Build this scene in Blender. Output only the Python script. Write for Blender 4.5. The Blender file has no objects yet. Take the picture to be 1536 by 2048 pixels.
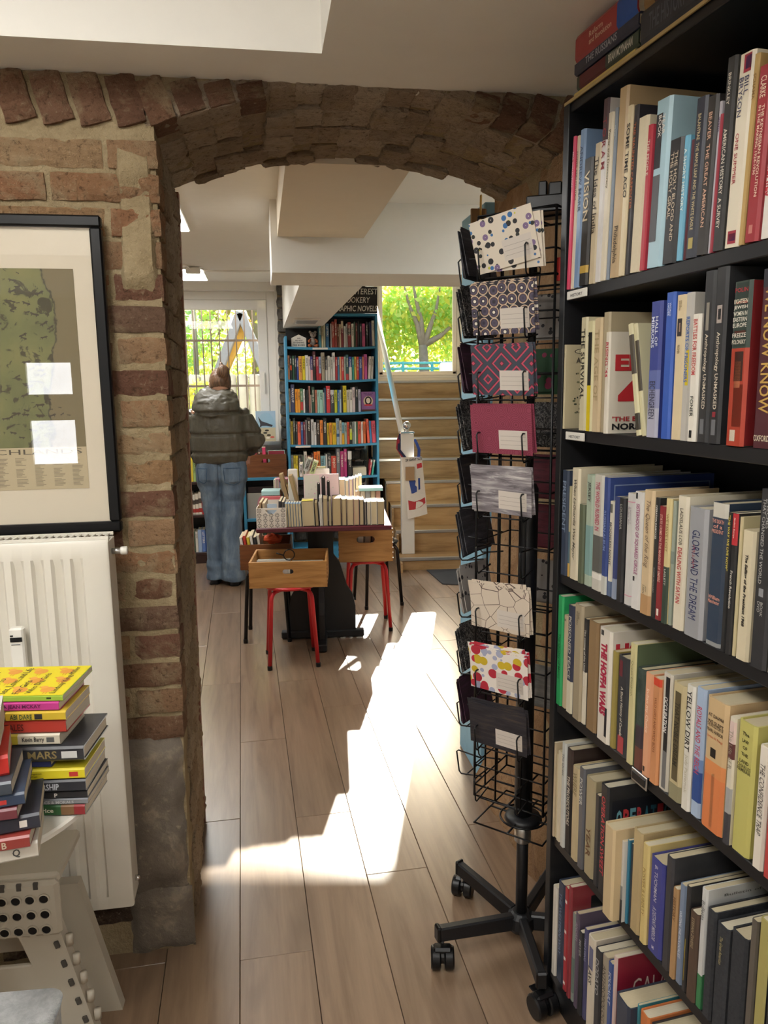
import bpy, bmesh, math, random
from mathutils import Matrix, Vector, noise
from math import sin, cos, pi, radians, sqrt, atan2, tan
random.seed(7)
SC = bpy.context.scene
COL = SC.collection
# ------------------------------------------------------------------ camera, sky, sun, exposure
F_PX, CAM_H = 1520.0, 1.5
PITCH, ROLL = math.atan(249 / 1520.0), -0.0126
_f = Vector((0, cos(PITCH), -sin(PITCH)))
_r0 = Vector((1, 0, 0)); _u0 = _r0.cross(_f)
_r = cos(ROLL) * _r0 + sin(ROLL) * _u0
_u = _r.cross(_f)
cam = bpy.data.cameras.new('camera'); camo = bpy.data.objects.new('camera', cam); COL.objects.link(camo)
cam.sensor_fit = 'HORIZONTAL'; cam.sensor_width = 36.0; cam.lens = 36.0 * F_PX / 1536.0
cam.clip_start = 0.05; cam.clip_end = 200
camo.matrix_world = Matrix(((_r.x, _u.x, -_f.x, 0), (_r.y, _u.y, -_f.y, 0), (_r.z, _u.z, -_f.z, CAM_H), (0, 0, 0, 1)))
SC.camera = camo
SC.view_settings.view_transform = 'Standard'; SC.view_settings.look = 'None'
SC.view_settings.exposure = 0.0; SC.view_settings.gamma = 1.0; SC.view_settings.use_curve_mapping = False
SUN_AZ, SUN_EL = radians(6.9), radians(25.3)
sdir = Vector((sin(SUN_AZ) * cos(SUN_EL), cos(SUN_AZ) * cos(SUN_EL), sin(SUN_EL)))
w = bpy.data.worlds.new('world'); SC.world = w; w.use_nodes = True
wn = w.node_tree.nodes; wl = w.node_tree.links
sky = wn.new('ShaderNodeTexSky'); sky.sky_type = 'NISHITA'; sky.sun_disc = False
sky.sun_elevation = SUN_EL; sky.sun_rotation = SUN_AZ; sky.dust_density = 4.0; sky.air_density = 1.0
wl.new(sky.outputs[0], wn['Background'].inputs[0]); wn['Background'].inputs[1].default_value = 0.62
sl = bpy.data.lights.new('sun', 'SUN'); so = bpy.data.objects.new('sun', sl); COL.objects.link(so)
sl.energy = 42.0; sl.angle = radians(0.55); sl.color = (1.0, 0.95, 0.86)
so.rotation_euler = sdir.to_track_quat('Z', 'Y').to_euler(); so.location = sdir * 30
LAMP_FRONT, LAMP_BACK = 54.0, 34.0      # watts of the LED ceiling panels, front and rear room
SC.cycles.use_denoising = True; SC.cycles.max_bounces = 8; SC.cycles.diffuse_bounces = 5
SC.cycles.glossy_bounces = 3; SC.cycles.transmission_bounces = 6; SC.cycles.transparent_max_bounces = 12
SC.cycles.caustics_reflective = False; SC.cycles.caustics_refractive = False; SC.cycles.sample_clamp_indirect = 6.0

# measured calibration of the real place: a ray of the photograph met with a real plane of the room
def ray(x, y): return (_f + _r * ((x - 768) / F_PX) - _u * ((y - 1024) / F_PX))
EYE = Vector((0, 0, CAM_H))
def onz(x, y, z=0.0):
    d = ray(x, y); return EYE + d * ((z - CAM_H) / d.z)
def ony(x, y, Y):
    d = ray(x, y); return EYE + d * (Y / d.y)
def onp(x, y, p, n):
    d = ray(x, y); return EYE + d * ((Vector(p) - EYE).dot(n) / d.dot(n))

# ------------------------------------------------------------------ mesh helpers
class MB:
    def __init__(s): s.v = []; s.f = []; s.m = []; s.mi = 0
    def add(s, vs, fs):
        k = len(s.v); s.v += [tuple(v) for v in vs]
        for f in fs: s.f.append(tuple(i + k for i in f)); s.m.append(s.mi)
        return s
    def box(s, c, d, R=None):
        a, b, e = d[0] / 2, d[1] / 2, d[2] / 2
        P = [Vector(p) for p in ((-a, -b, -e), (a, -b, -e), (a, b, -e), (-a, b, -e), (-a, -b, e), (a, -b, e), (a, b, e), (-a, b, e))]
        if R is not None: P = [R @ p for p in P]
        c = Vector(c)
        return s.add([p + c for p in P], [(0, 3, 2, 1), (4, 5, 6, 7), (0, 1, 5, 4), (1, 2, 6, 5), (2, 3, 7, 6), (3, 0, 4, 7)])
    def cbox(s, c, d, b=0.004, R=None):
        h = [x / 2 for x in d]; b = min(b, min(h) * 0.95); V = []; ix = {}
        for sx in (-1, 1):
            for sy in (-1, 1):
                for sz in (-1, 1):
                    g = (sx, sy, sz)
                    for k in range(3):
                        p = [g[i] * (h[i] - (0 if i == k else b)) for i in range(3)]
                        ix[(g, k)] = len(V); V.append(Vector(p))
        Fs = []
        for k in range(3):
            i, j = (k + 1) % 3, (k + 2) % 3
            for sg in (-1, 1):
                q = []
                for (a, e) in ((-1, -1), (1, -1), (1, 1), (-1, 1)):
                    g = [0, 0, 0]; g[k] = sg; g[i] = a; g[j] = e; q.append(ix[(tuple(g), k)])
                Fs.append(tuple(q if sg > 0 else q[::-1]))
        for k in range(3):
            i, j = (k + 1) % 3, (k + 2) % 3
            for a in (-1, 1):
                for e in (-1, 1):
                    g0 = [0, 0, 0]; g0[i] = a; g0[j] = e; g1 = g0[:]; g0[k] = -1; g1[k] = 1
                    q = [ix[(tuple(g0), i)], ix[(tuple(g1), i)], ix[(tuple(g1), j)], ix[(tuple(g0), j)]]
                    Fs.append(tuple(q if a * e < 0 else q[::-1]))
        for g in [(x, y, z) for x in (-1, 1) for y in (-1, 1) for z in (-1, 1)]:
            q = [ix[(g, 0)], ix[(g, 1)], ix[(g, 2)]]
            Fs.append(tuple(q if g[0] * g[1] * g[2] > 0 else q[::-1]))
        if R is not None: V = [R @ p for p in V]
        c = Vector(c)
        return s.add([p + c for p in V], Fs)
    def beam(s, a, b, w, h, bev=0.003, up=(0, 0, 1)):
        a, b = Vector(a), Vector(b); x = (b - a); L = x.length; x.normalize()
        y = Vector(up).cross(x)
        if y.length < 1e-4: y = Vector((0, 1, 0)).cross(x)
        y.normalize(); z = x.cross(y)
        return s.cbox((a + b) / 2, (L, w, h), bev, Matrix((x, y, z)).transposed())
    def tube(s, pts, r, n=8, caps=True, closed=False):
        P = [Vector(p) for p in pts]; N = len(P); rr = r if isinstance(r, (list, tuple)) else [r] * N
        V = []; nrm = None
        for i in range(N):
            if closed: t = P[(i + 1) % N] - P[i - 1]
            else: t = P[min(i + 1, N - 1)] - P[max(i - 1, 0)]
            t.normalize()
            if nrm is None:
                nrm = t.orthogonal().normalized()
            nrm = (nrm - t * nrm.dot(t))
            if nrm.length < 1e-6: nrm = t.orthogonal()
            nrm.normalize(); bn = t.cross(nrm)
            for k in range(n):
                a = 2 * pi * k / n; V.append(P[i] + (nrm * cos(a) + bn * sin(a)) * rr[i])
        Fs = []
        for i in range(N if closed else N - 1):
            j = (i + 1) % N
            for k in range(n):
                l = (k + 1) % n; Fs.append((i * n + k, i * n + l, j * n + l, j * n + k))
        if caps and not closed: Fs += [tuple(range(n))[::-1], tuple((N - 1) * n + k for k in range(n))]
        return s.add(V, Fs)
    def lathe(s, prof, n=20, c=(0, 0, 0), M=None):
        V = []; Fs = []
        for (r, z) in prof:
            for k in range(n):
                a = 2 * pi * k / n; p = Vector((r * cos(a), r * sin(a), z))
                V.append((M @ p if M is not None else p) + Vector(c))
        for i in range(len(prof) - 1):
            for k in range(n):
                l = (k + 1) % n; Fs.append((i * n + k, i * n + l, (i + 1) * n + l, (i + 1) * n + k))
        if prof[0][0] > 1e-5: Fs.append(tuple(range(n))[::-1])
        if prof[-1][0] > 1e-5: Fs.append(tuple((len(prof) - 1) * n + k for k in range(n)))
        return s.add(V, Fs)
    def loft(s, rings, cap=True):
        n = len(rings[0]); V = [v for r in rings for v in r]; Fs = []
        for i in range(len(rings) - 1):
            for k in range(n):
                l = (k + 1) % n; Fs.append((i * n + k, i * n + l, (i + 1) * n + l, (i + 1) * n + k))
        if cap: Fs += [tuple(range(n))[::-1], tuple((len(rings) - 1) * n + k for k in range(n))]
        return s.add(V, Fs)
    def prism(s, poly, fn, a, b):
        """poly: 2-D outline; fn(x, y, t) -> point; extruded for t from a to b"""
        n = len(poly); V = [fn(x, y, a) for x, y in poly] + [fn(x, y, b) for x, y in poly]
        return s.add(V, [tuple(range(n))[::-1], tuple(range(n, 2 * n))] + [(i, (i + 1) % n, n + (i + 1) % n, n + i) for i in range(n)])
    def quad(s, a, b, c, d): return s.add([a, b, c, d], [(0, 1, 2, 3)])
    def mesh(s, name, mats, smooth=False):
        me = bpy.data.meshes.new(name); me.from_pydata(s.v, [], s.f)
        mats = mats if isinstance(mats, (list, tuple)) else [mats]
        for m in mats: me.materials.append(m)
        if len(mats) > 1: me.polygons.foreach_set('material_index', s.m)
        if smooth: me.polygons.foreach_set('use_smooth', [True] * len(me.polygons))
        return me
    def build(s, name, mats, parent=None, smooth=False, color=None):
        return put(s.mesh(name, mats, smooth), name, parent, color)
def put(me, name, parent=None, color=None):
    o = bpy.data.objects.new(name, me); COL.objects.link(o)
    if parent is not None: o.parent = parent
    if color is not None: o.color = color
    return o
def fixn(o):
    bm = bmesh.new(); bm.from_mesh(o.data); bmesh.ops.recalc_face_normals(bm, faces=bm.faces); bm.to_mesh(o.data); bm.free(); return o
def autosmooth(o, deg=35):
    me = o.data; me.polygons.foreach_set('use_smooth', [True] * len(me.polygons))
    try: me.set_sharp_from_angle(angle=radians(deg))
    except Exception: pass
    return o
def thing(name, label, cat, loc=(0, 0, 0), rz=0.0, group=None):
    o = bpy.data.objects.new(name, None); COL.objects.link(o); o.empty_display_size = 0.1
    o.location = loc; o.rotation_euler = (0, 0, rz); return tag(o, label, cat, group)
def tag(o, label, cat, group=None):
    o['label'] = label; o['category'] = cat
    if group: o['group'] = group
    return o
def struct(o): o['kind'] = 'structure'; return o
def stuff(o): o['kind'] = 'stuff'; return o
def lin(h, k=1.0):
    h = h.lstrip('#'); out = []
    for i in (0, 2, 4):
        c = int(h[i:i + 2], 16) / 255; out.append((c / 12.92 if c <= 0.04045 else ((c + 0.055) / 1.055) ** 2.4) * k)
    return (*out, 1.0)
ORD = 'first second third fourth fifth sixth seventh eighth ninth tenth eleventh twelfth thirteenth fourteenth fifteenth sixteenth seventeenth eighteenth nineteenth twentieth'.split()
def ordn(i):
    if i < 20: return ORD[i]
    t = {2: 'twenty', 3: 'thirty', 4: 'forty', 5: 'fifty'}[(i + 1) // 10]
    return {2: 'twentieth', 3: 'thirtieth', 4: 'fortieth', 5: 'fiftieth'}[(i + 1) // 10] if (i + 1) % 10 == 0 else t + '-' + ORD[(i + 1) % 10 - 1]
PAL = dict(black='1c1c1e', charcoal='3a3e42', grey='8a8c8e', silver='b8babb', white='e8e7e2', cream='ddd3b8', beige='c8b496', tan='b08d5a', brown='70503a', maroon='6b2530', red='c03438', coral='e0664d', orange='ee8a38', yellow='e0c92c', olive='7d7a3a', green='3c7a50', teal='3c8f8c', blue='3560b0', navy='262f55', purple='6a4a90', pink='d06a9a', mint='a8d6c8', turquoise='7fbccc')
PAL.update({'pale blue': 'a8bcd4', 'peach': 'ecb896', 'magenta': 'b8377a', 'dark green': '264c38', 'steel blue': '4f7fa8'})
_pl = {k: lin(v) for k, v in PAL.items()}
def cname(h):
    c = lin(h); g = lambda x: x ** 0.4
    return min(_pl, key=lambda k: sum((g(c[i]) - g(_pl[k][i])) ** 2 for i in range(3)))

# ------------------------------------------------------------------ materials
class NT:
    def __init__(s, name):
        s.mat = bpy.data.materials.new(name); s.mat.use_nodes = True; s.t = s.mat.node_tree; s.n = s.t.nodes; s.l = s.t.links
        s.b = s.n['Principled BSDF']; s.out = s.n['Material Output']
    def new(s, t, **k):
        n = s.n.new(t)
        for a, v in k.items(): setattr(n, a, v)
        return n
    def set(s, sock, v):
        if hasattr(v, 'is_output'): s.l.new(v, sock)
        else: sock.default_value = v
    def coord(s, kind='Object', scale=(1, 1, 1), rnd=False):
        tc = s.new('ShaderNodeTexCoord'); mp = s.new('ShaderNodeMapping'); s.l.new(tc.outputs[kind], mp.inputs[0]); mp.inputs[3].default_value = scale
        if rnd:
            oi = s.new('ShaderNodeObjectInfo'); m = s.new('ShaderNodeMath', operation='MULTIPLY'); s.l.new(oi.outputs['Random'], m.inputs[0]); m.inputs[1].default_value = 57.0
            s.l.new(m.outputs[0], mp.inputs[1])
        return mp.outputs[0]
    def noise(s, vec, scale, detail=4, rough=0.55, dist=0.0):
        n = s.new('ShaderNodeTexNoise'); s.l.new(vec, n.inputs['Vector']); n.inputs['Scale'].default_value = scale; n.inputs['Detail'].default_value = detail
        n.inputs['Roughness'].default_value = rough; n.inputs['Distortion'].default_value = dist; return n.outputs['Fac']
    def ramp(s, fac, stops):
        n = s.new('ShaderNodeValToRGB'); s.l.new(fac, n.inputs[0]); e = n.color_ramp.elements
        while len(e) < len(stops): e.new(0.5)
        for k, (p, c) in enumerate(stops): e[k].position = p; e[k].color = c if len(c) == 4 else (*c, 1)
        return n.outputs[0]
    def mix(s, fac, a, b, mode='MIX'):
        n = s.new('ShaderNodeMix', data_type='RGBA', blend_type=mode); s.set(n.inputs[0], fac); s.set(n.inputs[6], a); s.set(n.inputs[7], b); return n.outputs[2]
    def math(s, op, a, b=0.0):
        n = s.new('ShaderNodeMath', operation=op); s.set(n.inputs[0], a); s.set(n.inputs[1], b); return n.outputs[0]
    def bump(s, h, strength=0.3, dist=0.01):
        n = s.new('ShaderNodeBump'); n.inputs['Strength'].default_value = strength; n.inputs['Distance'].default_value = dist; s.l.new(h, n.inputs['Height'])
        s.l.new(n.outputs[0], s.b.inputs['Normal']); return n
    def col(s, v): s.set(s.b.inputs['Base Color'], v); return s
    def rough(s, v): s.set(s.b.inputs['Roughness'], v); return s
    def obcol(s): return s.new('ShaderNodeObjectInfo').outputs['Color']
def G(x): return (x, x, x, 1)
def plain(name, hexc, rough=0.5, metal=0.0, noisy=0.06, bump=0.0, scale=30, spec=0.5):
    m = NT(name); c = lin(hexc); v = m.coord('Object')
    f = m.noise(v, scale, 3)
    m.col(m.mix(f, tuple(x * (1 - noisy) for x in c[:3]) + (1,), tuple(min(1, x * (1 + noisy)) for x in c[:3]) + (1,)))
    m.rough(rough); m.b.inputs['Metallic'].default_value = metal; m.b.inputs['Specular IOR Level'].default_value = spec
    if bump: m.bump(f, bump, 0.004)
    return m.mat
def tinted(name, rough=0.5, noisy=0.12, scale=25, spec=0.5, bump=0.0, metal=0.0):
    m = NT(name); v = m.coord('Object', rnd=True); f = m.noise(v, scale, 4)
    m.col(m.mix(m.math('MULTIPLY', f, noisy), m.obcol(), G(0.25), 'MIX')); m.rough(rough); m.b.inputs['Specular IOR Level'].default_value = spec
    m.b.inputs['Metallic'].default_value = metal
    if bump: m.bump(f, bump, 0.003)
    return m.mat
def glow(name, c, s):
    m = NT(name); m.col((0.9, 0.9, 0.9, 1)); m.b.inputs['Emission Color'].default_value = c; m.b.inputs['Emission Strength'].default_value = s; return m.mat
MT = {}
MT['cover'] = tinted('book_cover', 0.38, 0.10, 40)
MT['cloth'] = tinted('book_cloth', 0.75, 0.15, 160, 0.3, 0.15)
MT['ink'] = tinted('print_ink', 0.5, 0.0)
_p = NT('paper_pages'); _v = _p.coord('Object', (1, 1, 1), True); _w = _p.noise(_p.coord('Object', (700, 6, 6)), 1.0, 2)
_p.col(_p.mix(_w, G(0.55), _p.obcol(), 'MULTIPLY') if False else _p.mix(_p.math('MULTIPLY', _w, 0.35), _p.obcol(), (0.32, 0.26, 0.18, 1))); _p.rough(0.85); _p.b.inputs['Specular IOR Level'].default_value = 0.2
MT['pages'] = _p.mat
MT['blackwood'] = plain('black_laminate', '17181b', 0.42, noisy=0.2, scale=60)
MT['wire'] = plain('black_wire', '101012', 0.35, 0.3)
MT['blackpaint'] = plain('black_paint', '16171a', 0.45, noisy=0.3, bump=0.1)
MT['blue'] = plain('blue_paint', '3f8fb6', 0.5, noisy=0.08, bump=0.05)
MT['palblue'] = plain('pale_blue_paint', '86b4cc', 0.55, noisy=0.1)
MT['white'] = plain('white_enamel', 'e4e1d8', 0.35, noisy=0.02)
MT['whiteframe'] = plain('white_window_plastic', 'e2dfd8', 0.4, noisy=0.02)
MT['plaster'] = plain('painted_plaster', 'e6e3db', 0.85, noisy=0.03, bump=0.12, scale=14)
MT['cream'] = plain('cream_plaster', 'e0d4be', 0.85, noisy=0.03, bump=0.1, scale=12)
MT['metal'] = plain('aluminium', 'c2c2c0', 0.3, 0.9)
MT['chrome'] = plain('chrome', 'e0e0e2', 0.08, 1.0, 0.0)
MT['red'] = plain('red_steel', 'c0252c', 0.35, noisy=0.05)
MT['led'] = glow('led_diffuser', (1.0, 0.97, 0.90, 1), 5.0)
m = NT('window_glass'); g = m.new('ShaderNodeBsdfGlossy'); g.inputs['Roughness'].default_value = 0.02; tr = m.new('ShaderNodeBsdfTransparent'); tr.inputs[0].default_value = (0.95, 0.97, 0.96, 1)
lw_ = m.new('ShaderNodeLayerWeight'); mx = m.new('ShaderNodeMixShader'); m.l.new(m.math('ADD', m.math('MULTIPLY', m.math('POWER', lw_.outputs['Facing'], 5.0), .96), .02), mx.inputs[0]); m.l.new(tr.outputs[0], mx.inputs[1]); m.l.new(g.outputs[0], mx.inputs[2]); m.l.new(mx.outputs[0], m.out.inputs[0])
MT['glass'] = m.mat
def wood(name, c1, c2, c3, rough=0.4, grain=(1.2, 14, 14), bump=0.05, rnd=True):
    m = NT(name); v = m.coord('Object', grain, rnd); n1 = m.noise(v, 2.2, 6, 0.6, 0.6); n2 = m.noise(m.coord('Object', (grain[0] * 3, grain[1] * 6, grain[2] * 6), rnd), 3.0, 3)
    kn = m.noise(m.coord('Object', (1.6, 4, 4), rnd), 1.7, 2, 0.4)
    c = m.ramp(n1, [(0.28, lin(c1)), (0.5, lin(c2)), (0.75, lin(c3))])
    c = m.mix(m.math('MULTIPLY', n2, 0.35), c, lin(c1))
    c = m.mix(m.ramp(kn, [(0.66, G(0)), (0.80, G(0.5))]), c, lin(c1, 0.6))
    oi = m.new('ShaderNodeObjectInfo'); hv = m.new('ShaderNodeHueSaturation'); m.l.new(c, hv.inputs['Color'])
    m.l.new(m.math('ADD', m.math('MULTIPLY', oi.outputs['Random'], 0.12), 0.94), hv.inputs['Value'])
    m.col(hv.outputs[0]); m.rough(rough); m.bump(n2, bump, 0.002)
    if 'laminate' in name: m.b.inputs['Coat Weight'].default_value = .35; m.b.inputs['Coat Roughness'].default_value = .36
    return m.mat
MT['floor'] = wood('oak_laminate', '755f4b', '8a725c', '988069', 0.26, (0.7, 9, 9), 0.03)
MT['stairwood'] = wood('oak_stair', '8a6a45', 'b08f62', 'c4a578', 0.45, (1.0, 10, 10), 0.04)
MT['crate'] = wood('pine_crate', '9a6a38', 'bd8a50', 'cf9e64', 0.5, (2.0, 20, 20), 0.08)
MT['crate_dark'] = wood('brown_crate', '5a351c', '7a4a28', '8a5832', 0.5, (2.0, 20, 20), 0.05)
MT['tabletop'] = plain('oxblood_wood', '56202a', 0.3, noisy=0.2)
MT['darkwood'] = plain('dark_brown_wood', '2f1c18', 0.45, noisy=0.2)
# ------------------------------------------------------------------ lettering
_tc = {}
def text_mesh(s, bold=0.0, shear=0.0):
    k = (s, bold, shear)
    if k in _tc: return _tc[k]
    cu = bpy.data.curves.new('lettering', 'FONT'); cu.body = s; cu.size = 1.0; cu.resolution_u = 2; cu.offset = bold; cu.shear = shear; cu.space_line = 1.0
    o = bpy.data.objects.new('lettering', cu)
    me = bpy.data.meshes.new_from_object(o)
    V = [v.co.copy() for v in me.vertices]; P = [tuple(p.vertices) for p in me.polygons]
    bpy.data.objects.remove(o); bpy.data.curves.remove(cu); bpy.data.meshes.remove(me)
    if not V: V = [Vector((0, 0, 0))]
    x0, x1 = min(v.x for v in V), max(v.x for v in V); y0, y1 = min(v.y for v in V), max(v.y for v in V)
    _tc[k] = (V, P, x0, x1, y0, y1); return _tc[k]
def lettering(s, parent, o, X, Y, L, H, color, bold=0.02, shear=0.0, fit=True, align='L', name='lettering'):
    """text s starting at o, running along X (unit) within length L, letter height H along Y"""
    V, P, x0, x1, y0, y1 = text_mesh(s, bold, shear)
    ky = H / max(0.05, y1 - y0); kx = L / max(0.05, x1 - x0)
    if not fit: kx = min(kx, ky * 1.15)
    o = Vector(o); X = Vector(X); Y = Vector(Y)
    if align == 'C': o = o + X * ((L - kx * (x1 - x0)) / 2)
    me = bpy.data.meshes.new(name); me.from_pydata([o + X * ((v.x - x0) * kx) + Y * ((v.y - y0) * ky) for v in V], [], P); me.materials.append(MT['ink'])
    return put(me, name, parent, lin(color) if isinstance(color, str) else color)
# ------------------------------------------------------------------ books
def book_mesh(t, d, h, hard=True, ch=0.003):
    ch = min(ch, t * 0.12); rs = min(0.004, t * 0.25)
    e = 0.003 if hard else 0.0004
    out = [(0, d), (0, rs), (t * 0.14, 0), (t * 0.86, 0), (t, rs), (t, d)]
    inn = [(ch, d), (ch, rs + ch * 0.6), (t * 0.2, ch), (t * 0.8, ch), (t - ch, rs + ch * 0.6), (t - ch, d)]
    V = [(x, y, z) for z in (0, h) for x, y in out] + [(x, y, z) for z in (0, h) for x, y in inn]
    Fs = []
    for i in range(5):
        Fs += [(i, i + 1, 7 + i, 6 + i), (12 + i + 1, 12 + i, 18 + i, 19 + i), (6 + i, 7 + i, 19 + i, 18 + i), (i + 1, i, 12 + i, 13 + i)]
    Fs += [(0, 6, 18, 12), (5, 17, 23, 11)]
    c = MB().add(V, Fs)
    p = MB().box((t / 2, (ch + d - e) / 2 + 0.0005, h / 2), (t - 2 * ch + 0.0006, d - e - ch, h - 2 * e))
    return c, p
def book(M, s, y, z, t, d, h, color, label, group=None, lean=0.0, hard=True, title='', ink='111111', bands=(), page='d8caa8', tl=(0.1, 0.85), th=0.6, shear=0.0, bold=0.012, title2='', ink2=None, t2=(0.72, 0.95), cloth=False, parts=True, up=False, name='', yaw=0.0, cover=None):
    """spine faces -y of frame M; s along the shelf, lean in radians to +s"""
    c, p = book_mesh(t, d, h, hard)
    o = c.build(name or ('hardback' if hard else 'paperback'), MT['cloth' if cloth else 'cover'], None, False, lin(color)); tag(o, label, 'book', group)
    L = Matrix.Translation((s, y, z)) @ Matrix.Rotation(yaw, 4, 'Z')
    if lean > 0: L = L @ Matrix.Translation((t, 0, 0)) @ Matrix.Rotation(lean, 4, 'Y') @ Matrix.Translation((-t, 0, 0))
    elif lean < 0: L = L @ Matrix.Rotation(lean, 4, 'Y')
    o.matrix_world = M @ L
    p.build('pages', MT['pages'], o, False, lin(page))
    rs = min(0.004, t * 0.25)
    for (a, b, cc) in bands:
        if isinstance(a, tuple): x0, x1 = a[1:]; a0 = a[0]
        else: x0, x1, a0 = 0, 1, a
        k = MB(); Z0, Z1 = h * a0, h * b; e = -0.0004
        if x0 == 0 and x1 == 1: xs = [(0, rs + e), (t * .14, e), (t * .86, e), (t, rs + e)]
        else: xs = [(t * (.14 + .72 * x0), e), (t * (.14 + .72 * x1), e)]
        n = len(xs); k.add([(x, yy, Z0) for x, yy in xs] + [(x, yy, Z1) for x, yy in xs], [(i, i + 1, n + i + 1, n + i) for i in range(n - 1)])
        k.build('spine_band', MT['ink'], o, False, lin(cc))
    def ttl(txt, cc, rng, hh):
        hh *= .96; X = Vector((0, 0, 1)) if up else Vector((0, 0, -1)); Y = Vector((-1, 0, 0)) if up else Vector((1, 0, 0)); H = t * hh; lines = txt.split('|'); n = len(lines)
        for q, ln in enumerate(lines):
            Hq = H / n * (0.8 if n > 1 else 1); x = t / 2 - H / 2 + (n - 1 - q) * H / n + (H / n - Hq) / 2
            if up: lettering(ln, o, (t - x, -0.0009, h * rng[0]), X, Y, h * (rng[1] - rng[0]), Hq, cc, bold, shear, False)
            else: lettering(ln, o, (x, -0.0009, h * (1 - rng[0])), X, Y, h * (rng[1] - rng[0]), Hq, cc, bold, shear, False)
    if title and parts: ttl(title, ink, tl, th)
    if title2 and parts: ttl(title2, ink2 or ink, t2, th * 0.8)
    if cover: cover(o, t, d, h)
    return o
# building axes: the arch wall and the planks run 9 degrees off the lens axis
TH = radians(9.0); JO = Vector((-0.524, 1.857, 0.0))
BU = Vector((cos(TH), sin(TH), 0)); BD = Vector((-sin(TH), cos(TH), 0)); UP = Vector((0, 0, 1))
def B(p, q, z=0.0): return JO + BU * p + BD * q + UP * z
BM = Matrix.Translation(JO) @ Matrix.Rotation(TH, 4, 'Z')
RB = Matrix.Rotation(TH, 3, 'Z')
# ================================================================== SETTING
m = NT('brick_clay'); v = m.coord('Object', (1, 1, 1), True)
n1 = m.noise(v, 9, 6, 0.65, 0.4); n2 = m.noise(v, 38, 5, 0.7); n3 = m.noise(v, 3.5, 3)
c = m.mix(m.math('MULTIPLY', n2, 0.55), m.obcol(), lin('6e5440')); c = m.mix(m.ramp(n1, [(0.50, G(0)), (0.66, G(0.8))]), c, lin('b09c7c'))
c = m.mix(m.ramp(n3, [(0.55, G(0)), (0.75, G(0.35))]), c, lin('4a3a30'))
n4 = m.noise(v, 75, 6, .75, .3); c = m.mix(m.ramp(n4, [(.33, G(.75)), (.46, G(0))]), c, lin('4a3828')); c = m.mix(m.ramp(n4, [(.58, G(0)), (.70, G(.45))]), c, lin('cdbb9c')); m.col(c); m.rough(0.92); m.b.inputs['Specular IOR Level'].default_value = 0.15; m.bump(m.math('ADD', n4, m.math('ADD', n2, n1)), 1.0, 0.016); MT['brick'] = m.mat
m = NT('lime_mortar'); v = m.coord('Object'); n1 = m.noise(v, 7, 6, 0.65); n2 = m.noise(v, 60, 5, 0.7)
m.col(m.mix(m.math('MULTIPLY', n2, 0.5), m.ramp(n1, [(0.35, lin('9c8a6a')), (0.65, lin('b8a684'))]), lin('5c4b36'))); m.rough(0.95); m.b.inputs['Specular IOR Level'].default_value = 0.1
m.bump(m.math('ADD', n2, n1), 1.0, 0.012); MT['mortar'] = m.mat
m = NT('old_plaster'); v = m.coord('Object'); n1 = m.noise(v, 6, 7, 0.7, 0.5); n2 = m.noise(v, 45, 5, 0.7)
m.col(m.mix(m.ramp(n2, [(0.60, G(0)), (0.72, G(0.7))]), m.ramp(n1, [(0.35, lin('5c544a')), (0.55, lin('71675b')), (0.7, lin('9c8f7b'))]), lin('a39781'))); m.rough(0.95)
m.bump(m.math('ADD', n2, n1), 0.7, 0.008); MT['oldplaster'] = m.mat
m = NT('brown_plaster'); v = m.coord('Object'); n1 = m.noise(v, 5, 7, 0.7, 0.8); n2 = m.noise(v, 35, 6, 0.7)
m.col(m.mix(m.ramp(n2, [(0.58, G(0)), (0.68, G(0.6))]), m.ramp(n1, [(0.3, lin('7a5a3e')), (0.5, lin('9a7854')), (0.7, lin('b39470'))]), lin('5a4230'))); m.rough(0.95)
m.bump(m.math('ADD', m.math('MULTIPLY', n2, 1.4), n1), 1.0, 0.012); MT['brownplaster'] = m.mat
m = NT('rubble_stone'); v = m.coord('Object'); n1 = m.noise(v, 9, 6, 0.7, 0.4); n2 = m.noise(v, 50, 5, 0.7)
m.col(m.mix(n2, m.ramp(n1, [(0.35, lin('3a3834')), (0.55, lin('8c8880')), (0.7, lin('b8b2a6'))]), lin('55524c'))); m.rough(0.95); m.bump(m.math('ADD', n2, n1), 1.0, 0.02); MT['stone'] = m.mat

# ---- floor planks
fl_o = struct(MB().box((-0.3, 3.0, -0.06), (7.5, 15.0, 0.08)).build('floor', MT['darkwood']))
FA = radians(10.4); fn = Vector((cos(FA), sin(FA), 0)); fd = Vector((-sin(FA), cos(FA), 0)); PW, PLN = 0.194, 1.285
plank_me = MB().cbox((0, 0, 0), (PLN - 0.0016, PW - 0.0016, 0.02), 0.0012).mesh('plank', MT['floor'])
jt = {0: onz(552, 1910).dot(fd), -1: onz(435, 1642).dot(fd), 2: onz(840, 1736).dot(fd), 1: onz(655, 1628).dot(fd), 3: onz(1005, 1846).dot(fd), 4: onz(960, 1647).dot(fd)}
rp = random.Random(3)
for k in range(-13, 10):
    nc = -0.066 + PW * (k + 0.5); t0 = jt.get(k, rp.random() * PLN); t0 -= math.ceil((t0 + 3.2) / PLN) * PLN
    while t0 < 6.75:
        c0 = fn * nc + fd * (t0 + PLN / 2)
        if -2.9 < c0.x < 1.9:
            o = put(plank_me, 'plank', fl_o); o.location = (c0.x, c0.y, -0.0101); o.rotation_euler = (0, 0, FA + pi / 2 + (pi if rp.random() < .5 else 0))
        t0 += PLN

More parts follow.
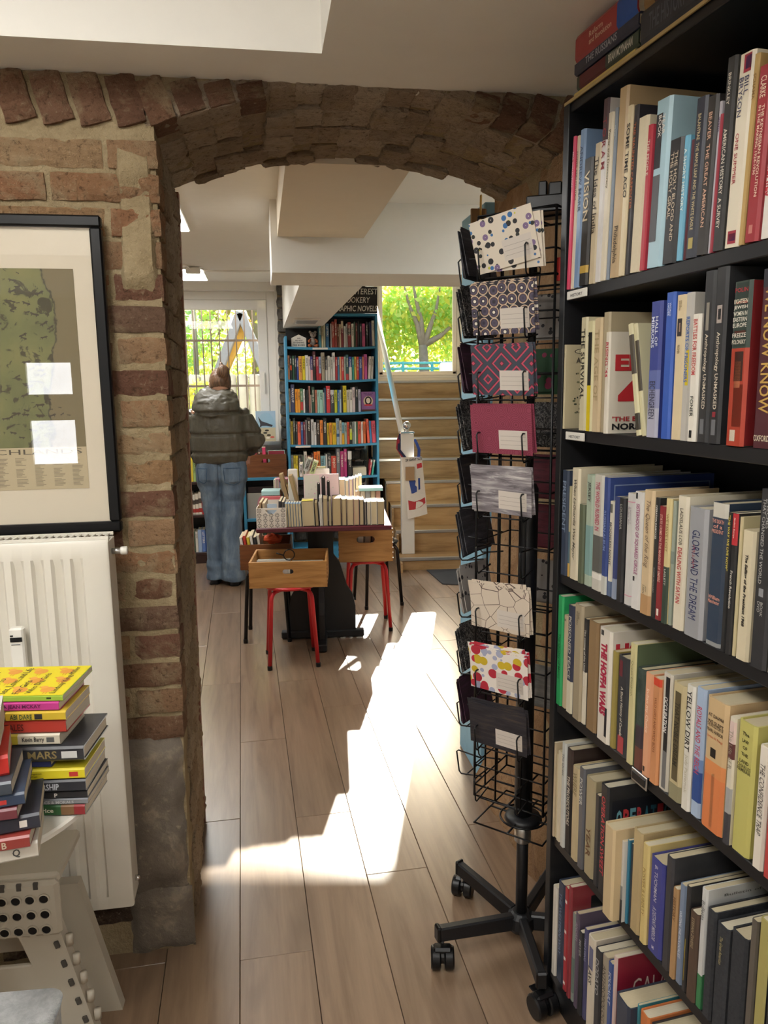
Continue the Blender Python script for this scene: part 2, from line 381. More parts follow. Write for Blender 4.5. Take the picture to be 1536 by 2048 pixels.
# ---- arch wall
AP, AW, ATH = 0.515, 1.03, 0.60                       # arch centre, width, wall thickness
AR, AZ = 1.376, 2.192 - 1.376
def arcz(p): return AZ + sqrt(max(0.0, AR * AR - (p - AP) ** 2))
CZ = 2.205                                            # front room ceiling
arch = [(-2.1, -0.05), (-0.012, -0.05), (0.008, arcz(0) + 0.02)] + [(p, arcz(p) + 0.02) for p in [AW * i / 16 for i in range(1, 16)]] + [(AW + 0.004, arcz(AW) + 0.02), (AW + 0.004, -0.05), (2.6, -0.05), (2.6, 2.7), (-2.1, 2.7)]
wa = struct(fixn(MB().prism(arch, lambda p, z, q: B(p - (.034 * q if -1 < p < .03 else 0), q, z), 0.009, ATH).build('wall_middle', MT['mortar'])))
def rough_brick(w, h, d, amp, seed, ns=(9, 4, 3), crag=0.0):
    bm = bmesh.new(); bmesh.ops.create_cube(bm, size=1.0)
    for v in bm.verts: v.co = Vector((v.co.x * w, v.co.y * d, v.co.z * h))
    for a, n in ((0, ns[0]), (1, ns[2]), (2, ns[1])):
        ee = [ed for ed in bm.edges if abs((ed.verts[0].co - ed.verts[1].co).normalized()[a]) > 0.99]
        bmesh.ops.subdivide_edges(bm, edges=ee, cuts=n - 1, use_grid_fill=True)
    off = Vector((seed * 3.1, seed * 1.7, seed * 5.3))
    for v in bm.verts:
        c = v.co; n = Vector((c.x / w, c.y / d, c.z / h)) * 2
        k = sum(1 for x in n if abs(x) > 0.96)
        if k >= 2: c = c - Vector([(0.0035 + amp * 0.25) * (1 if n[i] > 0 else -1) if abs(n[i]) > 0.96 else 0 for i in range(3)])
        nv = noise.noise_vector(c * 20 + off) * 0.55 + noise.noise_vector(c * 55 + off) * 0.45 + noise.noise_vector(c * 130 + off) * 0.3
        v.co = c + nv * amp
        if crag and k == 1:
            r = abs(noise.noise(c * 42 + off * 2)); v.co -= Vector([(1 if n[i] > 0 else -1) if abs(n[i]) > 0.96 else 0 for i in range(3)]) * crag * max(0, .5 - r * 2.2)
    me = bpy.data.meshes.new('brick'); bm.to_mesh(me); bm.free(); me.materials.append(MT['brick'])
    me.polygons.foreach_set('use_smooth', [True] * len(me.polygons))
    try: me.set_sharp_from_angle(angle=radians(24))
    except Exception: pass
    return me
BV = [rough_brick(0.247, 0.0705, 0.11, 0.0055, i, (11, 4, 2), .004) for i in range(7)]
BH = [rough_brick(0.120, 0.0705, 0.11, 0.0055, 10 + i, (6, 4, 2), .004) for i in range(5)]
BR = [rough_brick(0.152, 0.074, 0.10, 0.011, 20 + i, (9, 6, 3), .016) for i in range(8)]     # hacked bricks of the opening
rb = random.Random(5)
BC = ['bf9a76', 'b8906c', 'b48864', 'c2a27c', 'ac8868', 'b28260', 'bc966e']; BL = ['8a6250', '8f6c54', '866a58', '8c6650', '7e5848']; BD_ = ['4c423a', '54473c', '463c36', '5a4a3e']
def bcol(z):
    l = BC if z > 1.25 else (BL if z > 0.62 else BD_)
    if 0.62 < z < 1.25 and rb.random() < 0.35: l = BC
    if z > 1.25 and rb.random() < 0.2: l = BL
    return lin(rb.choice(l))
def brick(me, p, q, z, R=None, s=(1, 1, 1), colr=None):
    o = put(me, 'brick', wa, colr or bcol(z)); M = Matrix.Translation(B(p, q, z)) @ Matrix.Rotation(TH, 4, 'Z')
    if R is not None: M = M @ R
    o.matrix_world = M @ Matrix.Diagonal((s[0], s[1], s[2], 1)); return o
BJ = [rough_brick(0.154, 0.0755, 0.10, 0.0065, 60 + i, (9, 7, 3), .014) for i in range(8)]
CH = 0.0735
for c in range(28):
    z = 0.012 + CH * (c + 0.5); p = -0.004 + 0.011 * z
    seq = [('h' if c % 2 else 's')] + (['s', 'h'] if c % 3 else ['s', 's']) * 4
    for k in seq:
        L = 0.25 if k == 's' else 0.123
        if p - L < -1.25: break
        jit = rb.uniform(-0.004, 0.006)
        if not (z < 0.60 and p > -0.02):
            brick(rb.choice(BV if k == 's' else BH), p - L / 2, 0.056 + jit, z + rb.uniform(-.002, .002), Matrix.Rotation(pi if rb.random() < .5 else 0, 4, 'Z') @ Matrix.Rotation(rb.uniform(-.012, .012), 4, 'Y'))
        p -= L
# right-hand stub of the face beside the opening
for c in range(28):
    z = 0.012 + CH * (c + 0.5); p = AW + 0.012
    for L in (0.25, 0.123) if c % 2 else (0.123, 0.25):
        brick(rb.choice(BV if L > .2 else BH), p + L / 2, 0.056 + rb.uniform(-.004, .006), z, None, colr=lin(rb.choice(['8a6444', '94704e', '7c5a3e']))); p += L
# hacked jamb bricks, window side of the pier
for c in range(28):
    z = 0.012 + CH * (c + 0.5); q = 0.11 + (0.05 if c % 2 else 0)
    while q < ATH - 0.04:
        L = rb.uniform(0.12, 0.16)
        brick(rb.choice(BJ), -0.053 + 0.011 * z - 0.034 * q + rb.uniform(-.003, .003), q + L / 2 - 0.01, z, Matrix.Rotation(pi / 2, 4, 'Z'), (L / 0.15, 1, 1.02), lin(rb.choice(['b8a488', 'c4b094', 'ac967a', 'ccb89c']))); q += L
# arch bricks on the underside, front ones reaching the ceiling
NA = 15; A0 = math.asin(AP / AR)
for i in range(-4, NA + 4):
    a = -A0 + 2 * A0 * (i + 0.5) / NA; inside = 0 <= i < NA
    Ra = Matrix.Rotation(a, 4, 'Y')
    if inside:
        q = 0.0
        while q < ATH - 0.03:
            L = min(rb.uniform(0.11, 0.17), ATH + 0.01 - q); r = AR + 0.040 + rb.uniform(-.010, .012)
            brick(rb.choice(BR), AP + r * sin(a), q + L / 2 + 0.002, AZ + r * cos(a), Ra @ Matrix.Rotation(pi / 2, 4, 'Z') @ Matrix.Rotation(pi / 2, 4, 'X'), (L / 0.15, 0.066 / 0.10, 0.09 / 0.07), lin(rb.choice(['c4b29a', 'd0bea6', 'b8a48c', 'd6c6ae', 'c0ac94']))); q += L
    zf = AZ + AR * cos(a) if inside else 2.09
    if not inside: a = max(-.24, min(.24, a)); Ra = Matrix.Rotation(a, 4, 'Y')
    hgt = (CZ - 0.004 - zf) / cos(a)
    if hgt > 0.03:
        pc = AP + (AR + hgt / 2) * sin(a) if inside else (-.050 - .080 * (-1 - i) if i < 0 else AW + .050 + .080 * (i - NA)); zc = AZ + (AR + hgt / 2) * cos(a) if inside else (zf + CZ) / 2
        brick(rb.choice(BH), pc, 0.050, zc + (0 if inside else 0.004), Ra @ Matrix.Rotation(pi / 2, 4, 'Y'), ((hgt if inside else hgt * 1.0) / 0.118, 1, 1.0 if inside else 1.06), lin(rb.choice(['8a6650', '7e5c4a', '94705a'])))
# upper course left of the slanted bricks
p = -0.40
for L in (0.25, 0.25, 0.123, 0.25):
    brick(rb.choice(BV if L > .2 else BH), p - L / 2, 0.056, 2.137, None, (1, 1, 1.6), colr=lin(rb.choice(['8a5e4a', '7e5646']))); p -= L
def rough_sheet(name, fn, nu, nv, amp, mat, parent, freq=9, seed=0, edge=0.0):
    k = MB(); V = []
    for j in range(nv + 1):
        for i in range(nu + 1):
            u_, v_ = i / nu, j / nv
            P, N = fn(u_, v_); n = noise.fractal(P * freq + Vector((seed, 0, 0)), 1.0, 2.0, 4)
            e = min(u_, 1 - u_, v_, 1 - v_) * 8; e = min(1, e)
            V.append(P + N * (n * amp - (1 - e) * edge))
    k.add(V, [(j * (nu + 1) + i, j * (nu + 1) + i + 1, (j + 1) * (nu + 1) + i + 1, (j + 1) * (nu + 1) + i) for j in range(nv) for i in range(nu)])
    return autosmooth(k.build(name, mat, parent), 50)
rough_sheet('plaster_patch', lambda a, b: (B(-0.215 + 0.205 * a + 0.02 * noise.noise(Vector((b * 5, 0, 1))), -0.016, 0.17 + 0.46 * b + 0.03 * noise.noise(Vector((a * 6, 2, 1)))), -BD), 16, 30, 0.012, MT['oldplaster'], wa, 11, 1, 0.025)
rough_sheet('plaster_patch', lambda a, b: (B(-0.17 + 0.165 * a, -0.010, 0.0 + 0.185 * b), -BD), 20, 12, 0.012, MT['oldplaster'], wa, 11, 5, 0.015)
rough_sheet('plaster_patch', lambda a, b: (B(-0.085 + 0.085 * a, -0.006, 1.72 + 0.35 * b), -BD), 8, 26, 0.012, MT['mortar'], wa, 11, 8, 0.02)
rough_sheet('jamb_plaster', lambda a, b: (B(AW - 0.002 - 0.035 * max(0, 1 - b * 7), 0.0 + 0.70 * a, 2.10 * b), -BU), 26, 60, 0.022, MT['brownplaster'], wa, 7, 3)
struct(MB().box(B(1.5, ATH + 0.04, 1.2), (0.94, 0.09, 2.5), RB).build('wall_stub', MT['brownplaster'])).name = 'wall_right_return'

# ---- ceilings
def bb(k, p0, p1, q0, q1, z0, z1): return k.box(B((p0 + p1) / 2, (q0 + q1) / 2, (z0 + z1) / 2), (p1 - p0, q1 - q0, z1 - z0), RB)
k = MB(); RP, RQ = 0.383, -0.16
bb(k, -2.1, 2.3, RQ, 0.05, CZ, CZ + 0.45); bb(k, RP, 2.3, -4.4, RQ, CZ, CZ + 0.45); bb(k, -2.1, RP, -4.4, -2.5, CZ, CZ + 0.45)
bb(k, -2.1, RP, -2.5, RQ, CZ + 0.40, CZ + 0.5)
struct(k.build('ceiling', MT['plaster']))
k = MB(); bb(k, -2.5, 2.6, ATH - 0.02, 4.0, 2.35, 2.5); bb(k, -2.5, 1.3, 4.0, 5.3, 2.43, 2.6)
struct(k.build('ceiling_back', MT['plaster']))
struct(bb(MB(), 0.33, 0.73, ATH - 0.01, 1.77, 2.19, 2.36).build('beam_box', MT['cream'])).name = 'trim_1'
struct(bb(MB(), 0.30, 2.6, 1.76, 2.20, 2.03, 2.36).build('trim_2', MT['plaster']))
struct(bb(MB(), 0.445, 0.775, 2.19, 5.08, 2.025, 2.44).build('trim_3', MT['plaster']))
# ---- front room walls
struct(bb(MB(), -2.2, -2.1, -4.5, 0.3, -0.05, 2.8).build('wall_left', MT['plaster']))
struct(bb(MB(), 1.75, 1.85, -4.5, 0.02, -0.05, 2.8).build('wall_right', MT['plaster']))
k = MB()
for (p0, p1, z0, z1) in ((-2.2, -1.54, 0, 2.8), (-1.21, 1.85, 0, 2.8), (-1.54, -1.21, 0, 0.94), (-1.54, -1.21, 1.28, 1.48), (-1.54, -1.21, 1.72, 2.8)): bb(k, p0, p1, -4.5, -4.4, z0 - 0.05 * (z0 == 0), z1)
struct(k.build('wall_front', MT['plaster']))
MT['addedglow'] = glow('added_glow_pane', (0.95, 0.97, 1, 1), 12.0)
wv = bb(bb(MB(), -1.54, -1.21, -4.46, -4.44, 0.94, 1.28), -1.54, -1.21, -4.46, -4.44, 1.48, 1.72).build('added_glow_panes', MT['addedglow']); struct(wv)  # unseen glowing panes, added for the white reflections in the map glass
# ---- rear room walls
k = MB(); bb(k, -2.5, -2.4, 0.5, 5.4, -0.05, 2.7); struct(k.build('wall_left_back', MT['plaster']))
WQ = 5.10
def wpq(x, y, q=WQ):
    P = onp(x, y, B(0, q), BD) - JO; return P.dot(BU), P.z
wr, _ = wpq(553, 700); gr, gz1 = wpq(518, 606); _, fz1 = wpq(500, 580); wl = wr - 1.28; wz0 = 1.03
k = MB()
bb(k, -2.5, wl, WQ, WQ + 0.16, -0.05, 2.7); bb(k, wl, wr, WQ, WQ + 0.16, -0.05, wz0); bb(k, wl, wr, WQ, WQ + 0.16, fz1, 2.7); bb(k, wr, wr + 0.02, WQ, WQ + 0.16, -0.05, 2.7)
struct(k.build('wall_back', MT['plaster']))
sw = struct(bb(MB(), wr + 0.02, 1.19, WQ - 0.02, WQ + 0.3, -0.05, 2.7).build('wall_back_stone', MT['mortar']))
stv = [rough_brick(0.17, 0.10, 0.08, 0.012, 40 + i, (5, 4, 3)) for i in range(5)]
for me in stv: me.materials[0] = MT['stone']; me.name = 'stone'
rs_ = random.Random(8)
for r in range(23):
    p = wr + 0.015
    while p < 1.15:
        L = min(rs_.uniform(0.09, 0.2), 1.18 - p)
        o = put(rs_.choice(stv), 'stone', sw); o.matrix_world = Matrix.Translation(B(p + L / 2, WQ - 0.03, 0.05 + 0.105 * r)) @ Matrix.Rotation(TH + rs_.uniform(-.05, .05), 4, 'Z') @ Matrix.Diagonal((L / 0.17, 1, rs_.uniform(.85, 1.02), 1)); p += L
# stairwell: side walls, end wall with the window, high ceiling
SWX0, SWX1, SEY = -0.13, 1.02, 8.78
P0 = B(1.19, 5.08)
k = MB(); k.box((SWX0 - 0.08, (P0.y + 0.02 + SEY) / 2, 1.7), (0.1, SEY - P0.y + 0.08, 3.5)); struct(k.build('wall_stair_left', MT['plaster'])).name = 'wall_left_stairs'
k = MB(); k.prism([(1.62, 2.2), (1.72, 2.2), (SWX1 + 0.1, SEY), (SWX1, SEY)], lambda x, y, t: Vector((x, y, t)), -0.05, 3.5); struct(fixn(k.build('wall_right_back', MT['plaster'])))
WX0, WX1, WZ0, WZ1 = -0.075, 0.89, 1.60, 3.285
k = MB()
for (x0, x1, z0, z1) in ((SWX0 - 0.1, WX0, -0.05, 3.5), (WX1, SWX1 + 0.1, -0.05, 3.5), (WX0, WX1, -0.05, WZ0), (WX0, WX1, WZ1, 3.5)): k.box(((x0 + x1) / 2, SEY + 0.1, (z0 + z1) / 2), (x1 - x0, 0.2, z1 - z0))
struct(k.build('wall_end', MT['plaster'])).name = 'wall_back_stairs'
PB = B(1.19, 4.0); k = MB(); k.prism([(PB.x - 0.35, 4.35), (1.75, 4.0), (1.75, SEY + 0.2), (SWX0 - 0.2, SEY + 0.2), (SWX0 - 0.2, 6.7)], lambda x, y, t: Vector((x, y, t)), 3.4, 3.5)
k.box((0.75, 4.36, 2.95), (2.4, 0.12, 1.0), RB)
struct(fixn(k.build('ceiling_stairs', MT['plaster'])))
# patch of ceiling right of the back ceiling so the shell is closed
struct(bb(MB(), 0.9, 1.3, 3.9, 5.4, 2.43, 3.5).build('wall_left_stairs_upper', MT['plaster'])).name = 'wall_upper_stairs'

# ---- windows
def frame_window(name, o, X, N, w, h, fw, sash, bars=(), sashw=0.05, handle=False):
    """white frame in plane (X horizontal, UP); o = lower corner; N points to the room"""
    X, N = Vector(X), Vector(N); R = Matrix((X, -N, UP)).transposed()
    def bar(a0, a1, z0, z1, d0, d1): return ((X * ((a0 + a1) / 2) + UP * ((z0 + z1) / 2) + N * ((d0 + d1) / 2)) + Vector(o), (a1 - a0, d1 - d0, z1 - z0))
    root = MB()
    for a in ((0, fw, 0, h), (w - fw, w, 0, h), (fw, w - fw, 0, fw * 0.8), (fw, w - fw, h - fw, h)):
        c, d = bar(a[0], a[1], a[2], a[3], -0.06, 0.0); root.cbox(c, d, 0.004, R)
    r = struct(root.build(name, MT['whiteframe']))
    s = MB(); i = fw
    for a in ((i, i + sashw, i, h - i), (w - i - sashw, w - i, i, h - i), (i, w - i, i * .8, i * .8 + sashw), (i, w - i, h - i - sashw, h - i)):
        c, d = bar(a[0], a[1], a[2], a[3], -0.05, 0.012); s.cbox(c, d, 0.006, R)
    s.build('sash', MT['whiteframe'], r)
    c, d = bar(i + sashw - .005, w - i - sashw + .005, i * .8 + sashw - .005, h - i - sashw + .005, -0.024, -0.018); MB().box(c, d, R).build('pane', MT['glass'], r)
    if handle:
        k = MB(); c, d = bar(w - i - sashw * .65, w - i - sashw * .35, h * .42, h * .47, 0.012, 0.02); k.cbox(c, d, .003, R)
        c, d = bar(w - i - sashw * .6, w - i - sashw * .4, h * .32, h * .46, 0.03, 0.042); k.cbox(c, d, .005, R)
        c, d = bar(w - i - sashw * .6, w - i - sashw * .4, h * .435, h * .455, 0.015, 0.04); k.cbox(c, d, .003, R)
        k.build('handle', MT['white'], r)
    return r
fw_ = 0.10
frame_window('window_1', B(wl, WQ + 0.09, wz0), BU, -BD, wr - wl, fz1 - wz0, 0.075, True, (), 0.085, True)
frame_window('window_2', (WX0, SEY + 0.08, WZ0), (1, 0, 0), (0, -1, 0), WX1 - WX0, WZ1 - WZ0, 0.04, True, (), 0.045)
struct(bb(MB(), wl - .02, wr, WQ - 0.06, WQ + 0.08, wz0 - 0.03, wz0 + 0.001).build('trim_4', MT['white']))
# ---- staircase
SA = radians(3.6); st_o = Vector((0.127, 6.145, 0)); SX = Vector((cos(SA), sin(SA), 0)); SY = Vector((-sin(SA), cos(SA), 0)); RS = Matrix.Rotation(SA, 3, 'Z')
stair = struct(bpy.data.objects.new('staircase', None)); COL.objects.link(stair); stair['label'] = 'oak stair with aluminium nosings climbing to the tree window'; stair['category'] = 'stairs'
del stair['kind']
RIS, TRD = 0.183, 0.255
lefts = [0.0, -0.01, -0.03, -0.06, -0.13, -0.16, -0.165, -0.16, -0.145]
def SP(a, b, z): return st_o + SX * a + SY * b + UP * z
for i in range(9):
    z1 = 0.1 + RIS * i; z0 = 0 if i == 0 else z1 - RIS; b0 = TRD * i; x0 = lefts[i]; x1 = 0.93 + 0.02 * (i == 0)
    dep_ = TRD if i < 8 else 0.56
    MB().cbox(SP((x0 + x1) / 2, b0 + 0.010, (z0 + z1) / 2 - 0.008), (x1 - x0, 0.02, z1 - z0 - 0.016), 0.001, RS).build('riser', MT['stairwood'], stair)
    MB().cbox(SP((x0 + x1) / 2, b0 + dep_ / 2 + .004, z1 - 0.009), (x1 - x0, dep_ + 0.008, 0.018), 0.001, RS).build('tread', MT['stairwood'], stair)
    nk = MB(); nk.cbox(SP((x0 + x1) / 2, b0 - 0.002, z1 - 0.008), (x1 - x0 + .004, 0.018, 0.026), 0.004, RS); nk.cbox(SP((x0 + x1) / 2, b0 + 0.012, z1 + 0.0015), (x1 - x0 + .004, 0.038, 0.003), 0.001, RS)
    nk.build('nosing', MT['metal'], stair)
    if i < 5:
        sk = MB().box(SP(x0 + 0.009, b0 + dep_ / 2 + .04, z1 / 2 - .01), (0.016, dep_ - 0.04 + (.3 if i == 0 else .25), z1 - .02), RS); sk.build('side_panel', MT['stairwood'], stair)
        MB().cbox(SP(x0 + 0.002, b0 + 0.006, z1 / 2 - .005), (0.014, 0.024, z1 - .02), .002, RS).build('edge_strip', MT['metal'], stair)
MB().box(SP(0.4, 2.28, 0.6), (1.1, 0.4, 1.1), RS).build('core', MT['darkwood'], stair)

MT['redbrown'] = plain('red_brown_trim', '8a5c4a', .6, noisy=.15)
struct(fixn(MB().prism([(-.08, 0), (-.022, 0), (.001, 2.1), (-.08, 2.1)], lambda p, z, q: B(p, q, z), ATH + .012, ATH + .045).build('trim_5', MT['redbrown'])))
# ================================================================== OUTSIDE
MT['leafmats'] = []
for nm, a, b_, c_ in (('leaf_green', 'a8d468', 'c4e07c', 'deea94'), ('leaf_yellow', 'e0d258', 'ece474', 'd8e068'), ('leaf_blue_green', '98c090', 'b0d0a0', 'c8dca0')):
    m = NT(nm); oi = m.new('ShaderNodeNewGeometry'); cc = m.ramp(oi.outputs['Random Per Island'], [(0.0, lin(a)), (0.5, lin(b_)), (1.0, lin(c_))])
    tl = m.new('ShaderNodeBsdfTranslucent'); df = m.new('ShaderNodeBsdfDiffuse'); mx = m.new('ShaderNodeMixShader'); mx.inputs[0].default_value = 0.6
    m.l.new(cc, tl.inputs[0]); m.l.new(cc, df.inputs[0]); m.l.new(df.outputs[0], mx.inputs[1]); m.l.new(tl.outputs[0], mx.inputs[2]); m.l.new(mx.outputs[0], m.out.inputs[0]); MT['leafmats'].append(m.mat)
MT['bark'] = plain('bark', '94836e', 0.9, noisy=0.3, bump=0.5, scale=12)
MT['concrete'] = plain('concrete', 'b9b6ac', 0.9, noisy=0.2, bump=0.3, scale=8)
MT['ground'] = plain('ground_soil', '8a8468', 0.95, noisy=0.3, bump=0.3, scale=3)
struct(MB().box((0, 26, 1.0), (70, 33.0, 0.2)).build('ground', MT['ground']))
struct(MB().box((-2.2, 8.6, 0.55), (3.9, 1.2, 0.2)).build('terrain_lightwell', MT['concrete'])).name = 'ground_lightwell'
def leaves(blobs, n, size, seed, parent, mats, name='foliage'):
    r = random.Random(seed); k = MB(); k.mi = 0
    tot = sum(b[3] ** 2 for b in blobs)
    for (x, y, z, R) in blobs:
        for i in range(int(n * R * R / tot)):
            while True:
                d = Vector((r.uniform(-1, 1), r.uniform(-1, 1), r.uniform(-1, 1)))
                if 0.2 < d.length < 1: break
            P = Vector((x, y, z)) + Vector((d.x, d.y, d.z * 0.85)) * R * (0.55 + 0.45 * d.length)
            a = Vector((r.gauss(0, 1), r.gauss(0, 1), r.gauss(0, .7))).normalized(); b = a.orthogonal().normalized(); s = size * r.uniform(0.6, 1.3)
            b = (Matrix.Rotation(r.uniform(0, 6.28), 3, a) @ b); c = a.cross(b); k.mi = 0 if r.random() < .66 else 1
            k.quad(P - b * s, P - c * s * .55 + b * s * .1, P + b * s, P + c * s * .55 + b * s * .1)
    return stuff(k.build(name, mats, parent))
def tree(label, x, y, z, h, tr, branches, blobs, n, size, seed, ml, group=None):
    t = thing('tree', label, 'tree', (0, 0, 0), 0, group)
    k = MB(); k.tube([(x, y, z), (x + .02, y, z + h * .5), (x - .01, y, z + h)], [tr * 1.25, tr, tr * .8], 10); k.build('trunk', MT['bark'], t, True)
    for pts in branches:
        P = [Vector(p) for p in pts]; MB().tube(P, [tr * .62 * (1 - .75 * i / (len(P) - 1)) for i in range(len(P))], 8).build('branch', MT['bark'], t, True)
    leaves(blobs, n, size, seed, t, [MT['leafmats'][ml[0]], MT['leafmats'][ml[1]]]); return t
# the tree in the stair window
ty = 15.0; tb = ony(847, 735, ty); s_ = ty / 1520
def tp(x, y, dy=0): return ony(x, y, ty + dy)
r_ = random.Random(4)
blobs = [(tp(x, y).x, ty + r_.uniform(.3, 2.2), tp(x, y).z, R) for x, y, R in ((700, 640, .9), (770, 610, .95), (830, 600, .95), (890, 605, .95), (950, 620, .95), (780, 680, .7), (900, 670, .7), (840, 575, .85), (740, 590, .9), (930, 590, .9), (1010, 600, 1.0))]
tree('spreading autumn tree with forked trunk seen through the stair window', tb.x, ty, 1.1, tp(845, 690).z - 1.1, 0.105,
     [[tp(845, 695), tp(835, 650), tp(818, 610), tp(808, 570)], [tp(846, 695), tp(842, 640), tp(832, 600), tp(825, 560)], [tp(848, 692), tp(858, 660), tp(872, 620), tp(880, 575)], [tp(848, 690), tp(880, 672), tp(900, 655), tp(925, 640)]], blobs, 9000, 0.07, 11, (0, 1))
ti = 0
for (px, Y, hh, ml, lab) in ((330, 17, 5.2, (2, 0), 'blue green tree beyond the barred window on its outer side'), (430, 19, 6.0, (0, 1), 'tall green and yellow tree filling the middle of the barred window'), (520, 16, 4.6, (1, 0), 'yellowing tree behind the slanted swing beams'), (640, 21, 6, (0, 1), 'green tree hidden mostly behind the bookcase wall'), (760, 23, 5.2, (0, 2), 'tree at the bookcase side of the stair window'), (900, 22, 5.6, (1, 0), 'golden tree far behind the railing'), (1010, 20, 5.4, (0, 2), 'green tree past the white stair window post')):
    b0 = ony(px, 760, Y); x, z0 = b0.x, 1.1; r_ = random.Random(ti + 20)
    bl = [(x + r_.uniform(-1.5, 1.5), Y + r_.uniform(-1, 1), 1.6 + (hh - 1.3) * r_.random(), r_.uniform(.8, 1.25)) for _ in range(11)]
    tree(lab, x, Y, z0, hh * .6, .15, [[(x, Y, 2.5), (x + .5, Y, 3.6), (x + .9, Y, 4.4)], [(x, Y, 2.8), (x - .5, Y, 3.8), (x - .7, Y, 4.6)]], bl, 5000, 0.08, 30 + ti, ml, 'trees beyond the windows'); ti += 1
# teal railing outside the stair window
rl = thing('railing', 'teal street railing in front of the tree outside', 'railing'); ry = 12.5
MT['teal'] = plain('teal_steel', '4fa8a8', 0.5)
for y in (727, 738):
    a, b = ony(740, y, ry), ony(960, y - 2, ry); MB().tube([a, b], .022, 6).build('rail', MT['teal'], rl, True)
for x in (748, 806, 864, 922):
    a = ony(x, 727, ry); MB().tube([(a.x, ry, 1.1), (a.x, ry, a.z + .03)], .025, 6).build('post', MT['teal'], rl, True)
b0, b1 = ony(880, 747, 11.6), ony(914, 724, 11.6)
tag(MB().cbox(((b0.x + b1.x) / 2 + .1, 11.7, (1.1 + b1.z) / 2), (b1.x - b0.x + .2, .25, b1.z - 1.1), .03).build('street_box', MT['white']), 'white utility box standing before the teal railing', 'box')
# barred window: grille, low concrete wall, swing beams
gq = WQ + 0.32
gr_ = thing('window_grille', 'rusty iron security bars outside the low window', 'grille', B(0, gq, 0), TH)
MT['rust'] = plain('rusty_iron', '6a5a50', 0.7, noisy=0.3)
for i in range(16):
    x, _z = wpq(355 + 16.8 * (i - 3), 680, gq); MB().tube([(x, 0, wz0 - .1), (x, 0, 2.5)], .006, 6).build('bar', MT['rust'], gr_, True)
for y in (681, 772):
    _x, z = wpq(440, y, gq); MB().cbox((wl + .55, 0, z), (1.7, .006, .02), .001).build('crossbar', MT['rust'], gr_)
wq = WQ + 1.9
_x, ztop = wpq(440, 749, wq)
wlw = thing('garden_wall', 'low concrete palisade wall outside the barred window', 'wall', B(0, wq, 0), TH)
for i in range(30):
    x = -2.4 + i * .135; MB().lathe([(.066, .5), (.066, ztop - .02), (.05, ztop)], 12, (x, .06, 0)).build('palisade', MT['concrete'], wlw, True)
pl = thing('plant', 'orange leaved shrub against the concrete palisade wall', 'plant', (0, 0, 0)); b0 = ony(385, 850, 8.45)
leaves([(b0.x, 8.45, 1.1, .28), (b0.x + .1, 8.45, 1.45, .2)], 400, .04, 77, pl, [MT['leafmats'][1], MT['leafmats'][0]])
MB().tube([(b0.x, 8.45, .64), (b0.x + .05, 8.45, 1.5)], .012, 6).build('stem', MT['bark'], pl, True)
sg = thing('swing_frame', 'slanted timber swing beams rising above the garden wall', 'play frame'); sy = 12.0
MT['timber'] = plain('yellow_timber', 'd9a648', 0.7, noisy=0.1); MT['greytimber'] = plain('grey_timber', 'a8a2a0', 0.8, noisy=0.1)
ap = ony(481, 625, sy)
MB().beam(ap, ony(408, 822, sy), .13, .13, .01).build('beam', MT['greytimber'], sg); MB().beam(ap + Vector((.09, .14, -.08)), ony(416, 822, sy + .14), .12, .1, .01).build('beam', MT['timber'], sg)
MB().beam(ap, ony(563, 822, sy), .13, .13, .01).build('beam', MT['greytimber'], sg)
lp = thing('street_lamp', 'thin pale lamp post beyond the barred window', 'lamp'); c0 = ony(391, 700, 13)
MB().lathe([(.05, 1.1), (.04, 3.2), (.035, 4.4)], 10, (c0.x, 13, 0)).build('pole', MT['metal'], lp, True); MB().lathe([(.02, 4.4), (.2, 4.5), (.2, 4.56), (.02, 4.65)], 12, (c0.x, 13, 0)).build('lamp_head', MT['metal'], lp, True)
# ================================================================== LED PANELS
def led_panel(p, q, z, w, d, watts, label, rz=TH, drop=0.0):
    t = thing('ceiling_panel', label, 'ceiling light', B(p, q, z), rz, 'LED ceiling panels')
    MB().cbox((0, 0, -.006), (w, d, .012), .003).build('panel_frame', MT['white'], t)
    mt = glow('led_diffuser', (1.0, 0.985, 0.95, 1), watts / (pi * w * d)); MB().box((0, 0, -.0135), (w - .02, d - .02, .003)).build('diffuser', mt, t)
    if drop:
        for x in (-w * .4, w * .4): MB().tube([(x, 0, 0), (x, 0, drop)], .0025, 6).build('suspension_rod', MT['metal'], t)
    return t
led_panel(-0.55, -1.25, CZ + .40, .6, .6, LAMP_FRONT * .5, 'square LED panel in the ceiling recess near the brick wall')
led_panel(-0.55, -2.08, CZ + .40, .6, .6, LAMP_FRONT * .5, 'square LED panel in the ceiling recess near the entrance side')
led_panel(1.0, -2.6, CZ, .6, .6, LAMP_FRONT * .5, 'square LED panel on the lower ceiling before the black bookcase')
a = onz(382, 462, 2.34) - JO
led_panel(a.dot(BU) - .30, a.dot(BD) - .6, 2.35, .6, 1.2, LAMP_BACK, 'long LED panel on the rear room ceiling just past the arch')
a = onz(411, 548, 2.34) - JO
led_panel(a.dot(BU) - .30, a.dot(BD) + .05, 2.35, .6, .55, LAMP_BACK * .7, 'LED panel hung before the barred window', TH, .08)
led_panel(1.9, 1.0, 2.35, .6, .6, LAMP_BACK * .5, 'LED panel on the rear ceiling past the arch beside the blue cupboard')
cb = thing('cable', 'loose white cable clipped along the ceiling step before the barred window', 'cable')
P = [onz(x, y, 2.335) for x, y in ((352, 528), (372, 530), (384, 541), (400, 542), (430, 541.5), (480, 542.5), (540, 542))]
MB().tube(P, .006, 6).build('cord', MT['white'], cb, True); MB().cbox(onz(386, 541, 2.325), (.10, .05, .04), .004, RB).build('junction_box', MT['white'], cb)
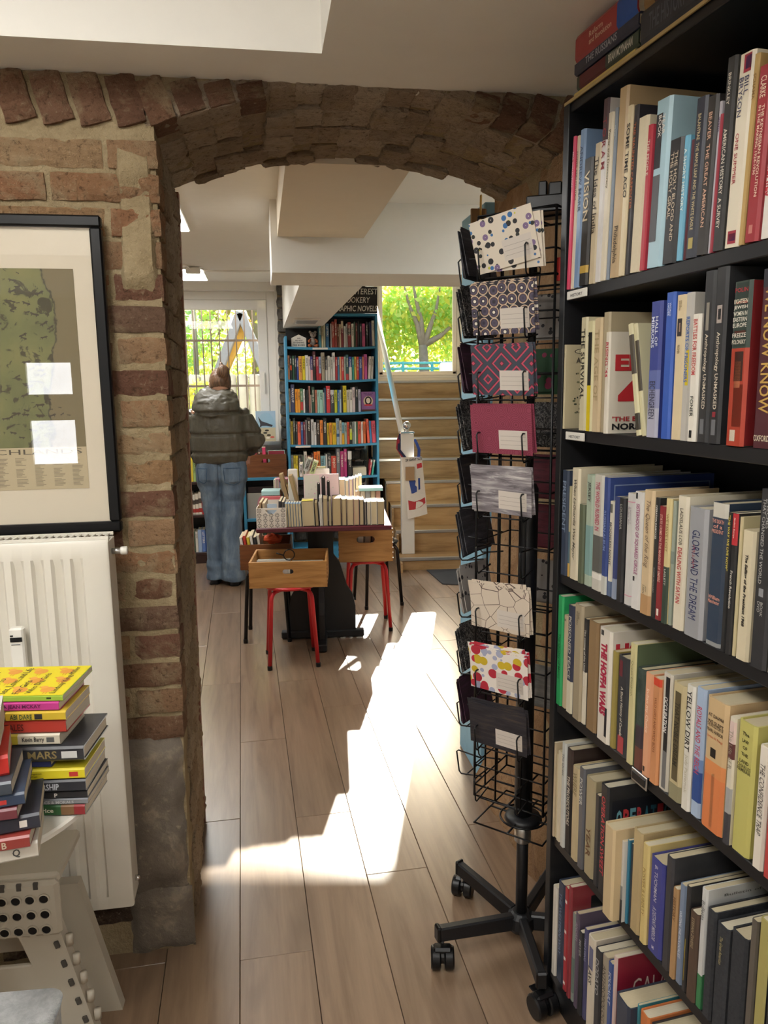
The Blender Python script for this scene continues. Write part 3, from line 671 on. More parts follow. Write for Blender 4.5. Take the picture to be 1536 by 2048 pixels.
# ================================================================== BLUE BOOKCASE and rear furniture
BQ = 4.72
def wp(x, y, q=BQ):
    P = onp(x, y, B(0, q), BD) - JO; return P.dot(BU), P.z
bl_, _ = wp(573, 800); br_, _ = wp(757, 800); BW = br_ - bl_
def frameM(p, q, z=0.0, rz=TH): return Matrix.Translation(B(p, q, z)) @ Matrix.Rotation(rz, 4, 'Z')
bc = thing('bookcase', 'blue painted bookcase with sagging shelves of paperbacks beside the stair', 'bookcase', B(bl_, BQ), TH)
ztopb = wp(665, 627)[1]
for x in (0.010, BW - 0.010):
    top = ztopb if x > .4 else wp(573, 672)[1]
    MB().cbox((x, .14, top / 2), (.020, .28, top), .002).build('side_panel', MT['blue'], bc)
rowy = {'A': 693.5, 'B': 759.5, 'C': 824.5, 'D': 888.5, 'E': 953.5}
rowz = {k: wp(665, y)[1] for k, y in rowy.items()}
def sag(x): u_ = (x / BW - .5) * 2; return -0.012 * (1 - u_ * u_) + 0.006
for k, z in list(rowz.items()) + [('F', .42), ('G', .10)]:
    m_ = MB(); n = 10; V = []
    for i in range(n + 1):
        x = .02 + (BW - .04) * i / n
        for (yy, zz) in ((0.006, 0), (.275, 0), (.275, -.02), (.006, -.02)): V.append((x, yy, z + sag(x) + zz))
    m_.loft([V[4 * i:4 * i + 4] for i in range(n + 1)]); fixn(m_.build('shelf', MT['blue'], bc))
    if k in 'ADF' : MB().box((.30 if k != 'D' else .13, .002, z + sag(.3) - .010), (.13, .004, .016)).build('shelf_label', MT['white'], bc)
MB().cbox((BW / 2 + .1, .14, ztopb - .01), (BW - .24, .28, .02), .002).build('top_panel', MT['blue'], bc)
MB().box((BW / 2, .277, (rowz['D'] + ztopb) / 2), (BW - .04, .006, ztopb - rowz['D'])).build('back_panel', MT['blackwood'], bc)  # added black sheet, stands in for the shade behind the upper rows
MB().box((BW / 2, .02, .05), (BW - .04, .02, .10)).build('plinth', MT['blue'], bc)
FB = frameM(bl_, BQ)
rows = {
 'A': ((560, 560), '600 635 690 3f7f8f|637 672 665 c9c3a0|675 697 670 cfd6c0|705 755 670 2f6a94|775 797 670 b9b3b3|797 838 640 b5473f|838 880 605 9a3d33|880 912 675 7a4a35|912 940 675 d8c8ae|940 977 630 8a2f3a c9bda5:.72:1|980 1012 708 dfe0e0|1012 1040 672 c5c9c9|1040 1092 648 8f3036 1c1c1e:.5:.75|1097 1137 670 e6e6dc|1140 1160 640 54735c|1163 1190 660 6b2a30|1195 1220 630 232a30|1228 1258 670 26303f|1262 1310 670 c75c8d|1325 1360 640 20242c|1368 1392 645 232333|1395 1412 660 29346b|1415 1460 622 dcd9cf'),
 'B': ((560, 690), '115 152 160 efb593|155 185 165 1d1d1d d8552c:.4:.6|190 226 165 25513a|228 256 165 20262c|258 288 200 34489b|290 342 170 e2a14f|345 391 170 e3d02e|392 438 158 e8e6e0|440 470 175 e7dcd8|470 507 175 3f3a86 e2a5a5:0:.45|508 553 98 5b2630 33302e:0:.5|557 597 180 b32f3f|598 635 180 a9b8d8 c43a40:0:.3|640 691 115 aba28c|697 733 185 2b2b2b d5d2c8:0:.45|735 777 165 d9d8d0|778 811 185 cfcdc6|812 850 115 e3e1da|852 886 185 b0363c|888 916 185 477fa5|918 944 180 e3b184|945 984 180 cf3a3c|985 1013 180 b8c2b8|1014 1057 150 2f5e62 c0484c:0:.25|1060 1106 180 2d48a4 e6e4dc:0:.55|1108 1142 185 3f9c8c|1145 1176 178 e0c060|1178 1215 180 d34a3d|1217 1264 180 344f9d|1268 1292 180 e58c6d|1295 1343 142 c4569c|1352 1392 175 dfd9d3|1395 1430 175 d6d2c8'),
 'C': ((560, 690), '125 166 670 c9c2b4|168 230 607 3a4166|235 277 677 f0a22e|278 315 677 eea538|315 358 668 4f8a68 c04a48:.1:.45|360 388 680 eceae6|393 416 690 22262a|417 440 690 2a2c30|445 470 630 a8766b|472 486 765 d9c8b5|488 537 643 274b38|540 573 690 c97c62|575 602 690 a8d8cd|603 666 690 a6d6c6|668 685 730 c0c9bd|686 710 660 3a5a7c|715 776 628 d83b42|778 836 690 3a4048 c8ccd2:.8:1|838 882 690 c8cf3a|885 914 690 3d7cba|915 946 690 b9cfe0|950 967 632 2a2628|968 1026 625 e8d72c|1028 1070 690 d9d4c3|1072 1115 685 ebe9e2|1117 1157 650 e2d4d6|1160 1202 640 1f2a30|1205 1243 680 c8c8dd'),
 'D': ((560, 820), '133 168 140 dedad0|170 203 175 cdb43f|205 240 130 2c3a35|245 273 180 2b2f33|275 321 180 ef6b4b|322 360 185 3b5a9c|362 395 185 7c2743|395 420 155 8d8a8c|422 476 125 1f1a1c|480 525 145 d3d2d0|527 562 190 e8e8e6|565 613 155 2c2320|615 665 158 f3913f|668 722 128 1e2528|725 758 200 e3c32b|760 801 195 f0a33b|803 868 195 e2c021|870 916 130 9fb9cc 2f5a8a:.3:.42|917 951 160 e0d3bb|952 990 190 86c3d8 e3b030:0:.5|992 1031 195 a9bdb4|1032 1070 185 d9503b|1072 1111 190 232b23 c8d840:.2:.7|1112 1146 185 8a9793|1147 1171 180 d6e3dc|1172 1197 180 4d7a5a|1198 1246 175 d9573f|1247 1281 180 ece0d8|1282 1320 178 e0733f|1328 1366 140 ef6a55|1368 1400 168 3d86c2|1402 1468 168 e2566a'),
 'E': ((560, 820), '170 211 695 8a8d90|213 246 700 e0cb33|248 283 700 e5d03c|285 329 700 34383a|330 349 700 4a4a4a|350 374 705 6a7f6a|375 421 640 dcd6c8|425 456 705 b86a55|458 489 705 8f5a50|490 524 675 4a2025|525 574 645 f07a2a|575 623 635 f08a3a|630 681 705 7fb6c4|682 705 705 9cc4cc|706 731 680 e5e5e0|735 789 675 3a3f44|790 870 705 d8503f|872 926 595 7a7d85|928 984 635 b8377a|985 1032 598 c03a80|1045 1105 632 26282b e5e5e2:.68:1')}
rowname = {'A': 'top', 'B': 'second', 'C': 'third', 'D': 'fourth', 'E': 'fifth'}
rr = random.Random(12)
SPN = ['THE ART OF', 'NOTES ON', 'LIVING WELL', 'HOW TO BE', 'MONEY', 'POWER', 'WOMEN', 'THE END', 'HISTORY', 'THE BODY', 'CITY', 'FOOD', 'LETTERS', 'WAKE UP', 'ESSAYS']
blueinks = {'E16': ('ENJOY', 'f0e8d8'), 'B6': ('THE END', '2a2a20')}
for rk, (org, txt) in rows.items():
    items = txt.split('|'); n = len(items)
    for i, it in enumerate(items):
        f = it.split(); x0, x1, ty_ = [float(v) for v in f[:3]]
        X0, X1, YT = org[0] + x0 / 7.68, org[0] + x1 / 7.68, org[1] + ty_ / 7.68
        yref = rowy[rk]; s0 = wp(X0, yref - 20, BQ + .015)[0] - bl_; s1 = wp(X1, yref - 20, BQ + .015)[0] - bl_; z = rowz[rk] + sag((s0 + s1) / 2) + .0005
        if rk == 'D' and i >= 29: s0 += .009; s1 += .009
        h = wp((X0 + X1) / 2, YT, BQ + .015)[1] - z; t = max(.006, s1 - s0 - .0008)
        bands = [(float(b.split(':')[1]), float(b.split(':')[2]), b.split(':')[0]) for b in f[4:]]
        j = n - i - 1; lab = f'{cname(f[3])} book, {ordn(j)} from the stair end on the {rowname[rk]} blue bookcase shelf'
        lean = 0.0
        if rk == 'D' and i >= 29: lean = -0.05
        if rk == 'B' and i >= 31: lean = 0.055
        if rk == 'A' and 18 < i: lean = -0.02
        dark = sum(lin(f[3])[:3]) < 0.8; q = random.Random(i * 7 + ord(rk))
        ti = blueinks.get(rk + str(i), (q.choice(SPN), 'e8e4d8' if dark else '33302c'))
        book(FB, s0, .015 + rr.uniform(0, .004), z, t, .125 + rr.uniform(0, .03), h, f[3], lab, f'paperbacks on the {rowname[rk]} shelf of the blue bookcase', lean, rr.random() < .25, ti[0] if t > .014 else '', ti[1], bands, 'd9cfb4', tl=(.12, .12 + q.uniform(.4, .65)), th=.55)
        if rk == 'A': pass
def cover_art(o, t, y0, y1, z0, z1, col, name='cover_print', e=.0006):
    return MB().quad((t + e, y0, z0), (t + e, y1, z0), (t + e, y1, z1), (t + e, y0, z1)).build(name, MT['ink'], o, False, lin(col))
def disc(o, X, cy, cz, ry, rz_, col, name='cover_print', n=18):
    k = MB(); k.add([(X, cy + ry * cos(2 * pi * i / n), cz + rz_ * sin(2 * pi * i / n)) for i in range(n)], [tuple(range(n))]); return k.build(name, MT['ink'], o, False, lin(col))
# purple face-out book on the third shelf
def purple(o, t, d, h):
    cover_art(o, t, 0.006, d - .004, .0, h * .10, '6a4030')
    disc(o, t + .0008, d * .50, h * .52, d * .34, h * .26, 'd8c8a8'); disc(o, t + .0011, d * .5, h * .54, d * .24, h * .22, '1c1a22'); disc(o, t + .0014, d * .5, h * .55, d * .15, h * .14, 'e6d8c4')
    disc(o, t + .0017, d * .5, h * .32, d * .30, h * .05, 'c83448')
    lettering('TALES OF LOVE', o, (t + .001, d * .15, h * .90), (0, 1, 0), (0, 0, 1), d * .7, h * .05, '2c1c50'); lettering('TO SPARE', o, (t + .001, d * .25, h * .82), (0, 1, 0), (0, 0, 1), d * .5, h * .05, '2c1c50')
s0 = wp(560 + 1247 / 7.68, 800, BQ + .03)[0] - bl_
book(FB, s0, .055, rowz['C'] + sag(.7) + .0005, .02, .125, .17, '9a6aa8', 'purple paperback with a portrait on its cover, standing face out on the third blue shelf', None, 0, False, cover=purple, yaw=-pi / 2)
# block of pages and two leaning books on the fifth shelf
s0 = wp(560 + 1112 / 7.68, 945, BQ + .05)[0] - bl_; s1 = wp(560 + 1330 / 7.68, 945, BQ + .05)[0] - bl_
book(FB @ Matrix.Translation((s1, .19, rowz['E'] + sag(.6) + .001)) @ Matrix.Rotation(pi, 4, 'Z'), 0, 0, 0, s1 - s0, .15, .075, '26262a', 'broad low book with pale fore edge facing out on the fifth blue shelf', None, 0, True, page='e6dfc8')
for x0, x1, c_, lab in ((1362, 1392, 'd8485a', 'small red book leaning beside the teal one on the fifth blue shelf'), (1402, 1432, '3fae9a', 'small teal book leaning at the stair end of the fifth blue shelf')):
    s0 = wp(560 + x0 / 7.68, 945, BQ + .02)[0] - bl_; book(FB, s0, .02, rowz['E'] + sag(.7) + .001, .016, .12, .135, c_, lab, None, .16, False, 'LETTERS', 'f0ece0', [(.86, 1, 'd8d4cc')])
# chalk sign, house sign, plush toy
cs = thing('chalkboard_sign', 'black board with white hand lettering on top of the blue bookcase', 'sign', B(bl_ + .02, BQ - .012, ztopb + .002), TH)
hs = wp(700, 574)[1] - ztopb
MB().cbox((BW / 2 - .0, .008, hs / 2), (BW - .04, .014, hs), .002).build('board', MT['blackwood'], cs)
for txt, y, xa, xb in (('INTEREST', 590, 700, 754.5), ('COOKERY', 607, 684, 739), ('GRAPHIC NOVELS', 624, 666, 754)):
    pa, za = wp(xa, y, BQ - .013); pb, _ = wp(xb, y, BQ - .013)
    lettering(txt, cs, (pa - bl_ - .02, .0006, za - ztopb + .004), (1, 0, 0), (.12, 0, 1), pb - pa, .048, 'e4e2da', .006)
pa, za = wp(583, 690, BQ + .05); pb, zb = wp(612, 669, BQ + .05); pm = (pa + pb) / 2
hz = rowz['A'] + sag(pm - bl_) + .001; hsn = thing('house_sign', 'white house shaped card sign on the top shelf of the blue bookcase', 'sign', B(pa, BQ + .05, hz), TH)
hw, hh = pb - pa, zb - hz
MB().prism([(0, 0), (hw, 0), (hw, hh * .72), (hw / 2, hh), (0, hh * .72)], lambda x, z, y: Vector((x, y, z)), 0, .012).build('board', MT['white'], hsn)
for i, tx in enumerate(('WE', 'ARE NOW', 'EXTENDING', 'FREE BOOKS')): lettering(tx, hsn, (hw * (.38, .24, .14, .1)[i], -.0006, hh * (.64, .48, .30, .08)[i]), (1, 0, 0), (0, 0, 1), hw * (.24, .52, .72, .8)[i], hh * (.10, .10, .12, .15)[i], '222222')
MT['plushgrey'] = plain('grey_plush', 'a8a098', 0.95, noisy=.2, bump=.6, scale=90); MT['plushorange'] = plain('orange_plush', 'b0603a', 0.95, noisy=.2, bump=.6, scale=90)
pa, za = wp(626, 690, BQ + .07); pt_ = thing('plush_toy', 'small grey plush mouse with rusty paws sitting on the top blue shelf', 'toy', B(pa, BQ + .07, rowz['A'] + sag(.25) + .001), TH)
def ball(c, r, s=(1, 1, 1), n=14): return MB().lathe([(r * sin(pi * i / 9) + (1e-6 if i in (0, 9) else 0), -r * cos(pi * i / 9)) for i in range(10)], n, c, Matrix.Diagonal((*s, 1)).to_3x3())
ball((0, .01, .05), .03, (.85, .8, 1.5)).build('body', MT['plushgrey'], pt_, True); ball((.003, -.008, .108), .026, (1.05, 1.1, .9)).build('head', MT['plushgrey'], pt_, True)
for sx in (-1, 1):
    ball((sx * .022, .004, .13), .012, (1, .5, 1)).build('ear', MT['plushgrey'], pt_, True); MB().tube([(sx * .02, 0, .07), (sx * .036, -.02, .055), (sx * .03, -.03, .045)], [.009, .01, .011], 8).build('arm', MT['plushorange'], pt_, True)
    MB().tube([(sx * .014, 0, .016), (sx * .03, -.03, .014), (sx * .034, -.042, .016)], [.012, .012, .014], 8).build('leg', MT['plushorange'], pt_, True)
    ball((.003 + sx * .010, -.034, .114), .003).build('eye', MT['wire'], pt_, True)
ball((.003, -.038, .104), .004).build('nose', MT['wire'], pt_, True)
# vent in the low soffit
vt = thing('ceiling_vent', 'flat white ventilation grille under the low soffit before the blue bookcase', 'vent', B(.60, 4.2, 2.025), TH)
MB().cbox((0, 0, -.006), (.20, .34, .012), .003).build('vent_frame', MT['white'], vt)
for i in range(9): MB().box((0, -.13 + i * .0325, -.014), (.16, .012, .004)).build('slat', MT['metal'], vt)
# ---- crates and stools
def slot_panel(w, h, t, sw, sh, sz, mat, parent, name, M=None, color=None, trapez=0.0):
    n = 28; r = sh / 2; out = []; inn = []
    for i in range(n):
        a = 2 * pi * (i + .5) / n; dx, dz = cos(a), sin(a)
        if trapez: xx = max(-1, min(1, dx * 1.4)); zz = max(-1, min(1, dz * 1.4)); inn.append((xx * (sw / 2 - trapez * (1 - zz) / 2), sz + zz * r))
        else: inn.append((dx * r + (sw / 2 - r) * (1 if dx > 0 else -1), sz + dz * r))
        k = min((w / 2) / max(1e-6, abs(dx)), ((h - sz) if dz > 0 else sz) / max(1e-6, abs(dz))); out.append((dx * k, sz + dz * k))
    for cx, cz in ((-w / 2, 0), (w / 2, 0), (w / 2, h), (-w / 2, h)):
        i = min(range(n), key=lambda i: (out[i][0] - cx) ** 2 + (out[i][1] - cz) ** 2); out[i] = (cx, cz)
    V = [(x, y, z) for y in (0, t) for x, z in out] + [(x, y, z) for y in (0, t) for x, z in inn]; F = []
    for i in range(n):
        j = (i + 1) % n; F += [(i, j, 2 * n + j, 2 * n + i), (n + j, n + i, 3 * n + i, 3 * n + j), (j, i, n + i, n + j), (2 * n + i, 2 * n + j, 3 * n + j, 3 * n + i)]
    k = MB().add([M @ Vector(v) if M is not None else v for v in V], F); return fixn(k.build(name, mat, parent, False, color))
def crate(loc, rz, w, d, h, mat, label, slot=(.11, .035, .62), t=.012, group=None):
    c = thing('wooden_crate', label, 'crate', loc, rz, group)
    slot_panel(w, h, t, slot[0], slot[1], h * slot[2], mat, c, 'front_panel', Matrix.Translation((w / 2, 0, 0)))
    MB().cbox((w / 2, d - t / 2, h / 2), (w, t, h), .002).build('back_panel', mat, c)
    for x in (t / 2, w - t / 2): MB().cbox((x, d / 2, h / 2), (t, d - 2 * t, h), .002).build('side_panel', mat, c)
    MB().box((w / 2, d / 2, t / 2 + .001), (w - 2 * t, d - 2 * t, t)).build('base', mat, c)
    for x in (0.0, w):
        jk = MB()
        for i in range(6): jk.box((x, .006, h * (.08 + .155 * i)), (.003, .014, h * .07))
        jk.build('finger_joint', MT['crate_dark'], c)
    return c
def stool(x, y, rz, mat, label, h=.45, r=.15, group='round metal stools'):
    s = thing('stool', label, 'stool', (x, y, 0), rz, group)
    MB().lathe([(0, h - .016), (r - .006, h - .016), (r, h - .008), (r - .004, h), (0, h)], 28).build('seat', mat, s, True)
    for i in range(4):
        a = pi / 4 + pi / 2 * i; ca, sa = cos(a), sin(a); P = []
        for u_ in range(7):
            b = pi / 2 * u_ / 6; rr_ = .11 + .045 * sin(b); P.append((ca * rr_, sa * rr_, h - .028 - .045 * (1 - cos(b))))
        P = [(ca * .05, sa * .05, h - .027)] + P + [(ca * .185, sa * .185, .006)]
        l = MB().tube(P, .0115, 10).build('leg', mat, s, True); MB().lathe([(.013, 0), (.014, .02), (.012, .024)], 10, (ca * .1855, sa * .1855, 0)).build('foot_cap', MT['wire'], l)
    return s
# low blue unit with crate, dark low shelf under the window
pl0, _ = wp(489, 1050); lb = thing('low_shelf', 'low blue shelf unit joined to the blue bookcase, crate on top', 'shelf', B(pl0, BQ - .01), TH); lw = bl_ - pl0 - .004; zl = wp(530, 955)[1]
for x in (.012, lw - .012): MB().cbox((x, .15, zl / 2), (.024, .30, zl), .002).build('side_panel', MT['blue'], lb)
for z in (zl - .012, zl * .50, .06): MB().cbox((lw / 2, .15, z), (lw - .048 if z < zl - .02 else lw, .30, .024), .002).build('shelf', MT['blue'], lb)
MB().box((lw / 2, .297, zl / 2), (lw - .04, .006, zl - .03)).build('back_panel', MT['blackwood'], lb)
pc0, _ = wp(497, 930, BQ + .02); pc1, _ = wp(573, 930, BQ + .02); zc1 = wp(535, 909, BQ + .02)[1]
lw2 = min(pc1, bl_ - .006)
crate(B(pc0 - .03, BQ + .015, zl + .001), TH, lw2 - pc0 + .03, .26, zc1 - zl, MT['crate_dark'], 'brown record crate with a white edged handle hole on the low blue shelf', (.075, .034, .72))
MB_ = frameM(pc0 - .03, BQ + .015, zl + .014)
for i, (x, c_, h_, lab) in enumerate(((.02, 'c8a060', .17, 'patterned tan book at the window end of the brown record crate'), (.07, 'b83c58', .20, 'dark pink book standing in the brown record crate'), (.115, '2a2a30', .19, 'thin black book in the brown record crate'), (.15, 'e84a78', .24, 'tall pink book sticking up from the brown record crate'))):
    book(MB_, x + .012, .05, 0, .03 if i != 2 else .012, .15, h_, c_, lab, None, -.05, False)
def tealc(o, t, d, h): cover_art(o, t, .004, d - .004, h * .8, h - .004, '903040')
book(MB_, .20, .06, 0, .02, .145, .215, 'b4dcd4', 'pale mint album leaning face out in the brown record crate', None, 0, False, yaw=-pi / 2, cover=tealc)
# books inside the low blue unit
ML = frameM(pl0, BQ - .01)
book(ML, .03, .05, zl * .5 + .013, .02, .21, .22, 'a8a8a0', 'grey and pink picture book standing face out in the low blue unit', None, 0, False, yaw=-pi / 2, cover=lambda o, t, d, h: disc(o, t + .001, d * .62, h * .5, d * .2, h * .4, 'd890a0'))
book(ML, .04, .09, zl * .5 + .013, .02, .22, .27, '3a3038', 'dark picture book behind the grey one in the low blue unit', None, 0, False, yaw=-pi / 2)
for i in range(6): book(ML, .05 + .028 * i, .05, .073, .024, .16, .17 + .01 * (i % 3), ['c8b890', 'b04038', '38405a', 'd8d0b8', '3a6a58', '8a5a3a'][i], f'{cname(["c8b890", "b04038", "38405a", "d8d0b8", "3a6a58", "8a5a3a"][i])} book, {ordn(i)} from the window end in the bottom of the low blue unit', 'books in the low blue unit')
DQ = BQ + .03; zd = wp(370, 888, DQ)[1]; pd1 = pl0 - .012; pd0 = pd1 - 1.25
ds = thing('low_shelf', 'dark brown low bookshelf under the barred window behind the person', 'shelf', B(pd0, DQ), TH); dw = pd1 - pd0
dz = [zd - .015, wp(380, 965, DQ)[1] - .01, wp(385, 1031, DQ)[1] - .01, wp(390, 1106, DQ)[1] - .012]
for z in dz: MB().cbox((dw / 2, .15, z), (dw - .04 if z < zd - .05 else dw, .30, .024), .002).build('shelf', MT['darkwood'], ds)
for x in (.01, dw / 2, dw - .01): MB().cbox((x, .15, zd / 2 - .014), (.02, .295, zd - .03), .002).build('side_panel', MT['darkwood'], ds)
MB().box((dw / 2, .297, zd / 2), (dw - .02, .006, zd - .03)).build('back_panel', MT['blackwood'], ds); MB().box((dw / 2, .012, .04), (dw - .04, .02, .08)).build('plinth', MT['darkwood'], ds)
FD = frameM(0, DQ)
for ri, (cols, hh, nm) in enumerate(((['d8c030', 'e0ca40', 'a8c880', '2a2a2e', '8a8a90', 'e4ded8', 'c03a44', '3a5a9a', 'c8b898', '3c7a60', 'd89a50'], .20, 'upper'), (['dcd4c4'] * 5 + ['b03038', '2a2a30', 'e0d890', '44607a', 'c8c0b0'], .185, 'middle'), (['e0dcd4', '4a5a48', 'd8d4c8', '9ab0d0', '5a7ab8', '2f4f8c', '2a2a30', 'd86a2a', 'c8c0b0'], .19, 'bottom'))):
    x = wp((372, 373, 376)[ri], (940, 1010, 1080)[ri], DQ + .03)[0]; zb = dz[ri + 1] + .0125
    for i, c_ in enumerate(cols):
        t = (.026, .024, .028)[ri] * (1 + .25 * math.sin(i * 2.3)); hgt = hh * (1 + .06 * math.sin(i * 1.7 + ri))
        bands = [(.10, .28, 'a8342e'), (.5, .72, '4a4038')] if ri == 1 and i < 5 else ()
        book(FD, x, .03, zb, t, .15, hgt, c_, f'{cname(c_)} book, {ordn(i)} from the pier on the {nm} dark shelf', f'books on the {nm} dark shelf', 0, i % 3 == 0, SPN[(i + ri * 4) % 15] if i % 2 == 0 and ri != 1 else '', '2a2a2a' if sum(lin(c_)[:3]) > .8 else 'e8e4da', bands); x += t + .0012
# things on the sill and on the dark shelf
sq = WQ - .05
def bird(o, t, d, h):
    disc(o, t + .0008, d * .52, h * .55, d * .42, h * .40, '9cc0d4'); k = MB(); k.add([(t + .0012, d * a, h * b) for a, b in ((.12, .82), (.30, .66), (.55, .60), (.85, .52), (.80, .46), (.55, .50), (.32, .50), (.18, .44), (.22, .56))], [tuple(range(9))]); k.build('cover_print', MT['ink'], o, False, lin('3c3c44'))
    disc(o, t + .0013, d * .85, h * .22, d * .08, h * .03, 'c84a44')
def flower(o, t, d, h):
    for a, b, c_ in ((.5, .8, '2c2c2a'), (.4, .62, '3a3a32'), (.6, .45, '3a3428'), (.8, .3, 'c8584a'), (.55, .25, 'f0ece0')): disc(o, t + .001, d * a, h * b, d * .12, h * .07, c_)
pz = zd + .001; a0, zb = wp(512, 858, DQ + .16); a1, zt = wp(546, 822, DQ + .16)
book(frameM(a0, DQ + .20, pz), 0, 0, zb - pz if False else 0, .012, a1 - a0 + .02, zt - pz, 'a8c4d8', 'pale blue picture book with a dark bird, leaning at the barred window', None, 0, True, yaw=-pi / 2, cover=bird)
a0, zb = wp(522, 886, DQ + .1); a1, zt = wp(551, 855, DQ + .1)
book(frameM(a0 - .02, DQ + .11, pz), 0, 0, 0, .016, a1 - a0 + .02, zt - pz, 'c8c0a0', 'beige picture book with dark leaves in front of the bird book', None, 0, True, yaw=-pi / 2, cover=flower)
for i, (c_, lab) in enumerate((('d04a48', 'red edged booklet at the bottom of the pile on the dark shelf'), ('e6e2dc', 'white magazine lying in the pile on the dark shelf'), ('d8d8d8', 'pale grey magazine topmost in the pile on the dark shelf'))):
    P0_, _ = wp(366, 880, DQ + .1); book(frameM(P0_ - .06, DQ + .08, zd + .001 + i * .0165) @ Matrix.Rotation(pi / 2, 4, 'Y') @ Matrix.Translation((-.016, 0, 0)), 0, 0, 0, .016, .2, .24 - .01 * i, c_, lab, 'pile on the dark shelf', 0, False)
# ---- newel post, handrail, tote bag, door mat
nb = onz(816, 1108, .1); npx = nb.x; npy = nb.y + .05; nz = 1.12
nw = thing('newel_post', 'square white newel post with chrome ball on the lowest stair tread', 'post', (npx, npy, .1), SA)
MB().cbox((0, 0, (nz - .1) / 2), (.108, .108, nz - .1), .004).build('post', MT['white'], nw); MB().cbox((0, 0, nz - .1 + .008), (.118, .118, .016), .004).build('cap', MT['chrome'], nw)
MB().lathe([(.024, 0), (.012, .012), (.012, .018)] + [(.034 * sin(pi * i / 10) + 1e-6, .05 - .034 * cos(pi * i / 10)) for i in range(1, 11)], 20, (0, 0, nz - .1 + .016)).build('ball', MT['chrome'], nw, True)
hr = thing('handrail', 'round white handrail rising from the newel post behind the bookcase', 'handrail')
hp = Vector((npx - .03, npy + .05, nz - .06)); he = Vector((-.085, 8.0, 2.42))
MB().tube([hp, hp + (he - hp) * .5, he], .024, 14).build('rail', MT['white'], hr, True)
MB().tube([he, he + Vector((-.04, .0, -.02))], .012, 8).build('bracket', MT['metal'], hr, True)
MT['canvas'] = plain('tote_canvas', 'e2ddd2', 0.8, noisy=.05, bump=.2, scale=60)
tb_ = thing('tote_bag', 'white printed tote bag with blue and red straps hanging on the newel post', 'bag', (npx + .035, npy - .062, .1), SA)
k = MB(); NX, NZ = 8, 12; bw, bh = .165, .50; zb0 = .33
for sgn in (-1, 1):
    V = []
    for j in range(NZ + 1):
        for i in range(NX + 1):
            u_, v_ = i / NX, j / NZ; x = -bw / 2 + bw * u_ + .045 * (1 - v_) ; dd = .010 * sin(pi * u_) * (1 - v_ * .7) + .004
            V.append((x, -.03 + sgn * dd, zb0 + bh * v_ + .02 * (u_ - .5) * (1 - v_) * 2))
    k.add(V, [(j * (NX + 1) + i, j * (NX + 1) + i + 1, (j + 1) * (NX + 1) + i + 1, (j + 1) * (NX + 1) + i) for j in range(NZ) for i in range(NX)])
fixn(k.build('bag_body', MT['canvas'], tb_, True))
def tdec(pts, c_, nm='print_patch'):
    V = []
    for u_, v_ in pts:
        x = -bw / 2 + bw * u_ + .045 * (1 - v_); dd = .010 * sin(pi * u_) * (1 - v_ * .7) + .004; V.append((x, -.0315 - dd, zb0 + bh * v_ + .02 * (u_ - .5) * (1 - v_) * 2))
    MB().add(V, [tuple(range(len(V)))]).build(nm, MT['ink'], tb_, False, lin(c_))
tdec([(.12, .80), (.30, .80), (.30, .84), (.12, .84)], 'c03038'); tdec([(.70, .80), (.96, .82), (.96, .90), (.70, .88)], 'c03038')
tdec([(.10, .14), (.35, .13), (.7, .15), (.95, .20), (.95, .30), (.7, .27), (.4, .26), (.10, .30)], 'b8323c')
tdec([(.30, .40), (.42, .40), (.36, .64), (.22, .64)], '2b4a94'); tdec([(.42, .40), (.58, .42), (.60, .50), (.52, .53), (.57, .60), (.46, .64), (.36, .64)], '2b4a94'); tdec([(.66, .44), (.76, .45), (.80, .64), (.70, .64)], '2b4a94')
lettering('24 GIANT SIZE', tb_, (-bw / 2 + .028, -.043, zb0 + bh * .925), (.98, -.05, .10), (0, 0, 1), bw * .85, .022, '1c1c1c')
MB().cbox((-.02, -.060, zb0 + bh * .73), (.075, .006, .115), .002).build('price_tag', plain('kraft_card', 'a88a68', .9), tb_)
for P, c_ in (([(-.06, -.045, zb0 + bh), (-.105, -.02, zb0 + bh + .06), (-.10, .03, zb0 + bh + .13), (-.085, .062, zb0 + bh + .19)], '23284c'), ([(-.075, -.04, zb0 + bh), (-.118, -.015, zb0 + bh + .07), (-.108, .03, zb0 + bh + .14), (-.09, .065, zb0 + bh + .18)], 'b03040'), ([(.055, -.04, zb0 + bh), (.06, -.02, zb0 + bh + .06), (.045, .03, zb0 + bh + .11), (.03, .065, zb0 + bh + .14)], '3450a4')):
    k = MB()
    for i in range(len(P) - 1):
        for j in range(5):
            A_ = Vector(P[i]).lerp(Vector(P[i + 1]), j / 5); B_ = Vector(P[i]).lerp(Vector(P[i + 1]), (j + 1) / 5); k.quad(A_ + Vector((-.012, -.006, 0)), A_ + Vector((.014, .006, 0)), B_ + Vector((.014, .006, 0)), B_ + Vector((-.012, -.006, 0)))
    k.build('strap', MT['ink'], tb_, False, lin(c_))
mt = [onz(853, 1141), onz(885, 1169), onz(960, 1172), onz(960, 1138)]
MT['rubber'] = plain('grey_rubber_mat', '3c4046', .9, noisy=.15, bump=.3, scale=200)
mk = MB(); mk.prism([(p.x, p.y) for p in mt], lambda x, y, t: Vector((x, y, t)), .0006, .008); tag(fixn(mk.build('door_mat', MT['rubber'])), 'dark grey door mat at the foot of the oak stair', 'mat')
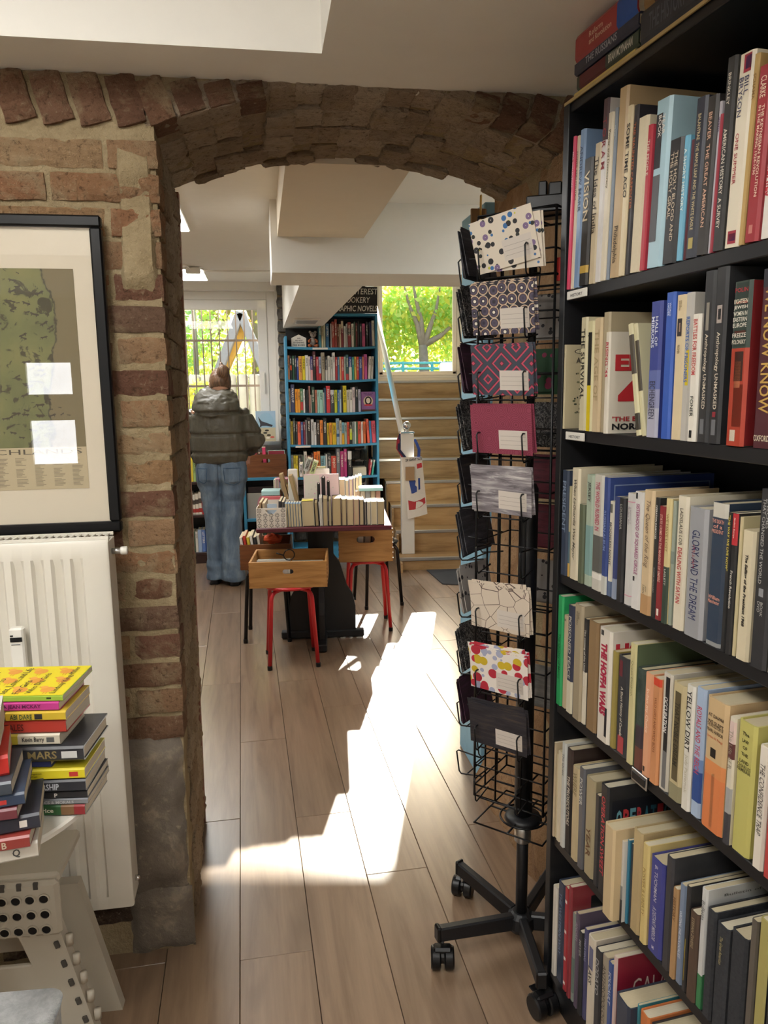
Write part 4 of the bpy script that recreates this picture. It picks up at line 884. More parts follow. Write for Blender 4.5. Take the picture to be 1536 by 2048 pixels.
# blue cupboard in the rear room against the arch wall
bq = ATH + .12; bx = 1.005
cu = thing('cupboard', 'tall pale blue cupboard side behind the card spinner past the arch', 'cupboard', B(bx, bq), TH)
MB().cbox((.30, .15, 1.06), (.60, .30, 2.12), .004).build('carcass', MT['palblue'], cu)
for x in (.16, .455): MB().cbox((x, .307, 1.08), (.285, .018, 1.98), .003).build('door', MT['palblue'], cu)
cl = thing('clipboard', 'brown clipboard with a yellow stick hanging beside the pale blue cupboard', 'clipboard', onp(957, 428, B(bx, bq - .02), BD), TH)
MB().cbox((0, 0, -.02), (.055, .008, .075), .003).build('board', plain('brown_board', '8a6a48', .7), cl); MB().beam((0.004, -.008, -.06), (.006, -.008, .06), .012, .006, .002).build('stick', plain('yellow_stick', 'd0a850', .6), cl)
# ================================================================== TABLE with books, stools, crates
TZ = .74; ta = onz(511.5, 1057, TZ); tbb = onz(784, 1050.5, TZ); tdv = (tbb - ta); TL = tdv.length; TA = atan2(tdv.y, tdv.x)
TM = Matrix.Translation((ta.x, ta.y, TZ)) @ Matrix.Rotation(TA, 4, 'Z'); TD = .66
tbl = thing('table', 'oxblood topped table on a black shaped pedestal, covered in books', 'table', (ta.x, ta.y, 0), TA)
MB().cbox((TL / 2, TD / 2, TZ - .014), (TL, TD, .028), .006).build('tabletop', MT['tabletop'], tbl)
prof = [(-.20, .05), (.20, .05), (.20, .20), (.185, .27), (.15, .33), (.125, .42), (.11, .47), (.075, .52), (.075, TZ - .03), (-.075, TZ - .03), (-.075, .52), (-.11, .47), (-.125, .42), (-.15, .33), (-.185, .27), (-.20, .20)]
pcx, pcy = (ony(648, 1200, 4.35).x - ta.x), .30
fixn(MB().prism(prof, lambda x, z, t: Vector((pcx + x, pcy + t, z)), -.014, .014).build('pedestal_panel', MT['blackpaint'], tbl))
fixn(MB().prism(prof, lambda x, z, t: Vector((pcx + t, pcy + x, z)), -.016, .016).build('pedestal_panel', MT['blackpaint'], tbl))
MB().cbox((pcx, pcy, .028), (.50, .05, .044), .006).build('foot', MT['blackpaint'], tbl); MB().cbox((pcx, pcy, .027), (.055, .56, .044), .006).build('foot', MT['blackpaint'], tbl)
MB().cbox((pcx, pcy, TZ - .034), (.40, .40, .012), .003).build('top_plate', MT['blackpaint'], tbl)
def tpx(x, y, off=.02):       # a point of the photograph met with the upright plane off metres behind the table front
    n = Vector((-sin(TA), cos(TA), 0)); o = Vector((ta.x, ta.y, TZ)) + n * off
    P = onp(x, y, o, n) - Vector((ta.x, ta.y, TZ)); return P.dot(Vector((cos(TA), sin(TA), 0))), P.z
def fore(x0, x1, yt, off, cov, page, lab, lean=0.0, d=.13, hard=True, grp=None, ybase=1045, top=None):
    s0, s1 = tpx(490 + x0 / 5.12, ybase, off)[0], tpx(490 + x1 / 5.12, ybase, off)[0]; h = tpx(490 + (x0 + x1) / 2 / 5.12, 880 + yt / 5.12, off)[1]
    o = book(TM @ Matrix.Translation((s1 - .0006, off + d, .0008)) @ Matrix.Rotation(pi, 4, 'Z'), 0, 0, 0, s1 - s0 - .0012, d, h, cov, lab, grp, -lean, hard, page=page, cloth=hard)
    if top: MB().quad((.002, d * .55, h + .0006), (s1 - s0 - .003, d * .55, h + .0006), (s1 - s0 - .003, d - .004, h + .0006), (.002, d - .004, h + .0006)).build('top_stain', MT['ink'], o, False, lin(top))
    return o
FG = 'books on the table front with fore edges out'
for i in range(6): fore(418 + 27.5 * i, 445 + 27.5 * i, 655, .020, '5a7a9c', 'cdbd98', f'thin book with blue tinted top, {ordn(i)} from the patterned box on the table', lean=-.03, d=.115, hard=False, grp=FG, top='7fa4c4')
for x0, x1, yt, cov, pg, lab, lean in ((590, 715, 628, 'c8c0a8', 'cbb892', 'very thick paperback with a yellow stamp on top at the table front', -.03), (722, 760, 640, '26221f', 'b09a72', 'dark covered notebook leaning in the row at the table front', -.05), (768, 798, 592, 'e0dcd8', 'd9d2c4', 'slim white book after the dark notebook at the table front', -.02), (800, 850, 598, '8a8070', 'bfa982', 'grey backed novel after the slim white book on the table', 0), (858, 888, 605, '3a3a3a', 'c8b894', 'thin dark backed novel near the middle of the table front', 0), (893, 988, 595, '2a2422', 'c2aa80', 'fat hardback with rounded fore edge at the middle of the table front', 0), (990, 1044, 602, '1f1f22', 'c4ae86', 'black hardback beside the fat rounded one on the table', 0), (1047, 1114, 606, 'a08f78', 'ccb690', 'tan backed novel beyond the black hardback on the table', 0), (1116, 1170, 606, 'c09080', 'c8b08c', 'pinkish backed novel on the table front', 0), (1172, 1220, 610, '2b2b2b', 'c6b08a', 'black backed book fifth from the sunny end of the table', 0), (1223, 1248, 632, '1d1d1d', '8a8078', 'thin dark book fourth from the sunny end of the table', 0), (1252, 1288, 632, 'd0cabc', 'd6c8a8', 'pale slim book third from the sunny end of the table', 0), (1291, 1354, 628, 'd8d0bc', 'd2c09a', 'cream novel second from the sunny end of the table', 0), (1357, 1430, 628, 'a89a86', 'b8a27c', 'brown edged novel at the sunny end of the table front', 0)):
    fore(x0, x1, yt, .016, cov, pg, lab, lean, grp=FG, top='e0d04a' if 'yellow stamp' in lab else None)
# second and third rows
for i, (x0, x1, yt, cov, pg) in enumerate(((296, 318, 405, 'e4ded4', 'd0c4a8'), (318, 356, 398, 'd88aa0', 'a8998a'), (358, 398, 425, '8ab8d0', 'b0a08c'), (400, 444, 395, 'd890a8', 'b4a48c'))):
    fore(x0, x1, yt + 8, .45, cov, pg, f'{cname(cov)} backed book, {ordn(i)} from the patterned box end of the rear table row', grp='rear row of books on the table', ybase=1000, top=cov)
for i, (x0, x1, yt, cov, pg) in enumerate(((968, 1026, 400, 'c8c4b4', 'cbb998'), (1028, 1066, 408, '98a8a8', 'd0c0a0'), (1068, 1108, 395, 'a88ab0', 'cfc0a4'), (1110, 1136, 385, '38404c', 'd8ccb4'), (1138, 1168, 375, 'd8d0c8', 'd0c0a0'), (1170, 1200, 362, 'b8b0a0', 'd6c6a2'))):
    fore(x0, x1, yt + 4, .44, cov, pg, f'{cname(cov)} backed book, {ordn(5 - i)} from the sunny end of the rear table row', grp='rear row of books on the table', ybase=1000)
# white box file, kraft notebooks, pink hand book, stack of small books on top
def tbox(x0, x1, yt, off, d, mat, name, lab, cat, yb=1000, col=None):
    s0, s1 = tpx(490 + x0 / 5.12, yb, off)[0], tpx(490 + x1 / 5.12, yb, off)[0]; h = tpx(490 + x0 / 5.12, 880 + yt / 5.12, off)[1]
    t = thing(name, lab, cat, TM @ Vector((s0, off, .0008)), TA); return t, s1 - s0, h, d
t, w_, h_, d_ = tbox(447, 545, 305, .34, .03, None, 'box_file', 'tall white card sheet file standing behind the brown notebooks', 'file')
MB().cbox((w_ / 2, .015, h_ / 2), (w_, .03, h_), .003).build('cover', MT['white'], t); MB().box((w_ / 2, .015, h_ / 2 + .002), (w_ - .006, .02, h_)).build('sheet', MT['pages'], t, False, lin('ece8e0'))
t, w_, h_, d_ = tbox(640, 872, 300, .36, .02, None, 'box_file', 'wide white cardboard sheet behind the pink book on the table', 'file')
MB().cbox((w_ / 2, .01, h_ / 2), (w_, .02, h_), .003).build('cover', MT['white'], t); MB().box((w_ / 2, .01, h_ / 2 + .002), (w_ - .006, .012, h_)).build('sheet', MT['pages'], t, False, lin('ece8e0'))
for i, (x0, x1, yt, cov, lab) in enumerate(((452, 492, 345, 'a8865a', 'tall kraft brown notebook leaning outermost behind the row'), (500, 545, 450, 'b09468', 'shorter kraft notebook leaning in front of the tall ones'), (552, 590, 360, '8a7a3a', 'olive edged kraft notebook leaning against the pink book'))):
    fore(x0, x1, yt, .345 - .10 * (i == 2), cov, 'ab8f66', lab, lean=-.22, d=.10, hard=False, grp='kraft notebooks on the table', ybase=1000)
def handart(o, t, d, h):
    e = t + .0008
    for q in range(26):
        a = q * 2.4; rr_ = .08 + .36 * (q / 26); cover_art(o, t, d * (.5 + rr_ * .9 * cos(a)) - .004, d * (.5 + rr_ * .9 * cos(a)) + .004, min(h * .97, h * (.68 + rr_ * .7 * sin(a))) - .003, min(h * .97, h * (.68 + rr_ * .7 * sin(a))) + .003, ['d8a0b4', 'c8c0b4', 'e0c8cc', 'b8b0a8'][q % 4])
    cover_art(o, t, .004, d * .45, .004, h - .004, 'd6cfc2', e=.0003)
    for cy, h0, h1, w_ in ((.42, .42, .82, .035), (.56, .40, .95, .045), (.70, .42, .86, .035)):
        k = MB(); n = 14; cyy = cy * d; ww = w_ * d * 1.2; pts = [(cyy - ww, h * h0), (cyy + ww, h * h0)] + [(cyy + ww * cos(pi * i / 8), h * h1 - ww + ww * 1.6 * sin(pi * i / 8)) for i in range(9)]
        k.add([(e + .0004, a, b) for a, b in pts], [tuple(range(len(pts)))]); k.build('cover_print', MT['ink'], o, False, lin('1a1618')); disc(o, e + .0008, cyy, h * h1 - ww * .2, ww * .45, ww * .6, 'e8dcd8')
s0, s1 = tpx(490 + 606 / 5.12, 1000, .185)[0], tpx(490 + 964 / 5.12, 1000, .185)[0]; h_ = tpx(490 + 780 / 5.12, 880 + 352 / 5.12, .185)[1]
book(TM, s0, .205, .0008, .022, s1 - s0, h_, 'e2c6c8', 'pink patterned hardback with a black hand on its cover, face out on the table', None, 0, True, yaw=-pi / 2, cover=handart, page='efe9dc')
for i, (x0, x1, yt, c_, lab) in enumerate(((596, 680, 225, 'a8a8a0', 'grey paperback tipped on top of the kraft notebooks'), (660, 740, 260, 'b8c488', 'pale green paperback tipped beside the grey one above the pink book'), (560, 610, 290, 'd8d0cc', 'whitish paperback low at the notebook end of the tipped pile'), (735, 830, 262, 'd8cfa0', 'cream paperback with a yellow panel behind the tipped pile'))):
    s_, z_ = tpx(490 + x0 / 5.12, 880 + (yt + 85) / 5.12, .24); z_ = max(z_, h_ + .002 if i != 2 else .15)
    book(TM @ Matrix.Translation((s_, .235 + (.125 if i == 3 else 0), (z_ if i < 2 else z_))) @ Matrix.Rotation(.35 if i < 2 else 0, 4, 'Y'), 0, 0, 0, (x1 - x0) / 5.12 / 1520 * 4.4 * .62, .12, .075 if i != 3 else .04, c_, lab, 'small paperbacks tipped on the pile', 0, False, title='POEMS', ink='444038') if i != 3 else book(TM @ Matrix.Translation((s_, .39, .0)), 0, 0, .0008, .05, .05, z_ + .02, c_, lab, 'small paperbacks tipped on the pile', 0, False)
s_, z_ = tpx(490 + 1165 / 5.12, 985, .30)
book(TM @ Matrix.Translation((s_, .25, .16)) @ Matrix.Rotation(pi / 2, 4, 'Y') @ Matrix.Translation((-.02, 0, 0)), 0, 0, 0, .02, .12, .14, '9cccc8', 'pale teal book lying across the rows at the sunny end of the table', None, 0, False)
for i in range(5): book(TM @ Matrix.Translation((s_ - .02 + .03 * i, .28, .0008)), 0, 0, 0, .027, .11, .158, ['c8b090', 'd8d0b8', 'a8b0b0', 'd0c0a0', 'c89a88'][i], f'{cname(["c8b090", "d8d0b8", "a8b0b0", "d0c0a0", "c89a88"][i])} book under the pale teal one, {ordn(i)} from the pink book', 'middle row of books on the table', 0, False)
# lying stack behind the patterned box
for i, (c_, lab) in enumerate((('c0b49c', 'lowest tan book in the lying pile behind the patterned box'), ('d8ccb0', 'cream book second in the lying pile behind the patterned box'), ('b8a488', 'brown edged book third in the lying pile behind the patterned box'), ('d86a70', 'red backed book fourth in the lying pile behind the patterned box'), ('a8cccc', 'pale teal book topmost in the lying pile behind the patterned box'))):
    book(TM @ Matrix.Translation((.005 + .004 * (i % 2), .339, .0008 + .033 * i + .032)) @ Matrix.Rotation(pi / 2, 4, 'Y'), 0, 0, 0, .032, .108, .108, c_, lab, 'lying pile on the table', 0, i % 2 == 0)
# patterned card box
s0, s1 = tpx(490 + 107 / 5.12, 1030, .004)[0], tpx(490 + 420 / 5.12, 1030, .004)[0]; hb = tpx(490 + 260 / 5.12, 880 + 700 / 5.12, .004)[1]
pbx = thing('patterned_box', 'card box with black star pattern and cut handle at the table corner', 'box', TM @ Vector((s0 + .004, .006, .0008)), TA); wb = s1 - s0 - .004
MT['card'] = plain('box_card', 'ded4c8', .8); slot_panel(wb, hb, .004, .07, .022, hb * .80, MT['card'], pbx, 'front_panel', Matrix.Translation((wb / 2, 0, 0)), None, .022)
MB().box((wb / 2, .33, hb / 2), (wb, .004, hb)).build('back_panel', MT['card'], pbx); MB().box((wb / 2, .165, .003), (wb - .01, .32, .004)).build('base', MT['card'], pbx)
for x in (.002, wb - .002): MB().box((x, .168, hb / 2), (.004, .32, hb)).build('side_panel', MT['card'], pbx)
sk = MB()
for j in range(4):
    for i in range(5):
        cx, cz = wb * (i + .5) / 5, hb * (j + .5) / 4
        if j == 3 and 1 <= i <= 3 or cz > hb * .68 and 1 <= i <= 3: continue
        for a in range(8):
            b = pi / 4 * a; dx, dz = cos(b), sin(b); L = .0145; sk.add([(cx + dx * .0025, -.0006, cz + dz * .0025), (cx + dx * L * .7 - dz * .0021, -.0006, cz + dz * L * .7 + dx * .0016), (cx + dx * L, -.0006, cz + dz * L), (cx + dx * L * .7 + dz * .0021, -.0006, cz + dz * L * .7 - dx * .0016)], [(0, 1, 2, 3)])
sk.build('star_pattern', MT['ink'], pbx, False, lin('1c1a1a'))
PM = TM @ Matrix.Translation((s0 + .004, .006, .006))
for i, (x, w2, h2, c_, lab) in enumerate(((.012, .012, .13, 'a88a68', 'brown folded leaflet leaning in the patterned box'), (.03, .014, .125, 'c8b090', 'kraft card leaning in the patterned box'), (.115, .014, .135, '3a3638', 'dark bound notebook in the patterned box'), (.132, .014, .13, '5a5450', 'grey bound notebook in the patterned box'))):
    book(PM, x, .05, 0, w2, .2, h2, c_, lab, 'contents of the patterned box', .04 if i > 1 else -.0, False)
book(PM, .052, .10, 0, .01, .055, .115, 'c4d4e4', 'pale blue card standing in the middle of the patterned box', None, 0, False, yaw=-pi / 2)
# stools and crates
fc = (onz(545, 1340) + onz(643, 1328) + onz(525, 1312)) / 3
stool(fc.x + .035, fc.y + .05, TA + .12, MT['red'], 'red metal stool under the crate at the table front')
cA = ony(499, 1180, 3.93); cB_ = ony(655, 1177, 3.95); cw = (cB_ - cA).length; hc = ony(577, 1124, 3.94).z - .451
c1 = crate((cA.x, cA.y, .4512), atan2(cB_.y - cA.y, cB_.x - cA.x), cw, .34, hc, MT['crate'], 'pine crate of cards with finger joints on the front red stool', (.058, .026, .62))
CM = c1.matrix_basis.copy() @ Matrix.Identity(4)
CM = Matrix.Translation(c1.location) @ Matrix.Rotation(c1.rotation_euler.z, 4, 'Z')
rc = random.Random(31)
for i in range(9):
    c_ = ['e4e2de', 'd8dce0', 'cfc4b0', 'e8e4dc', 'b8c0c4', '2a2a2e', 'dcd6c8', 'e6e6e6', '3a3c44'][i]
    half = i >= 5; book(CM, .02 if not half else cw * .52, .05 + .05 * (i % 5), .0145, .010, cw * .44 - (.01 if half else 0), hc * (.62 + .08 * rc.random()), c_, f'{cname(c_)} card pack, {ordn(i % 5)} from the front in the {"table" if half else "pier"} half of the front pine crate', 'card packs in the front crate', 0, False, yaw=-pi / 2)
gl = thing('magnifier', 'black wire loop magnifier resting on the cards in the front crate', 'magnifier', CM @ Vector((cw * .49, .17, hc * .86)), .3)
MB().tube([(.03 * cos(a * pi / 8), .004, .02 + .03 * sin(a * pi / 8)) for a in range(16)], .003, 6, closed=True).build('rim', MT['wire'], gl, True); MB().tube([(-.03, .004, .02), (-.07, .004, .035)], .004, 6).build('handle', MT['wire'], gl, True)
bs = onz(489, 1286); stool(bs.x + .13, bs.y + .14, TA, MT['wire'], 'black metal stool under the rear crate beside the person')
c2 = crate((bs.x + .0, bs.y - .02, .4512), TA + .03, .30, .30, .15, MT['crate_dark'], 'dark brown crate of leaflets half under the table on a black stool', (.06, .03, .6))
C2M = Matrix.Translation(c2.location) @ Matrix.Rotation(c2.rotation_euler.z, 4, 'Z')
for i in range(6): book(C2M, .018 + .02 * i, .03, .0145, .016, .20, .175 + .01 * (i % 2), ['e8e4dc', 'c83c34', 'e0c840', 'f0ece4', '2c2c30', 'd8d0c0'][i], f'{cname(["e8e4dc", "c83c34", "e0c840", "f0ece4", "2c2c30", "d8d0c0"][i])} booklet, {ordn(i)} from the person in the dark brown crate', 'booklets in the dark crate', -.12, False)
og = thing('crumpled_bag', 'crumpled orange paper bag on the dark brown crate', 'bag', C2M @ Vector((.19, .10, .135)), 0)
k = ball((0, 0, .03), .05, (1.1, .7, .6), 12); k.v = [tuple(Vector(v) + noise.noise_vector(Vector(v) * 40) * .012) for v in k.v]; k.build('paper', plain('orange_paper', 'd8542c', .7), og)
r1, r2 = onz(780, 1262), onz(765, 1238)
stool(r1.x - .14, r1.y + .12, TA + .05, MT['red'], 'red metal stool under the crate at the sunny end of the table'); bk = onz(724, 1210)
stool(bk.x + .11, bk.y + .06, TA + .3, MT['wire'], 'black metal stool behind the red one at the sunny end')
cA = ony(678, 1127, 4.52); cB_ = ony(786, 1124, 4.54); cw = (cB_ - cA).length; hc = min(.735 - .452 - .03, ony(730, 1058, 4.53).z - .452)
c3 = crate((cA.x, cA.y, .4512), atan2(cB_.y - cA.y, cB_.x - cA.x), cw, .30, hc, MT['crate'], 'knotty pine crate on the red stool under the sunny table end', (.11, .040, .68))
C3M = Matrix.Translation(c3.location) @ Matrix.Rotation(c3.rotation_euler.z, 4, 'Z')
for i in range(6): book(C3M, .02 + .045 * i, .04, .0145, .036, .2, hc * .82, ['8a5a4a', 'd8c8b0', 'e6e2da', 'b0a090', '6a4a44', 'd0c8c0'][i], f'{cname(["8a5a4a", "d8c8b0", "e6e2da", "b0a090", "6a4a44", "d0c8c0"][i])} book, {ordn(i)} from the pedestal in the knotty pine crate', 'books in the knotty crate', 0.05, False)
# ================================================================== PERSON, seen from behind
def voxel(mb, name, size, mat, parent=None, smooth=4, fn=None, adapt=0.0):
    me = mb.mesh('tmp', mat); o = bpy.data.objects.new('tmp', me); COL.objects.link(o)
    m_ = o.modifiers.new('r', 'REMESH'); m_.mode = 'VOXEL'; m_.voxel_size = size; m_.adaptivity = adapt
    if smooth: s_ = o.modifiers.new('s', 'SMOOTH'); s_.factor = .5; s_.iterations = smooth
    dg = bpy.context.evaluated_depsgraph_get(); ne = bpy.data.meshes.new_from_object(o.evaluated_get(dg)); bpy.data.objects.remove(o); bpy.data.meshes.remove(me)
    ne.name = name
    if fn:
        ne.update(); N = [v.normal.copy() for v in ne.vertices]
        for v, n in zip(ne.vertices, N): v.co = v.co + fn(v.co, n)
    ne.polygons.foreach_set('use_smooth', [True] * len(ne.polygons))
    if not ne.materials: ne.materials.append(mat)
    return put(ne, name, parent)
def ell(cx, cy, z, rx, ry, n=20, px=2.0): return [Vector((cx + rx * abs(cos(a)) ** (2 / px) * (1 if cos(a) > 0 else -1), cy + ry * abs(sin(a)) ** (2 / px) * (1 if sin(a) > 0 else -1), z)) for a in [2 * pi * i / n for i in range(n)]]
def balls(k, c, r, s=(1, 1, 1), n=16, rot=None):
    R = Matrix.Diagonal((*s, 1)).to_3x3()
    if rot is not None: R = rot @ R
    k.lathe([(r * sin(pi * i / 12) + (1e-6 if i in (0, 12) else 0), -r * cos(pi * i / 12)) for i in range(13)], n, c, R)
MT['skin'] = plain('skin', 'd8a68c', .55, noisy=.08, scale=40)
m = NT('brown_hair'); v = m.coord('Object', (160, 160, 12)); f = m.noise(v, 1.0, 3); m.col(m.ramp(f, [(.3, lin('38281c')), (.55, lin('6a4c34')), (.75, lin('8a684a'))])); m.rough(.45); m.bump(f, .5, .004); MT['hair'] = m.mat
m = NT('olive_nylon'); v = m.coord('Object', (60, 60, 60)); f = m.noise(v, 1, 3); g2 = m.noise(m.coord('Object', (14, 14, 9)), 1.2, 4, .6, .5); m.col(m.mix(f, lin('4a473c'), lin('545044'))); m.rough(.48); m.bump(g2, .35, .02); MT['nylon'] = m.mat
m = NT('blue_denim'); v = m.coord('Object', (9, 9, 3)); f = m.noise(v, 1.3, 5, .6, .3); g2 = m.noise(m.coord('Object', (400, 400, 400)), 1, 2); m.col(m.mix(m.math('MULTIPLY', g2, .5), m.ramp(f, [(.3, lin('48586a')), (.5, lin('64788c')), (.7, lin('8a9caa'))]), lin('54667a'))); m.rough(.85); m.bump(f, .3, .02); MT['denim'] = m.mat
fp = onz(447, 1172); PX, PY = fp.x, fp.y + .10
per = None
k = MB()
# body: torso, neck, head, arms, hands, legs, feet in one skin
k.loft([ell(.0, .02, .80, .11, .075), ell(0, .02, .90, .135, .09), ell(0, .02, 1.02, .13, .095), ell(0, .02, 1.2, .15, .10), ell(0, .03, 1.34, .135, .075), ell(0, .03, 1.385, .09, .07), ell(.005, .04, 1.42, .05, .055), ell(.012, .065, 1.48, .05, .055)])
HC = Vector((.015, .085, 1.545)); HR = Matrix.Rotation(-.30, 3, 'X') @ Matrix.Rotation(.25, 3, 'Z')
balls(k, HC, .095, (.80, .98, 1.12), 18, HR)
for p_, r_ in (((.0, .088, -.02), .013), ((0, .080, -.055), .016), ((0, .062, -.095), .026), ((-.03, .076, .012), .012), ((.03, .076, .012), .012), ((0, .083, .0), .009)): balls(k, HC + HR @ Vector(p_), r_, (1, 1, 1), 10)
for sx in (-1, 1): balls(k, HC + HR @ Vector((sx * .077, .0, -.012)), .022, (.35, .7, 1.2), 10)
arms = {1: [(.16, .02, 1.34), (.265, .04, 1.11), (.185, .27, 1.005)], -1: [(-.16, .02, 1.34), (-.225, .07, 1.11), (-.12, .29, 1.01)]}
for sx, (a, b, c) in arms.items():
    k.tube([a, Vector(a).lerp(Vector(b), .5), b, Vector(b).lerp(Vector(c), .5), c], [.040, .040, .036, .034, .025], 10)
    c = Vector(c); dirv = (c - Vector(b)).normalized(); dirv = (dirv + Vector((0, .2, -.35))).normalized(); side = dirv.cross(Vector((0, 0, 1))).normalized(); up_ = side.cross(dirv)
    pm = c + dirv * .05; k.loft([[c + dirv * t + side * (w_ * cos(q)) + up_ * (.014 * sin(q)) for q in [2 * pi * i / 12 for i in range(12)]] for t, w_ in ((-.01, .026), (.03, .036), (.07, .040), (.095, .038))])
    for i, L in enumerate((.066, .074, .069, .054)):
        s0 = c + dirv * .088 + side * (-.03 + .02 * i); k.tube([s0, s0 + dirv * L * .45 - up_ * .004, s0 + dirv * L * .75 - up_ * .022, s0 + dirv * L * .9 - up_ * .042], [.0088, .0084, .0078, .0066], 8)
    t0 = c + dirv * .03 - side * sx * -.034 * -1; k.tube([t0, t0 - side * sx * .022 * 1 + dirv * .03 - up_ * .008, t0 - side * sx * .02 + dirv * .058 - up_ * .02], [.011, .0095, .0075], 8)
for sx, x0, x1, yf in ((-1, -.085, -.085, .02), (1, .085, .075, -.045)):
    k.tube([(x0, .02, .86), (x0, .025, .68), (x1, .03 + yf, .48), (x1, .015 + yf, .28), (x1, yf, .09)], [.085, .075, .058, .052, .038], 12)
    k.loft([[Vector((x1, yf + yy, zz)) + Vector((w_ * cos(q), 0, h_ * sin(q))) for q in [2 * pi * i / 12 for i in range(12)]] for yy, zz, w_, h_ in ((-.055, .04, .028, .03), (0, .05, .036, .045), (.09, .04, .042, .03), (.17, .025, .034, .016))])
per = voxel(k, 'person', .006, MT['skin'], None, 3)
per.location = (PX, PY, 0); per.rotation_euler = (0, 0, TH * .6)
tag(per, 'person in olive puffer jacket and wide blue jeans, browsing with back turned', 'person')
# puffer jacket
k = MB()
zs = [(.945, .175, .125), (.955, .20, .14), (1.0, .212, .155), (1.06, .215, .162), (1.12, .215, .165), (1.18, .212, .165), (1.24, .21, .162), (1.30, .205, .155), (1.345, .185, .14), (1.38, .13, .115), (1.41, .085, .09)]
k.loft([ell(-.005 + .004 * i * .3, .015, z, a, b, 28, 2.5) for i, (z, a, b) in enumerate(zs)])
for sx, (a, b, c) in arms.items():
    A_, B_, C_ = Vector(a), Vector(b), Vector(c); A_ = A_ + Vector((sx * -.01, 0, -.01))
    P = [A_ + (B_ - A_) * t for t in (0, .2, .4, .6, .8, 1)] + [B_ + (C_ - B_) * t for t in (.2, .4, .6, .8, .92)]
    k.tube(P, [.075, .085, .082, .085, .082, .084, .078, .072, .066, .058, .044], 16)
# hood lying on the shoulders
k.loft([[Vector((-.01 + rx * cos(q), .015 + oy + ry * sin(q), z + tilt * sin(q) * 1.0)) for q in [2 * pi * i / 24 for i in range(24)]] for z, rx, ry, oy, tilt in ((1.30, .10, .06, -.115, .0), (1.325, .155, .085, -.10, .01), (1.37, .178, .12, -.06, .015), (1.42, .17, .13, -.03, .02), (1.465, .15, .125, -.01, .03), (1.49, .135, .115, .0, .03), (1.50, .11, .09, .0, .03))])
seams = [(1.325, 1), (1.168, 1), (1.03, 1)]
def puff(c, n):
    d = 0.0
    if c.z < 1.40 or abs(c.x) > .2:
        for s_, a in seams: d -= .016 * math.exp(-((c.z - s_) / .011) ** 2)
        w_ = noise.noise(Vector((c.x * 22, c.y * 22, c.z * 6))) + .5 * noise.noise(Vector((c.x * 48, c.y * 48, c.z * 14 + 5)))
        near = min(abs(c.z - s_) for s_, a in seams); d += .009 * w_ * (1.0 if near < .04 else .6)
    else: d += .008 * noise.noise(Vector((c.x * 14, c.y * 14, c.z * 30))) + .006 * noise.noise(Vector((c.x * 30, c.y * 30, c.z * 50)))
    if abs(c.x) < .2 and 1.33 < c.z < 1.345: d -= .01
    return n * d
jk = voxel(k, 'jacket', .0075, MT['nylon'], per, 3, puff)
# jeans
k = MB()
for sx, cx in ((-1, -1), (1, 1)):
    if sx < 0: R_ = [(.96, -.080, .0, .095, .115), (.90, -.085, .0, .102, .128), (.83, -.088, .0, .100, .125), (.76, -.086, .01, .088, .100), (.65, -.082, .015, .074, .088), (.50, -.076, .02, .066, .080), (.35, -.072, .02, .065, .080), (.20, -.072, .02, .068, .084), (.045, -.074, .015, .072, .10)]
    else: R_ = [(.96, .085, .0, .105, .115), (.90, .088, .0, .112, .13), (.83, .092, -.005, .110, .128), (.76, .088, -.005, .098, .106), (.65, .078, -.01, .086, .092), (.50, .070, -.03, .078, .084), (.35, .066, -.04, .078, .084), (.20, .066, -.045, .083, .09), (.035, .070, -.045, .092, .108)]
    k.loft([ell(a, b, z, rx, ry, 22, 2.3) for z, a, b, rx, ry in R_])
def denim(c, n):
    w_ = noise.noise(Vector((c.x * 10, c.y * 10, c.z * 16))) + .5 * noise.noise(Vector((c.x * 22 + 3, c.y * 22, c.z * 34)))
    a = .007 * w_ * (1.2 if c.z < .2 or .6 < c.z < .82 else .6)
    if abs(c.x) < .012 and c.z > .72 and c.y < .02: a -= .006
    return n * a
je = voxel(k, 'jeans', .0075, MT['denim'], per, 3, denim)
je.data.materials.clear(); je.data.materials.append(MT['denim'])
MT['denim_dark'] = plain('denim_seam', '3c5a78', .9)
def pocket(cx, w_, z0, z1, name='back_pocket'):
    V = []; n = 6
    pts = [(cx - w_ / 2, z1), (cx - w_ / 2 + .008, z0 + .02), (cx + .01, z0), (cx + w_ / 2 - .008, z0 + .02), (cx + w_ / 2, z1)]
    def surf(x, z): 
        ok, loc, nn, _i = je.ray_cast(Vector((x, -1, z)), Vector((0, 1, 0))); return loc + Vector((0, -.003, 0)) if ok else Vector((x, -.13, z))
    P = []
    for a, b in zip(pts, pts[1:] + pts[:1]): P += [surf(a[0] + (b[0] - a[0]) * t / 4, a[1] + (b[1] - a[1]) * t / 4) for t in range(4)]
    MB().tube(P, .0022, 5, closed=True).build(name, MT['denim_dark'], per, True)
bpy.context.view_layer.update()
pocket(-.125, .075, .80, .915); pocket(.095, .125, .785, .915)
for sx, x1, yf in ((-1, -.085, .02), (1, .075, -.045)):
    k = MB(); k.loft([[Vector((x1, yf + yy, .0)) + Vector((w_ * cos(q), 0, h_ * max(-.0, sin(q)) + (.004 if sin(q) < 0 else 0))) for q in [2 * pi * i / 16 for i in range(16)]] for yy, w_, h_ in ((-.075, .020, .045), (-.06, .034, .062), (0, .040, .07), (.10, .048, .055), (.17, .044, .04), (.21, .02, .022))])
    fixn(k.build('shoe', plain('dark_shoe', '23262b', .5), per, True))
